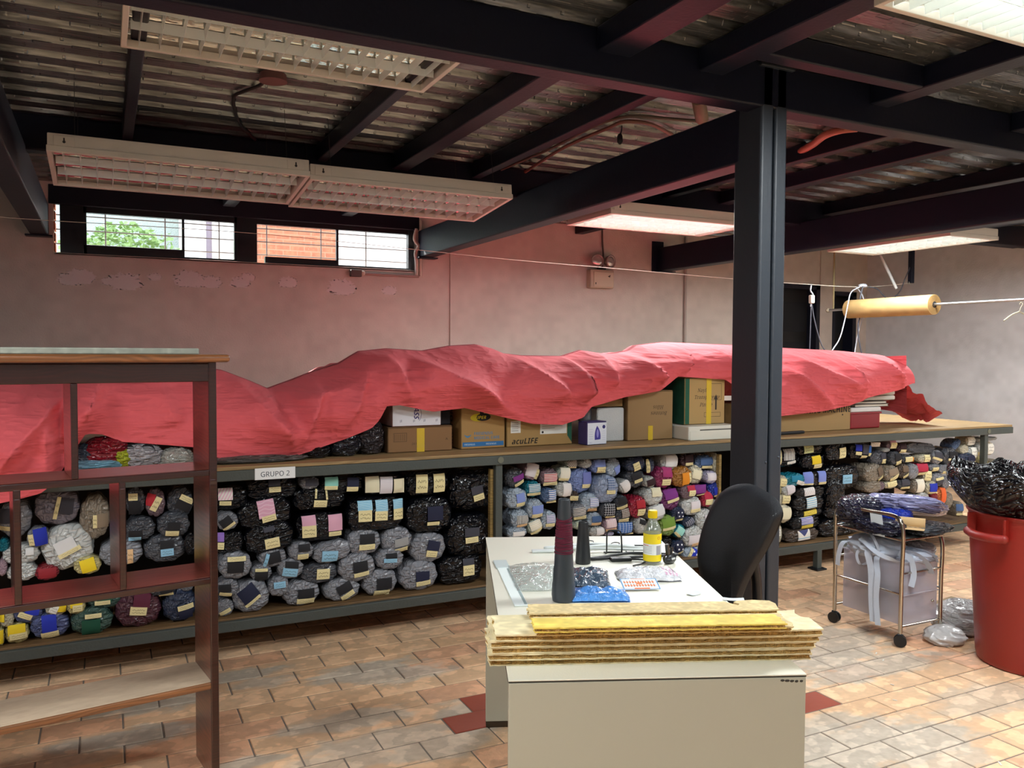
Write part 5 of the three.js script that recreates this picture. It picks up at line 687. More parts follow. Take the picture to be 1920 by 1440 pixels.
pack('garment_pack', 'white plastic pack behind the black socks', 'pack', 0.144, -4.27, 0.10, 0.06, 0.06, '#a8a4a8', 9);
for (const [x, l] of [[0, 'rolled black sock left of the coiled one under the cloth'], [1, 'coiled black sock rolled up beside the clear ball bag']]) {
  const o = thing('sock_roll', l, 'sock', x ? [0.176, 0.958, -4.270] : [0.096, 0.958, -4.270]); const m = std('#0c0c12', { roughness: 0.9, bumpMap: rep(weaveTex, 4), bumpScale: 0.002 });
  const sp = []; for (let k = 0; k < 60; k++) { const a = k * 0.32, r = 0.006 + k * 0.0006; sp.push([Math.cos(a) * r, 0.042 + Math.sin(a) * r, 0]); }
  mesh('coil', (() => { const c = new THREE.CatmullRomCurve3(sp.map((p) => V(...p))); return new THREE.TubeGeometry(c, 160, 0.0055, 6); })().scale(1.1, 1, 9).translate(0, 0, 0), m, o); mesh('tail', lump(0.09, 0.022, 0.06, 0.15, 4 + x, { flat: 0.2 }).translate(-0.06, 0.022, -0.01), m, o);
}
single('ball_bag', lump(0.078, 0.055, 0.07, 0.28, 11, { freq: 3.5, flat: 0.15, crease: 0.8 }), phy('#b9b7ad', { roughness: 0.2, clearcoat: 1, clearcoatRoughness: 0.05, bumpMap: rep(crinkleTex, 3), bumpScale: 0.02 }), 'gathered clear plastic bag ball under the red cloth', 'bag', [0.303, 0.957, -4.270]);
single('film_sheet', lump(0.22, 0.02, 0.05, 0.35, 12, { freq: 4, flat: 0.3, crease: 0.8 }), film('#6b6560'), 'flat crumpled clear film under the cloth above the GRUPO sign', 'film', [0.68, TOP + 0.014, -4.22]);
pack('dark_bag', 'dark plastic bag bulging below the cloth beside the brown carton', 'bag', 1.13, -4.34, 0.09, 0.08, 0.1, '#1d1e26', 13);
pack('dark_bag', 'crumpled grey-brown bag touching the brown carton', 'bag', 1.28, -4.36, 0.075, 0.10, 0.09, '#2f2a2e', 14);
pack('dark_bag', 'small black bag left of the dark bags below the cloth', 'bag', 0.98, -4.3, 0.07, 0.045, 0.07, '#101016', 15);
// ---------------------------------------------------------------- open mahogany shelf unit in the left foreground
{
  const o = thing('shelf_unit', 'open dark mahogany shelf unit with staggered dividers in the left foreground', 'shelf', [0.337, 0, -2.933], Math.atan2(0.142, 0.99));
  // local axes: x runs left along the front (negative), z towards the viewer; the right front corner is the origin
  const wood = phy('#7a4234', { map: rep(woodTex, 0.9, 2.2), roughness: 0.28, clearcoat: 0.55, clearcoatRoughness: 0.2 }), edge = phy('#38120f', { map: rep(woodTex, 0.9, 3), roughness: 0.3, clearcoat: 0.5 }), worn = std('#b9a48c', { map: rep(plaster, 1.5, 4), roughness: 0.75 }), wornEdge = std('#96633c', { map: rep(woodTex, 0.7, 3), roughness: 0.6 });
  const D = 0.235, L = 1.6, S = [1.078, 0.711, 0.35];   // shelf heights from the top
  for (const x of [0, -L]) { mesh('side_panel', rbox(0.02, 1.44, D - 0.012, 0.002, x - 0.012, 0.72, -D / 2 - 0.006), wood, o); mesh('front_stile', rbox(0.026, 1.44, 0.014, 0.004, x - 0.013, 0.72, -0.006), edge, o); }
  mesh('top_board', rbox(L + 0.07, 0.026, D + 0.06, 0.011, -L / 2 + 0.002, 1.452, -D / 2 + 0.008, 4), phy('#a0683f', { map: rep(woodTex, 0.8, 2), roughness: 0.3, clearcoat: 0.5 }), o);
  mesh('front_apron', rbox(L - 0.03, 0.062, 0.018, 0.004, -L / 2, 1.405, -0.012), edge, o); mesh('back_apron', rbox(L - 0.03, 0.05, 0.014, 0.003, -L / 2, 1.41, -D + 0.01), edge, o);
  S.forEach((y, k) => {
    const sh = mesh('shelf_board', rbox(L - 0.03, 0.018, D - 0.016, 0.002, -L / 2, y - 0.009, -D / 2 - 0.006), k === 2 ? worn : wood, o);
    mesh('edge_strip', rbox(L - 0.05, 0.022, 0.012, 0.004, -L / 2, y - 0.011, -0.006), k === 2 ? wornEdge : edge, sh);
  });
  const div = (x, y0, y1) => { const d = mesh('divider', rbox(0.016, y1 - y0, D - 0.05, 0.002, x - 0.008, (y0 + y1) / 2, -D / 2 + 0.002), wood, o); mesh('edge_strip', rbox(0.02, y1 - y0, 0.012, 0.004, x - 0.008, (y0 + y1) / 2, -0.006), edge, d); };
  div(-0.419, S[0], 1.375); div(-0.286, S[1], S[0] - 0.018); div(-0.575, S[1], S[0] - 0.018); div(-1.1, S[0], 1.375);
  const sl = thing('marble_slab', 'thin white worn slab lying on top of the mahogany shelf unit', 'slab', [0, 0, 0]); sl.position.copy(o.position); sl.position.y = 1.465; sl.rotation.y = o.rotation.y + 0.01;
  mesh('slab', rbox(1.3, 0.02, 0.2, 0.004, -0.7, 0.01, -0.12), std('#b9c2bd', { roughness: 0.5, map: rep(chipTex, 1.5) }), sl); mesh('underlay', rbox(1.28, 0.004, 0.18, 0.001, -0.7, 0.0, -0.12), std('#2f3338'), sl);
}
// ---------------------------------------------------------------- white desk
const DA = Math.atan2(0.541, 1.315);        // the desk's length runs away to the right of the view
const deskAt = V(0.795, 0, -1.623), du = V(Math.cos(DA), 0, Math.sin(DA)), dv = V(Math.sin(DA), 0, -Math.cos(DA));
const onDesk = (x, z) => { const p = V(x, 0, z).sub(deskAt); return [p.dot(du), p.dot(dv)]; };
const laminate = phy('#e4e2d2', { roughness: 0.38, clearcoat: 0.3, clearcoatRoughness: 0.3, bumpMap: rep(fineTex, 10), bumpScale: 0.0003 });
{
  const o = thing('office_desk', 'cream laminate office desk with panel ends in the foreground', 'desk', [deskAt.x, 0, deskAt.z], -DA);
  const W = 0.68, L = 1.42, panel = phy('#aaa897', { roughness: 0.42, clearcoat: 0.2 }), gapm = std('#2c2a24');
  mesh('desk_top', rbox(W, 0.0035, L, 0.0012, W / 2, 0.7482, -L / 2), laminate, o); mesh('top_core', rbox(W - 0.004, 0.023, L - 0.056, 0.002, W / 2, 0.7349, -L / 2), std('#3a342a', { roughness: 0.9 }), o);
  mesh('end_panel', rbox(W - 0.002, 0.738, 0.026, 0.002, W / 2, 0.374, -0.0135), panel, o);
  const far = mesh('end_panel', rbox(W - 0.004, 0.718, 0.026, 0.003, W / 2, 0.384, -L + 0.015), panel, o);
  mesh('worn_foot', rbox(W - 0.006, 0.024, 0.024, 0.004, W / 2, 0.012, -L + 0.015), std('#3f2f1c', { roughness: 0.9, map: chipTex }), far);
  mesh('modesty_panel', rbox(0.02, 0.4, L - 0.06, 0.003, 0.3, 0.52, -L / 2), panel, o);
  mesh('edge_gap', rbox(W - 0.001, 0.0028, 0.0262, 0.0005, W / 2, 0.7448, -0.0134), gapm, o);
  const chips = rng(8); for (let k = 0; k < 5; k++) mesh('edge_chip', lump(0.004 + 0.003 * chips(), 0.003, 0.0016, 0.4, k + 40, { seg: 10 }).translate(W - 0.012 - k * 0.011, 0.736 - 0.004 * chips(), -0.0012), gapm, o);
}
// ---------------------------------------------------------------- broken chipboard stacked on the near end of the desk
{
  const face = [std('#fff4cf', { map: rep(chipTex, 1.4), roughness: 0.7 }), std('#ffe673', { map: rep(chipTex, 1.4), roughness: 0.6 }), std('#f0dcae', { map: rep(chipTex, 2.2), roughness: 0.85 })], core = std('#cfac6c', { map: rep(chipTex, 5), roughness: 0.95, bumpMap: rep(fineTex, 9), bumpScale: 0.006 });
  const board = (label, x0, x1, d0, d1, y, th, m, seed, { jag = 0.0028, corner } = {}) => {
    const o = thing('chipboard_strip', label, 'board', [deskAt.x, y, deskAt.z], -DA, 'broken chipboard on the desk'); const r = rng(seed), P = [];
    const side = (ax, ay, bx, by, n, j) => { for (let k = 0; k < n; k++) { const t = k / n; P.push([lerp(ax, bx, t) + (r() - 0.5) * j * (by !== ay ? 2 : 0.6), lerp(ay, by, t) + (r() - 0.5) * j * (bx !== ax ? 1.2 : 0.5)]); } };
    side(x0, d0, x1, d0, 70, jag); if (corner) for (const c of corner) P.push(c); else side(x1, d0, x1, d1, 12, jag * 1.2); const e = corner ? corner[corner.length - 1] : [x1, d1]; side(e[0], d1, x0, d1, 50, jag * 0.6); side(x0, d1, x0, d0, 9, jag * 1.4);
    const shape = (q, off) => { const s = new THREE.Shape(); q.forEach(([a, b], i) => { const cx = (x0 + x1) / 2, cy = (d0 + d1) / 2, A = a + Math.sign(cx - a) * off, B = b + Math.sign(cy - b) * off; i ? s.lineTo(A, B) : s.moveTo(A, B); }); return s; };
    const slab = (q, off, t, yy) => new THREE.ExtrudeGeometry(shape(q, off), { depth: t, bevelEnabled: false }).rotateX(-Math.PI / 2).translate(0, yy, 0);
    // laminated faces with the torn core standing back and out between them
    mesh('lower_face', slab(P, 0.001, 0.0025, 0), m, o);
    const P2 = P.map(([a, b]) => [a + (r() - 0.5) * jag * 1.1, b + (r() - 0.5) * jag * 1.3]), P3 = P2.map(([a, b]) => [a + (r() - 0.5) * jag * 0.9, b + (r() - 0.5) * jag]);
    mesh('torn_core', join([slab(P2, 0.003, th * 0.42 - 0.0025, 0.0025), slab(P3, 0.0045, th * 0.5 - 0.0025, th * 0.42)]), core, o);
    mesh('upper_face', slab(P, 0.0, th * 0.08 + 0.0025, th * 0.92 - 0.0025), m, o); return o;
  };
  const q = (x, z) => onDesk(x, z);
  let y = 0.7502; const H = 0.0158;
  board('lowest torn chipboard strip resting on the desk', -0.039, 0.725, 0.083, 0.25, y, H, face[0], 1); y += H + 0.0008;
  board('second torn chipboard strip from the bottom of the stack', -0.042, 0.727, 0.073, 0.255, y, H, face[0], 2); y += H + 0.0008;
  board('third chipboard strip from the bottom of the stack', -0.034, 0.736, 0.07, 0.25, y, H, face[0], 3); y += H + 0.0008;
  board('fourth chipboard strip, just under the notched pale one', -0.04, 0.742, 0.064, 0.25, y, H, face[0], 4); y += H + 0.0008;
  board('pale chipboard strip with notched right corner near the stack top', -0.027, 0.745, 0.058, 0.2, y, H, face[0], 5, { corner: [[0.745, 0.06], [0.747, 0.145], [0.729, 0.148], [0.725, 0.18], [0.736, 0.205], [0.706, 0.2]] }); y += H + 0.0008;
  board('rough brown chipboard strip under the bright yellow one', 0.065, 0.668, 0.042, 0.14, y, 0.0125, face[2], 6, { jag: 0.004 });
  board('bare chipboard strip with a broken hook end behind the yellow one', 0.06, 0.66, 0.165, 0.24, y + 0.0004, 0.0125, face[2], 7, { jag: 0.003, corner: [[0.68, 0.168], [0.69, 0.215], [0.683, 0.24], [0.64, 0.248], [0.6, 0.243], [0.588, 0.232], [0.598, 0.216], [0.59, 0.205], [0.565, 0.238]] });
  y += 0.0133;
  board('bright yellow chipboard strip on top of the stack', 0.06, 0.64, 0.024, 0.092, y, 0.0125, face[1], 8, { jag: 0.003 });
}
// ---------------------------------------------------------------- things lying on the desk
const DT = 0.7505;
{
  const rub = phy('#2a3138', { roughness: 0.45, clearcoat: 0.2 }), rub2 = phy('#15181c', { roughness: 0.45, clearcoat: 0.2 });
  const coneProf = (r0, r1, h, steps) => { const p = [[r1 * 0.62, h - 0.02], [r1 * 0.8, h - 0.001], [r1 * 0.9, h], [r1, h - 0.003]]; for (const [t, dr] of steps) { const rr = lerp(r1, r0, 1 - t); p.push([rr + dr, h * t]); } p.push([r0, 0.004], [r0 * 0.97, 0], [r0 * 0.7, 0], [r0 * 0.6, 0.02], [r1 * 0.62, h - 0.02]); return p.map(([a, b]) => new THREE.Vector2(a, b)); };
  const c = thing('yarn_cone', 'tall stack of dark cones wound with burgundy thread on the desk', 'yarn cone', [1.20, DT, -2.085]);
  mesh('cone_stack', new THREE.LatheGeometry(coneProf(0.033, 0.0175, 0.30, [[0.85, 0], [0.6, 0.0005], [0.335, 0.001], [0.325, 0.0024], [0.18, 0.002], [0.172, 0.0034], [0.06, 0.003]]).reverse(), 40), rub, c);
  const w = [], wind = (y0, y1, turns, seed) => { const pts = []; for (let k = 0; k <= turns * 18; k++) { const t = k / (turns * 18), a = k / 18 * 2 * Math.PI, y = lerp(y0, y1, t) + 0.006 * Math.sin(a * 0.37 + seed) + 0.004 * N(k * 0.11, seed); const r = lerp(0.033, 0.0175, y / 0.30) + 0.0014; pts.push(V(Math.cos(a) * r, y, Math.sin(a) * r)); } return new THREE.TubeGeometry(new THREE.CatmullRomCurve3(pts), turns * 16, 0.0016, 4); };
  mesh('thread', join([wind(0.158, 0.24, 26, 1), wind(0.24, 0.165, 20, 2), wind(0.145, 0.16, 9, 3)]), std('#5c0f2a', { roughness: 0.85 }), c);
  const c2 = thing('yarn_cone', 'short bare dark cone standing behind the tall thread cone', 'yarn cone', [1.475, DT, -2.43]);
  mesh('cone', new THREE.LatheGeometry(coneProf(0.0265, 0.0165, 0.145, [[0.8, 0], [0.5, 0.0005], [0.2, 0.001]]).reverse(), 32), rub2, c2);
  // plastic ruler
  { const a = V(1.225, 0, -2.575), b = V(1.062, 0, -2.085), d = b.clone().sub(a), o = thing('plastic_ruler', 'white plastic ruler in a film sleeve at the desk left edge', 'ruler', [a.x, DT, a.z], Math.atan2(d.x, d.z)); mesh('blade', rbox(0.04, 0.003, d.length(), 0.001, 0, 0.0015, d.length() / 2), phy('#e4ecea', { roughness: 0.5 }), o); mesh('sleeve_end', rbox(0.046, 0.0045, 0.1, 0.001, 0, 0.0023, 0.05), phy('#c4d0d0', { roughness: 0.35 }), o); mesh('scale_print', rbox(0.008, 0.0004, d.length() - 0.12, 0.0001, 0.014, 0.0033, d.length() / 2 + 0.05), std('#8fa0a0'), o); }
  // crumpled clear bag
  const sheet = (name, label, cat, x, z, w, d, hgt, col, seed, opts = {}) => { const g = grid(44, 36, (u, v) => { const a = (u - 0.5) * 2, b = (v - 0.5) * 2, m = Math.max(0, 1 - Math.pow(Math.abs(a), 2.5)) * Math.max(0, 1 - Math.pow(Math.abs(b), 2.5)); const h = hgt * (0.15 + 0.85 * Math.pow(m, 0.5)) * (0.35 + 0.5 * (ridge(u * 3 + seed, v * 3, seed, 3) + 0.4) + 0.3 * fbm(u * 5, v * 5 + seed, 2.2)); const e = 1 + 0.12 * fbm(a * 2 + seed, b * 2, 3.3); return [a * w / 2 * e, Math.max(0.0008, h), b * d / 2 * e, u, v]; }); const under = grid(44, 36, (u, v) => [-(u - 0.5) * w * (1 + 0.12 * fbm(-(u - 0.5) * 4 + seed, (v - 0.5) * 4, 3.3)), 0.0004, (v - 0.5) * d, u, v]); return single(name, join([g, under]), opts.mat ?? phy(col, { roughness: 0.22, clearcoat: 1, clearcoatRoughness: 0.06, bumpMap: rep(crinkleTex, 1.5), bumpScale: 0.006, ...opts.m }), label, cat, [x, DT, z]); };
  const clear = phy('#eef2f0', { roughness: 0.12, transmission: 0.75, thickness: 0, side: THREE.DoubleSide, bumpMap: rep(crinkleTex, 1.5), bumpScale: 0.006 });
  sheet('clear_bag', 'crumpled clear plastic bag left of the tall cone', 'bag', 1.245, -2.33, 0.17, 0.30, 0.03, '#ffffff', 2.1, { mat: clear }).rotation.y = R(-20);
  sheet('yarn_bag', 'bag of dark blue-grey yarn behind the tall cone', 'bag', 1.385, -2.245, 0.13, 0.19, 0.034, '#46586a', 5.2).rotation.y = R(-30);
  sheet('blue_cloth_pack', 'folded bright blue cloth in a clear bag before the tall cone', 'pack', 1.31, -2.07, 0.18, 0.11, 0.03, '#4f93e0', 7.4).rotation.y = R(-24);
  sheet('pink_sock_pack', 'packet of pink striped socks in clear film before the bottle', 'pack', 1.575, -2.19, 0.20, 0.13, 0.032, '#d9cfd6', 9.7, { mat: phy('#ffffff', { roughness: 0.25, clearcoat: 1, clearcoatRoughness: 0.08, bumpMap: rep(crinkleTex, 1.5), bumpScale: 0.006, map: canvasTex(128, 128, (g, w, h) => { g.fillStyle = '#dcdde2'; g.fillRect(0, 0, w, h); g.fillStyle = '#d9a9c4'; for (let k = 0; k < 4; k++) g.fillRect(w * (0.74 + k * 0.055), h * 0.15, w * 0.03, h * 0.7); g.fillStyle = '#e3b59a'; g.fillRect(w * 0.7, h * 0.88, w * 0.2, h * 0.06); }) }) }).rotation.y = R(-22);
  // printed card with rows of little figures
  { const o = thing('printed_card', 'blue-bordered card printed with rows of orange figures', 'card', [1.478, DT + 0.012, -2.095], R(-22)); o.rotation.order = 'YXZ'; o.rotation.x = R(12); mesh('card', rbox(0.116, 0.0012, 0.07, 0.0004, 0, 0, 0), std('#e9ecee'), o); mesh('print', new THREE.PlaneGeometry(0.114, 0.068).rotateX(-Math.PI / 2).translate(0, 0.0009, 0), std('#ffffff', { roughness: 0.5, map: canvasTex(512, 306, (g, w, h) => { g.fillStyle = '#2f86c4'; g.fillRect(0, 0, w, h); g.fillStyle = '#eef1f2'; g.fillRect(14, 14, w - 28, h - 28); g.fillRect(w * 0.26, 0, w * 0.46, 22); g.fillStyle = '#e8793a'; g.fillRect(w * 0.3, 4, w * 0.38, 14); g.fillRect(w * 0.3, h - 44, w * 0.42, 38); for (let r = 0; r < 2; r++) for (let k = 0; k < 11; k++) { const x = 46 + k * 40, y = 78 + r * 96; g.fillStyle = '#e8793a'; g.fillRect(x - 15, y, 30, 42); g.fillStyle = '#4a4f58'; g.beginPath(); g.arc(x, y - 12, 9, 0, 7); g.fill(); g.fillRect(x - 10, y + 42, 20, 12); } g.fillStyle = '#e8793a'; g.fillRect(w * 0.4, h * 0.36, w * 0.16, h * 0.18); }) }), o); }
  // bottle
  { const o = thing('clear_bottle', 'clear plastic bottle with yellow cap and yellow-white label', 'bottle', [1.69, DT, -2.325], R(-30)); const pr = [[0, 0.002], [0.026, 0], [0.0305, 0.004], [0.031, 0.012], [0.031, 0.108], [0.0295, 0.12], [0.022, 0.137], [0.0145, 0.15], [0.013, 0.156], [0.0145, 0.157], [0.0145, 0.16], [0.012, 0.161], [0.012, 0.172], [0.0105, 0.172], [0.0105, 0.155], [0.02, 0.136], [0.0285, 0.118], [0.0297, 0.106], [0.0297, 0.013], [0, 0.006]];
    mesh('body', new THREE.LatheGeometry(pr.map(([a, b]) => new THREE.Vector2(a, b)), 32), phy('#f2f5ee', { transmission: 0.9, thickness: 0, roughness: 0.08 }), o); mesh('liquid', new THREE.CylinderGeometry(0.0293, 0.0293, 0.088, 28).translate(0, 0.052, 0), phy('#f3f3e2', { transmission: 0.92, thickness: 0.05, roughness: 0.02, ior: 1.35 }), o);
    const cap = mesh('cap', new THREE.CylinderGeometry(0.0148, 0.0155, 0.026, 28).translate(0, 0.172, 0), phy('#e8c90e', { roughness: 0.35 }), o); for (let k = 0; k < 20; k++) { const a = k / 20 * 6.283; mesh('cap_rib', box(0.0012, 0.02, 0.0016, 0, 0, 0).rotateY(-a).translate(Math.cos(a) * 0.0156, 0.171, Math.sin(a) * 0.0156), cap.material, cap); }
    mesh('label', new THREE.CylinderGeometry(0.0314, 0.0314, 0.094, 36, 1, true).rotateY(R(200)).translate(0, 0.06, 0), std('#ffffff', { roughness: 0.45, side: THREE.DoubleSide, map: canvasTex(512, 256, (g, w, h) => { for (let s = 0; s < 2; s++) { const X = s * w / 2; g.fillStyle = '#e6e8e6'; g.fillRect(X, 0, w / 2, h); g.fillStyle = '#ecd21a'; g.fillRect(X, 0, w / 2, h * 0.36); g.fillRect(X, h * 0.76, w / 2, h * 0.24); g.fillStyle = '#c98a1a'; g.font = `bold ${h * 0.16}px sans-serif`; g.fillText('OL', X + 8, h * 0.2); g.font = `${h * 0.07}px sans-serif`; g.fillText('ALCOHOL', X + w * 0.13, h * 0.14); g.fillStyle = '#3f9ab0'; g.beginPath(); g.arc(X + w * 0.15, h * 0.3, h * 0.07, 0, 7); g.fill(); g.fillStyle = '#9a9aa2'; g.fillRect(X, h * 0.42, w * 0.1, h * 0.34); g.fillStyle = '#b5b9bc'; for (let k = 0; k < 5; k++) g.fillRect(X + w * 0.14, h * (0.44 + k * 0.06), w * 0.28, 5); g.fillStyle = '#d0563a'; g.fillRect(X + w * 0.16, h * 0.4, w * 0.2, 6); } }) }), o); }
  // black tape dispenser clip
  { const o = thing('tape_gun', 'small black plastic clip tool right of the bottle', 'tool', [1.745, DT, -2.30], R(20)); const m = phy('#0d0e12', { roughness: 0.35, clearcoat: 0.4 }); mesh('body', lump(0.03, 0.018, 0.018, 0.25, 21, { flat: 0.3 }).translate(0, 0.016, 0), m, o); mesh('fin', rbox(0.014, 0.05, 0.012, 0.003).rotateZ(0.2).translate(-0.012, 0.045, 0), m, o); mesh('fin', rbox(0.008, 0.03, 0.01, 0.002).rotateZ(-0.3).translate(0.01, 0.04, 0), m, o); mesh('white_mark', rbox(0.018, 0.006, 0.004, 0.001, -0.004, 0.02, 0.018), std('#c9cccc'), o); }
  // wires, hangers and hooks at the far end
  const blk = phy('#101216', { roughness: 0.4 }), wht = phy('#d3d9d8', { roughness: 0.35 }), wire = std('#33363a', { metalness: 0.7, roughness: 0.4 });
  { const o = thing('wire_stand', 'black bent wire stand with two upright legs on the desk', 'wire stand', [1.64, DT, -2.487], R(-22)); mesh('wire', tube([[-0.03, 0.004, -0.02], [-0.028, 0.006, 0], [-0.025, 0.08, 0], [-0.02, 0.086, 0], [0.018, 0.086, 0], [0.023, 0.08, 0], [0.028, 0.006, 0], [0.03, 0.004, -0.02]], 0.0028, 60, 8), blk, o); mesh('wire', rod([-0.034, 0.0035, -0.02], [0.034, 0.0035, -0.02], 0.003), blk, o); }
  const hanger = (label, x, z, turn, mat, y) => { const o = thing('clothes_hanger', label, 'hanger', [x, DT + y, z], turn); mesh('frame', tube([[-0.17, 0, 0.03], [-0.1, 0, 0.01], [0, 0, -0.02], [0.1, 0, 0.01], [0.17, 0, 0.03], [0.1, 0, 0.035], [0, 0, 0.037], [-0.1, 0, 0.035]], 0.005, 60, 8, true), mat, o); mesh('hook', tube([[0, 0, -0.02], [0, 0, -0.05], [0.015, 0, -0.07], [0.03, 0, -0.06], [0.028, 0, -0.045]], 0.0018, 20, 6), wire, o); };
  hanger('white plastic hanger lying at the far end of the desk', 1.62, -2.63, R(-20), wht, 0.006); hanger('second white hanger lying across the first one', 1.66, -2.53, R(-30), wht, 0.017); hanger('black hanger lying in front of the white hangers', 1.68, -2.44, R(-14), blk, 0.006);
  { const o = thing('white_tray', 'thin white plastic strip lying at the far left of the desk', 'strip', [1.45, DT, -2.615], R(-20)); mesh('strip', rbox(0.14, 0.01, 0.025, 0.004, 0, 0.005, 0), wht, o); mesh('end_hook', tube([[0.07, 0.006, 0], [0.1, 0.008, -0.02], [0.08, 0.01, -0.05], [0.02, 0.008, -0.06]], 0.002, 20, 6), wire, o); }
  { const o = thing('thin_rods', 'thin metal rod lying along the far edge of the desk', 'rod', [1.71, DT, -2.61], R(-24)); mesh('rod', rod([-0.2, 0.003, 0], [0.17, 0.003, 0.02], 0.0025), wire, o); mesh('clip', rbox(0.03, 0.026, 0.012, 0.002, 0.14, 0.014, 0.05), blk, o); }
  { const o = thing('black_plug', 'flat black plug lying before the wire stand', 'plug', [1.61, DT, -2.40], R(-18)); mesh('plug', rbox(0.075, 0.012, 0.03, 0.004, 0, 0.006, 0), blk, o); mesh('cable', tube([[0.03, 0.006, 0], [0.08, 0.005, 0.02], [0.06, 0.004, 0.06], [0.02, 0.004, 0.085]], 0.003, 24, 6), blk, o); }
  for (const [x, z, w, d, t, l] of [[1.588, -1.972, 0.045, 0.03, 10, 'small pale paper scrap on the right of the desk'], [1.655, -1.872, 0.06, 0.02, -35, 'torn white paper scrap at the right desk edge by the broken board']]) { const o = single('paper_scrap', grid(6, 4, (u, v) => [(u - 0.5) * w, 0.001 + 0.006 * Math.pow(Math.abs(u - 0.4), 1.4) + 0.002 * v, (0.5 - v) * d, u, v]), std('#cfdbe0', { side: THREE.DoubleSide }), l, 'paper', [x, DT, z]); o.rotation.y = R(t); }
}
// ---------------------------------------------------------------- office chair behind the desk
{
  const o = thing('office_chair', 'black office chair with tall padded back between desk and column', 'chair', [2.05, 0, -2.37], R(-8));
  const pad = phy('#15171d', { roughness: 0.5, clearcoat: 0.15, bumpMap: rep(weaveTex, 10), bumpScale: 0.001 }), plastic = phy('#0e1014', { roughness: 0.35 });
  const k = 3.05 / 1550, ys = 1.0, out = [[-40, -85], [-22, -104], [6, -112], [32, -104], [58, -90], [70, -72], [66, -48], [52, -5], [30, 45], [14, 90], [4, 130], [-2, 158], [-30, 150], [-48, 118], [-58, 78], [-64, 40], [-63, 10], [-56, -35]];
  const rim = new THREE.CatmullRomCurve3(out.map(([a, b]) => V(a * k * 1.28, -b * k * ys, 0)), true, 'centripetal').getPoints(72);
  const dome = (t, sgn) => grid(72, 12, (u, v) => { const q = rim[Math.round(u * 72) % 72], r = sgn > 0 ? 1 - v : v, x = q.x * r, y = q.y * r; return [x, y, sgn * t * Math.pow(1 - Math.pow(r, 4), 0.5) + 0.9 * x * x - 0.25 * y * y, x, y]; });
  const g = join([dome(0.036, 1), dome(0.03, -1)]);
  const back = mesh('backrest', g, pad, o); back.position.set(0.06, 0.775, 0.0); back.rotation.set(R(-8), R(-74 + 8), 0, 'YXZ');
  mesh('back_shell', g.clone().scale(0.93, 0.93, 0.5).translate(0, 0, -0.018), plastic, o); const sh = o.children[o.children.length - 1]; sh.position.copy(back.position); sh.rotation.copy(back.rotation);
  mesh('seat', rbox(0.46, 0.08, 0.46, 0.038, 0, 0, 0, 5), pad, o).position.set(-0.18, 0.45, 0.0);
  mesh('back_bracket', tube([[0.05, 0.45, 0], [0.13, 0.47, 0], [0.14, 0.6, 0], [0.12, 0.72, 0]], 0.02, 16, 8), plastic, o); mesh('gas_stem', join([rod([-0.15, 0.09, 0], [-0.15, 0.26, 0], 0.026, 14), rod([-0.15, 0.25, 0], [-0.15, 0.42, 0], 0.016, 14)]), plastic, o);
  for (let a = 0; a < 5; a++) { const t = a / 5 * 6.283 + 0.6, c = Math.cos(t), q = Math.sin(t); mesh('base_arm', tube([[-0.15, 0.1, 0], [-0.15 + c * 0.14, 0.1, q * 0.14], [-0.15 + c * 0.26, 0.07, q * 0.26]], 0.018, 8, 8), plastic, o); mesh('caster', new THREE.CylinderGeometry(0.026, 0.026, 0.034, 16).rotateX(Math.PI / 2).rotateY(t * 1.3).translate(-0.15 + c * 0.265, 0.027, q * 0.265), plastic, o); }
}
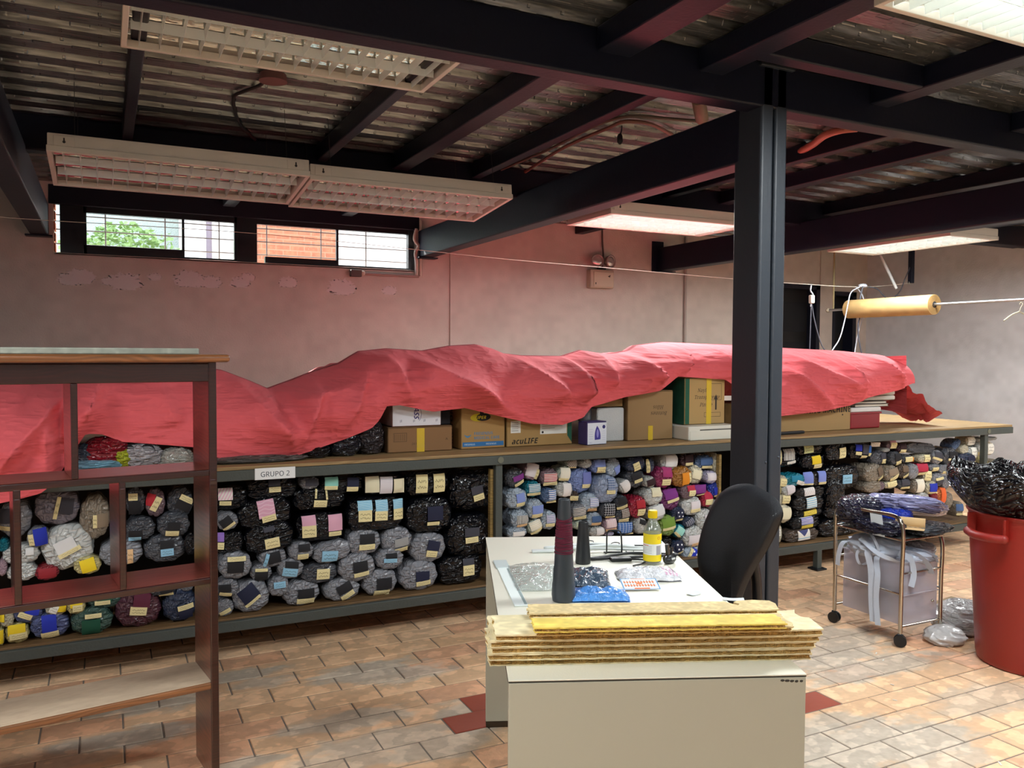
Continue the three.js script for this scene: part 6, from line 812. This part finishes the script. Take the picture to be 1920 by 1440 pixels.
// ---------------------------------------------------------------- chrome trolley with drawers
{
  const o = thing('chrome_trolley', 'chrome tube trolley on black casters with two clear drawers', 'trolley', [3.59, 0, -3.04]);
  const chrome = std('#b9b2a6', { metalness: 1, roughness: 0.18 }), blackw = phy('#0c0e12', { roughness: 0.4 });
  const X = [0, 0.30], Z = [-0.21, 0.21], H = 0.655;
  for (const x of X) { const h = x ? H - 0.10 : H; mesh('end_frame', tube([[x, 0.07, Z[0]], [x, 0.3, Z[0]], [x, h - 0.05, Z[0]], [x, h - 0.012, Z[0] + 0.018], [x, h, Z[0] + 0.05], [x, h, 0], [x, h, Z[1] - 0.05], [x, h - 0.012, Z[1] - 0.018], [x, h - 0.05, Z[1]], [x, 0.3, Z[1]], [x, 0.07, Z[1]]], 0.0105, 90, 10), chrome, o);
    for (const y of [0.54, 0.265]) mesh('side_rail', rod([x, y, Z[0]], [x, y, Z[1]], 0.006), chrome, o); }
  for (const y of [0.54, 0.1, 0.37]) for (const z of Z) mesh('cross_rail', rod([X[0], y, z], [X[1], y, z], 0.006), chrome, o);
  for (const x of X) for (const z of Z) { const c = mesh('caster', join([new THREE.CylinderGeometry(0.03, 0.03, 0.011, 22).rotateZ(Math.PI / 2).translate(-0.012, 0.03, 0), new THREE.CylinderGeometry(0.03, 0.03, 0.011, 22).rotateZ(Math.PI / 2).translate(0.012, 0.03, 0), rbox(0.014, 0.03, 0.03, 0.005, 0, 0.05, 0)]).rotateY(0.5 + x * 2 + z), blackw, o); c.position.set(x, 0, z); mesh('caster_stem', rod([0, 0.055, 0], [0, 0.09, 0], 0.006), chrome, c); }
  const top = mesh('top_shelf', rbox(0.30, 0.006, 0.42, 0.002, 0.15, 0.537, 0), phy('#8a8f92', { transmission: 0.5, roughness: 0.3, thickness: 0 }), o);
  const frost = phy('#f0eef3', { roughness: 0.25, transmission: 0.75, thickness: 0, side: THREE.DoubleSide }), inner = [std('#b9b4bd', { roughness: 0.9 }), std('#a9aec4', { roughness: 0.9 }), std('#cfccd0', { roughness: 0.9 })];
  [[0.105, 0.15], [0.26, 0.16]].forEach(([y, h], k) => {
    const d = mesh('drawer', join([box(0.26, 0.005, 0.37, 0.15, y, 0.015), box(0.26, h, 0.004, 0.15, y + h / 2, 0.2), box(0.26, h, 0.004, 0.15, y + h / 2, -0.17), box(0.004, h, 0.37, 0.02, y + h / 2, 0.015), box(0.004, h, 0.37, 0.28, y + h / 2, 0.015), rbox(0.275, 0.008, 0.385, 0.002, 0.15, y + h, 0.015)]), frost, o);
    mesh('knob', new THREE.SphereGeometry(0.0075, 14, 10).translate(0.24, y + h * 0.66, 0.208), chrome, d);
    mesh('contents', lump(0.118, h * 0.42, 0.165, 0.12, 50 + k, { flat: 0.1, power: 4 }).translate(0.15, y + h * 0.44, 0.01), inner[k], d);
  });
  // bags on the top shelf
  const topY = 0.545, bag = (name, label, cat, x, y, z, rx, ry, rz, c, seed, rot, o2 = {}) => { const b = single(name, lump(rx, ry, rz, 0.22, seed, { seg: 44, freq: 2.6, power: 3, crease: 0.65, flat: 0.1 }), film(c, 0.03), label, cat, [3.59 + x, y, -3.04 + z], 'bags on the trolley'); b.rotation.set(o2.rx ?? 0, rot, o2.rz ?? 0); return b; };
  bag('garment_bag', 'dark navy garments in clear film on the trolley left', 'bag', 0.10, topY + 0.085, -0.13, 0.13, 0.075, 0.11, '#2a2a3d', 61, 0.3);
  bag('garment_bag', 'second dark navy bag leaning against the trolley frame', 'bag', 0.05, topY + 0.03, 0.03, 0.08, 0.04, 0.13, '#23243a', 62, 0.1);
  bag('garment_bag', 'lavender white garments in glossy clear film on the trolley', 'bag', 0.35, topY + 0.105, -0.06, 0.18, 0.05, 0.2, '#a9a9d6', 63, 0.55, { rz: -0.22 });
  bag('garment_bag', 'flat grey garment bag hanging over the trolley right side', 'bag', 0.27, topY + 0.022, 0.14, 0.15, 0.022, 0.10, '#585f66', 64, 0.2);
  bag('blue_garment', 'bright blue garment between the bags on the trolley', 'garment', 0.17, topY + 0.075, 0.03, 0.06, 0.035, 0.08, '#2440c4', 65, 0.4);
  { const p = thing('kraft_sheet', 'curled sheet of kraft paper on the trolley top', 'paper', [3.59 + 0.16, topY + 0.03, -3.04 + 0.13], 0.6); mesh('sheet', grid(20, 4, (u, v) => { const a = u * 5.2; const r = 0.022 + u * 0.012; return u < 0.75 ? [Math.cos(a) * r, 0.03 + Math.sin(a) * r, (v - 0.5) * 0.14] : [Math.cos(3.9) * 0.031 - (u - 0.75) * 0.4, 0.03 + Math.sin(3.9) * 0.031 + (u - 0.75) * 0.02, (v - 0.5) * 0.14]; }), std('#c9a878', { side: THREE.DoubleSide, roughness: 0.8 }), p); }
  single('paper_note', grid(6, 8, (u, v) => [(u - 0.5) * 0.006, 0.05 - v * 0.11, (u - 0.5) * 0.07 + v * 0.02, u, v]), std('#cfd8de', { side: THREE.DoubleSide }), 'pale paper note hanging on the trolley rail', 'paper', [3.575, 0.60, -2.98]);
  // tangle of white fabric strips
  const w = thing('strip_pile', 'heap of white fabric strips hanging over the trolley drawers', 'fabric', [3.59, 0, -3.04]); const wm = std('#c3cbd9', { roughness: 0.85, side: THREE.DoubleSide, bumpMap: rep(weaveTex, 3), bumpScale: 0.001 });
  mesh('heap', lump(0.12, 0.06, 0.15, 0.35, 71, { freq: 3, crease: 0.8 }).translate(0.11, 0.45, -0.03), wm, w); mesh('heap', lump(0.11, 0.04, 0.09, 0.35, 72, { freq: 3.2, crease: 0.8 }).translate(0.2, 0.425, 0.12), wm, w);
  const strip = (pts, wd) => { const c = new THREE.CatmullRomCurve3(pts.map((q) => V(...q))); return grid(30, 2, (u, v) => { const q = c.getPoint(u), t = c.getTangent(u), b = V(0.25, 0.1, 1).cross(t).cross(t).normalize().multiplyScalar(wd * (v - 0.5)); return [q.x + b.x, q.y + b.y, q.z + b.z, u, v]; }); };
  for (const [pts, wd] of [[[[0.06, 0.49, 0.0], [-0.02, 0.45, 0.02], [-0.03, 0.36, 0.05], [-0.032, 0.2, 0.06], [-0.03, 0.09, 0.07]], 0.035], [[[0.08, 0.47, 0.06], [0.0, 0.42, 0.06], [-0.028, 0.34, 0.09], [-0.03, 0.22, 0.085], [-0.03, 0.08, 0.1]], 0.03], [[[0.05, 0.47, -0.1], [-0.02, 0.46, -0.14], [-0.03, 0.4, -0.16], [-0.028, 0.33, -0.17]], 0.025], [[[0.0, 0.46, -0.02], [-0.02, 0.42, -0.05], [-0.02, 0.37, -0.03], [0.0, 0.38, 0.0], [0.01, 0.43, 0.0]], 0.016], [[[0.05, 0.46, 0.15], [0.06, 0.44, 0.21], [0.07, 0.37, 0.225], [0.06, 0.3, 0.22]], 0.03], [[[0.1, 0.46, 0.13], [0.13, 0.45, 0.2], [0.17, 0.41, 0.225], [0.21, 0.35, 0.22]], 0.032], [[[0.15, 0.47, 0.1], [0.2, 0.46, 0.19], [0.24, 0.43, 0.21], [0.27, 0.4, 0.2]], 0.03], [[[0.0, 0.5, -0.05], [-0.03, 0.45, 0.1], [0.0, 0.43, 0.19], [0.06, 0.42, 0.2]], 0.022], [[[0.06, 0.51, -0.06], [0.02, 0.53, 0.0], [0.0, 0.5, 0.05], [0.0, 0.44, 0.08]], 0.014]]) mesh('strip', strip(pts, wd), wm, w);
  bag('clear_sack', 'bunched clear plastic sack on the drawers at the trolley right', 'bag', 0.25, 0.455, 0.12, 0.06, 0.035, 0.07, '#c9c2c6', 66, 0.2);
  { const p = thing('cardboard_piece', 'folded brown cardboard under the trolley top shelf', 'cardboard', [3.59 + 0.2, 0.475, -3.04 - 0.02]); mesh('sheet', rbox(0.2, 0.006, 0.22, 0.002).rotateZ(0.1), card('#9a7a52'), p); mesh('flap', rbox(0.08, 0.005, 0.2, 0.002).rotateZ(-0.5).translate(0.12, 0.02, 0), card('#b09068'), p); }
}
// ---------------------------------------------------------------- red bin with black sack
{
  const o = thing('red_bin', 'large red plastic bin with side handle, lined with a black sack', 'bin', [3.985, 0, -2.405]);
  const rm = phy('#8c190f', { roughness: 0.45, clearcoat: 0.25, clearcoatRoughness: 0.3, bumpMap: rep(fineTex, 4), bumpScale: 0.0006 }), H = 0.735;
  const prof = [[0, 0.006], [0.225, 0], [0.238, 0.006], [0.244, 0.03], [0.285, H - 0.09], [0.287, H - 0.055], [0.290, H - 0.02], [0.298, H - 0.012], [0.301, H - 0.004], [0.298, H], [0.283, H], [0.28, H - 0.02], [0.276, H - 0.1], [0.237, 0.03], [0, 0.02]];
  mesh('body', new THREE.LatheGeometry(prof.map(([a, b]) => new THREE.Vector2(a, b)).reverse(), 72), rm, o); 
  const at = (a, r, y) => [Math.cos(a) * r, y, Math.sin(a) * r];
  for (const A of [R(190), R(10)]) {
    const hd = mesh('handle', tube([at(A - 0.33, 0.322, 0.635), at(A - 0.12, 0.338, 0.633), at(A + 0.12, 0.338, 0.633), at(A + 0.33, 0.322, 0.635)], 0.02, 20, 14), rm, o);
    for (const e of [-0.32, 0.32]) { mesh('handle_bracket', rbox(0.04, 0.1, 0.012, 0.004).rotateY(-(A + e)).translate(...at(A + e, 0.306, 0.675)), rm, hd); mesh('handle_end', new THREE.SphereGeometry(0.021, 12, 8).translate(...at(A + e, 0.322, 0.635)), rm, hd); }
  }
  const sk = thing('black_sack', 'crumpled black refuse sack bulging out of the red bin', 'sack', [3.985, 0.60, -2.405]);
  mesh('sack', grid(96, 34, (u, v) => { const a = u * 2 * Math.PI, n = ridge(Math.cos(a) * 1.7 + 3, Math.sin(a) * 1.7, v * 2.2, 3), m = fbm(Math.cos(a) * 2.5, Math.sin(a) * 2.5 + 4, v * 3, 3); const prof = v < 0.3 ? [0.2 + 0.06 * v / 0.3, 0.1 * v / 0.3] : v < 0.62 ? [0.258 + 0.055 * Math.sin((v - 0.3) / 0.32 * Math.PI * 0.75), 0.1 + 0.19 * (v - 0.3) / 0.32] : [0.297 * (1 - Math.pow((v - 0.62) / 0.38, 1.3)), 0.29 - 0.05 * (v - 0.62) / 0.38]; const side = Math.max(0, -Math.cos(a - 0.4)) * 0.05; const r = Math.max(0, prof[0] * (1 + 0.20 * (n - 0.2) * smooth(0.3, 0.5, v)) + (v > 0.3 ? side * Math.sin(Math.PI * clamp((v - 0.3) / 0.6)) : 0)); return [Math.cos(a) * (v >= 1 ? 0 : r), prof[1] + smooth(0.3, 0.5, v) * (0.07 * n + 0.06 * m), Math.sin(a) * (v >= 1 ? 0 : r), u * 3, v * 2]; }), phy('#06060a', { roughness: 0.2, ior: 1.55, side: THREE.DoubleSide, bumpMap: rep(filmTex, 1.5), bumpScale: 0.04 }), sk);
}
// things on the floor behind the bin
{
  single('white_sack', lump(0.17, 0.095, 0.14, 0.3, 81, { freq: 2.2, flat: 0.35, crease: 0.7 }), phy('#b9b7b6', { roughness: 0.4, clearcoat: 0.5, bumpMap: rep(crinkleTex, 2), bumpScale: 0.02 }), 'white plastic sack slumped on the floor between trolley and bin', 'sack', [4.12, 0.06, -2.86]);
  single('white_sack', lump(0.10, 0.05, 0.09, 0.3, 82, { freq: 2.4, flat: 0.35, crease: 0.7 }), phy('#c4c2c0', { roughness: 0.4, clearcoat: 0.5 }), 'small white plastic bag on the floor under the trolley right side', 'sack', [3.86, 0.03, -2.78]);
  { const o = thing('cardboard_box', 'narrow cardboard box on the floor hidden behind the red bin', 'box', [4.56, 0, -2.98]); mesh('body', rbox(0.2, 0.27, 0.1, 0.004, 0, 0.16, 0), card('#8d6a3c'), o); mesh('dark_base', rbox(0.202, 0.07, 0.102, 0.004, 0, 0.035, 0), std('#1d1f2a'), o); }
  { const o = thing('wood_plank', 'short pale wooden plank on the floor behind the trolley', 'plank', [4.4, 0, -3.18], 0.15); mesh('plank', rbox(0.34, 0.022, 0.09, 0.003, 0, 0.011, 0), plyPale, o); mesh('dark_edge', rbox(0.34, 0.006, 0.092, 0.001, 0, 0.003, 0), dark, o); }
  single('plastic_scrap', lump(0.05, 0.08, 0.03, 0.4, 83, { seg: 24, crease: 0.8 }), phy('#c9c6c0', { roughness: 0.3, clearcoat: 0.8 }), 'torn clear plastic scrap beside the bin rim low on the left', 'plastic', [4.62, 0.34, -2.98]);
  { const o = thing('cardboard_sheet', 'torn brown cardboard leaning on the right wall behind the bin', 'cardboard', [RIGHT_X - 0.006, 0.01, -5.2]); mesh('sheet', grid(14, 12, (u, v) => [-0.012 * fbm(u * 4, v * 4) - 0.004, lerp(0.0, 0.30, v) + 0.012 * N(u * 9, v * 4), (u - 0.5) * 0.75 + 0.02 * N(v * 9, u * 3 + 4)]), std('#a58a63', { roughness: 0.9, side: THREE.DoubleSide }), o); }
  const bits = rng(17); [[1643,1232],[1655,1222],[1578,1256],[1672,1283],[1640,1260],[1675,1313],[1875,1405],[1730,1395]].forEach(([a], k) => 0);
  const scraps = [[3.403, -2.816], [3.356, -2.736], [3.076, -2.736], [3.142, -2.512], [3.011, -2.392], [2.886, -1.848]];
  scraps.forEach(([x, z], k) => { const s = single('floor_scrap', rbox(0.012 + 0.02 * bits(), 0.0015, 0.006, 0.0005).rotateY(bits() * 3), std('#d9d8d0'), ['tiny white scrap on the floor left of the trolley front caster', 'second tiny white scrap before the trolley caster', 'tiny white crumb on the tiles beside the chipboard end', 'white paper sliver in the middle of the right floor', 'small white sliver below the paper sliver on the right floor', 'bright white scrap at the bottom right of the floor'][k], 'scrap', [x, 0.001, z]); });
}
// ---------------------------------------------------------------- hung things at the far right
{
  const o = thing('kraft_roll', 'long roll of kraft paper hung on a steel rod', 'paper roll', [6.750, 1.928, -5.047]);
  const L = 0.958, kr = std('#c9a56b', { roughness: 0.6, map: rep(cardTex, 1) });
  mesh('paper', new THREE.CylinderGeometry(0.092, 0.092, L, 40, 1).rotateX(Math.PI / 2).translate(0, 0, -L / 2), kr, o); mesh('end_layers', (() => { const g = []; for (let k = 0; k < 8; k++) g.push(new THREE.TorusGeometry(0.03 + k * 0.008, 0.0022, 5, 36).translate(0, 0, 0.001)); return join(g); })(), std('#8f6f40', { roughness: 0.9 }), o); mesh('core', new THREE.TorusGeometry(0.022, 0.006, 8, 24).translate(0, 0, 0.001), dark, o);
  const rd = thing('steel_rod', 'long thin steel rod carrying the kraft paper roll', 'rod', [6.750, 1.928, -5.047]); const st = std('#b9babb', { metalness: 0.9, roughness: 0.3 }); mesh('rod', rod([0, 0.0, -L - 0.28], [0, 0.004, 3.2], 0.013, 14), st, rd); mesh('end_knob', new THREE.SphereGeometry(0.024, 12, 8).translate(0, 0, -L - 0.27), std('#9a8f7a'), rd);
  for (const z of [-L - 0.2, 2.6]) mesh('hanger_rope', rod([0, 0.01, z], [0, DECK - 0.07 - 1.928, z], 0.009), std('#8a7a55', { roughness: 0.9 }), rd);
  const hg = thing('clothes_hanger', 'pale hanger on the steel rod at the right edge', 'hanger', [6.750, 1.892, -4.267]); mesh('hook', tube([[0, 0.0, 0], [0.0, 0.016, 0.014], [0.0, 0.0, 0.026], [0, -0.03, 0.01], [0, -0.06, 0]], 0.003, 24, 6), std('#c9c2a8'), hg); mesh('shoulders', tube([[0, -0.06, 0], [0.1, -0.09, 0], [0.2, -0.14, 0]], 0.006, 12, 6), std('#c9c2a8'), hg); mesh('shoulders', tube([[0, -0.06, 0], [-0.1, -0.09, 0], [-0.2, -0.14, 0]], 0.006, 12, 6), std('#c9c2a8'), hg);
}
const cordLight = std('#b9bcc4', { roughness: 0.6 }), cordDark = std('#4b4c55', { roughness: 0.6 });
{
  // line strung across the room
  single('strung_line', join([tube([[-0.721, 2.290, -5.900], [-0.557, 2.280, -5.900], [0.944, 2.282, -5.900], [2.903, 2.209, -5.900], [3.855, 2.188, -5.900], [5.092, 2.157, -5.900], [5.769, 2.147, -5.900], [6.835, 2.149, -5.900], [7.585, 2.222, -5.900]], 0.0022, 40, 5)]), std('#cfc6b4', { roughness: 0.7 }), 'thin white line strung across the room under the lights', 'line');
  const post = thing('hanging_post', 'short black steel post hanging from the ceiling beam', 'post', [7.521, 2.214, -5.900]); mesh('post', rbox(0.045, 0.386, 0.045, 0.004, 0, 0.386 / 2, 0), paintBlack, post); mesh('hook', tube([[0, 0.02, 0], [-0.02, -0.01, 0], [-0.03, 0.015, 0]], 0.004, 12, 6), std('#8a8578'), post);
  const cord = (label, pts, m, r = 0.006) => single('power_cord', tube(pts, r, 60, 6), m, label, 'cable', [0, 0, 0], 'cords hanging from the line');
  const c1 = cord('pale looped cord with a plug hanging nearest the column', [[6.118, 2.136, -5.900], [6.112, 2.084, -5.900], [6.141, 2.050, -5.900], [6.128, 1.998, -5.900], [6.116, 1.931, -5.900]], cordLight, 0.007);
  cord('dark cord falling from the plug near the column', [[6.122, 1.967, -5.900], [6.119, 1.802, -5.900], [6.116, 1.648, -5.900], [6.113, 1.520, -5.900]], cordDark); cord('second dark cord curving right from the plug near the column', [[6.129, 1.957, -5.900], [6.161, 1.829, -5.900], [6.206, 1.701, -5.900], [6.274, 1.557, -5.900], [6.333, 1.495, -5.900]], cordDark);
  cord('white cord curving down left from the knot of cords', [[6.775, 2.146, -5.900], [6.658, 2.089, -5.900], [6.617, 1.972, -5.900], [6.577, 1.812, -5.900], [6.510, 1.627, -5.900], [6.411, 1.506, -5.900]], cordLight); cord('grey cord hanging straight from the knot of cords', [[6.785, 2.150, -5.870], [6.752, 2.027, -5.870], [6.756, 1.868, -5.870], [6.730, 1.762, -5.870], [6.750, 1.603, -5.870], [6.799, 1.454, -5.870]], cordDark, 0.007); cord('pale grey cord hanging beside the straight grey one', [[6.757, 2.148, -5.930], [6.842, 2.076, -5.930], [6.891, 1.954, -5.930], [6.850, 1.819, -5.930], [6.794, 1.658, -5.930], [6.755, 1.470, -5.930]], cordLight); cord('slack brown cord looping from the knot to the hanging post', [[6.896, 2.151, -5.900], [7.026, 2.135, -5.900], [7.145, 2.058, -5.900], [7.239, 2.045, -5.900], [7.363, 2.131, -5.900], [7.423, 2.243, -5.900], [7.507, 2.384, -5.900]], cordDark);
  single('cord_plug', rbox(0.05, 0.08, 0.04, 0.01), std('#cfc9b8'), 'cream plug on the looped cord near the column', 'plug', [6.107, 2.001, -5.880]);
  single('white_tube', rod([7.061, 2.480, -5.900], [7.183, 2.139, -5.800], 0.014, 12), std('#c9cac6', { roughness: 0.4 }), 'thin white tube dangling below the far lit light', 'tube');
  single('knot', lump(0.05, 0.02, 0.03, 0.4, 91, { seg: 24, crease: 0.8 }), cordLight, 'knot of tied cords on the strung line', 'knot', [6.820, 2.159, -5.900]);
}
// emergency light on the back wall
{
  const o = thing('emergency_light', 'cream emergency light box with two round lamp heads on the wall', 'emergency light', [4.614, 2.143, -7.352]); const cm = phy('#b9a68f', { roughness: 0.5 });
  mesh('box', rbox(0.285, 0.19, 0.09, 0.012, 0, 0.095, 0.045), cm, o); mesh('front_cover', rbox(0.24, 0.15, 0.01, 0.004, 0.012, 0.09, 0.094), phy('#c7b49a', { roughness: 0.5 }), o); mesh('arrow_mark', new THREE.PlaneGeometry(0.04, 0.035).translate(0.075, 0.125, 0.1), std('#ffffff', { map: canvasTex(64, 64, (g, w, h) => { g.fillStyle = '#c7b49a'; g.fillRect(0, 0, w, h); g.fillStyle = '#3a2a20'; g.beginPath(); g.moveTo(4, 40); g.lineTo(60, 8); g.lineTo(48, 60); g.fill(); }) }), o); mesh('indicator', rbox(0.008, 0.02, 0.004, 0.001, -0.085, 0.045, 0.1), dark, o);
  for (const s of [-1, 1]) { const h = mesh('lamp_head', new THREE.LatheGeometry([[0, -0.05], [0.03, -0.05], [0.055, -0.02], [0.066, 0.02], [0.068, 0.028], [0.06, 0.03], [0.05, 0.02], [0.0, 0.0]].map(([a, b]) => new THREE.Vector2(a, b)), 28).rotateX(Math.PI / 2), phy('#8f8078', { roughness: 0.3, clearcoat: 0.5 }), o); h.position.set(0.005 + s * 0.075, 0.275, 0.09); h.rotation.y = s * 0.25; mesh('lens', new THREE.SphereGeometry(0.056, 20, 10, 0, 6.3, 0, 1.2).rotateX(Math.PI / 2).scale(1, 1, 0.35).translate(0, 0, 0.012), phy('#d9cfc9', { roughness: 0.08, metalness: 0.6 }), h); }
  mesh('lamp_bracket', rbox(0.1, 0.02, 0.03, 0.005, 0.005, 0.205, 0.06), dark, o); mesh('cable', tube([[0.03, 0.21, 0.03], [0.05, 0.35, 0.02], [0.04, 0.48, 0.02], [0.035, 0.62, 0.02]], 0.009, 30, 7), std('#4f4640'), o);
}
// conduits on the back wall
{
  const pm = std('#a79a90', { roughness: 0.6 });
  single('wall_conduit', rod([5.734, 0.9, WALL_Z + 0.036], [5.734, 2.75, WALL_Z + 0.036], 0.016), pm, 'thin vertical conduit on the back wall left of the column', 'conduit');
  const o = thing('window_conduit', 'white conduit pipes running down beside the window to a junction box', 'conduit', [2.62, 0, WALL_Z + 0.02]); const wp = std('#cfc4b4', { roughness: 0.6 });
  mesh('pipe', tube([[0, 2.62, 0.01], [-0.02, 2.52, 0.01], [0.02, 2.46, 0.01], [-0.01, 2.4, 0.01], [0, 2.3, 0.01], [0.0, 2.19, 0.01]], 0.016, 40, 8), wp, o); mesh('pipe', rod([0.04, 2.18, 0.01], [0.04, 2.7, 0.01], 0.014), wp, o); mesh('pipe', rod([0.02, 2.18, 0.015], [-0.5, 2.18, 0.015], 0.012), std('#a08a80'), o); mesh('junction_box', rbox(0.1, 0.06, 0.05, 0.005, -0.58, 2.18, 0.02), std('#5d504a'), o); mesh('elbow', new THREE.SphereGeometry(0.022, 12, 8).translate(-0.515, 2.185, 0.02), wp, o);
}
// cables and pipes under the ceiling deck
{
  const cb = std('#7a5348', { roughness: 0.6 });
  single('ceiling_cable', tube([[2.690, 2.755, -5.261], [2.585, 2.755, -4.510], [2.586, 2.755, -4.028], [2.594, 2.755, -3.877], [2.711, 2.755, -3.840], [2.993, 2.755, -3.973]], 0.011, 60, 7), cb, 'brown cable arching under the deck left of the column', 'cable'); single('ceiling_cable', tube([[2.520, 2.760, -5.298], [2.536, 2.760, -4.559], [2.510, 2.760, -3.964], [2.571, 2.760, -3.792], [2.775, 2.760, -3.733], [2.992, 2.760, -3.692]], 0.009, 60, 7), std('#5a4a40'), 'second cable arching under the deck to the column head', 'cable');
  single('ceiling_cable', tube([[0.698, 2.765, -4.029], [0.696, 2.765, -4.169], [0.633, 2.765, -4.330], [0.607, 2.765, -4.401], [0.642, 2.770, -4.680], [0.720, 2.770, -4.992], [0.844, 2.770, -5.290]], 0.009, 40, 7), std('#2b2626'), 'dark cable drooping from the round ceiling box near the window lights', 'cable'); single('ceiling_box', new THREE.CylinderGeometry(0.06, 0.065, 0.035, 24), std('#6b4b48'), 'round ceiling box above the drooping dark cable', 'box', [0.727, 2.760, -4.031]);
  single('ceiling_pipe', tube([[3.925, 2.740, -3.898], [3.846, 2.740, -3.714], [3.746, 2.740, -3.518], [3.746, 2.740, -3.403], [3.793, 2.740, -3.341]], 0.022, 30, 10), std('#a8604e', { roughness: 0.5 }), 'short bent reddish pipe under the deck right of the column', 'pipe'); single('pipe_stub', rod([2.691, 2.755, -3.361], [2.854, 2.720, -3.531], 0.035, 18), std('#7d6a52'), 'short capped pipe stub beside the column head', 'pipe');
  { const o = thing('cable_clip', 'small black clip hanging from the brown ceiling cable', 'clip', [2.631, 2.755, -3.954]); mesh('strap', tube([[0, 0, 0], [-0.004, -0.025, 0.004], [-0.01, -0.05, 0]], 0.004, 12, 6), dark, o); mesh('clip_body', lump(0.016, 0.03, 0.014, 0.4, 95, { seg: 16 }).translate(-0.012, -0.075, 0), dark, o); }
  { const o = thing('junction_box', 'grey junction box under the deck just right of the column', 'box', [4.088, 2.740, -4.022]); mesh('box', rbox(0.12, 0.07, 0.1, 0.006), std('#4a443e'), o); mesh('lid', rbox(0.1, 0.006, 0.08, 0.002, 0, -0.037, 0), std('#5a534c'), o); }
}
camera.updateMatrixWorld();
renderer.render(scene, camera);
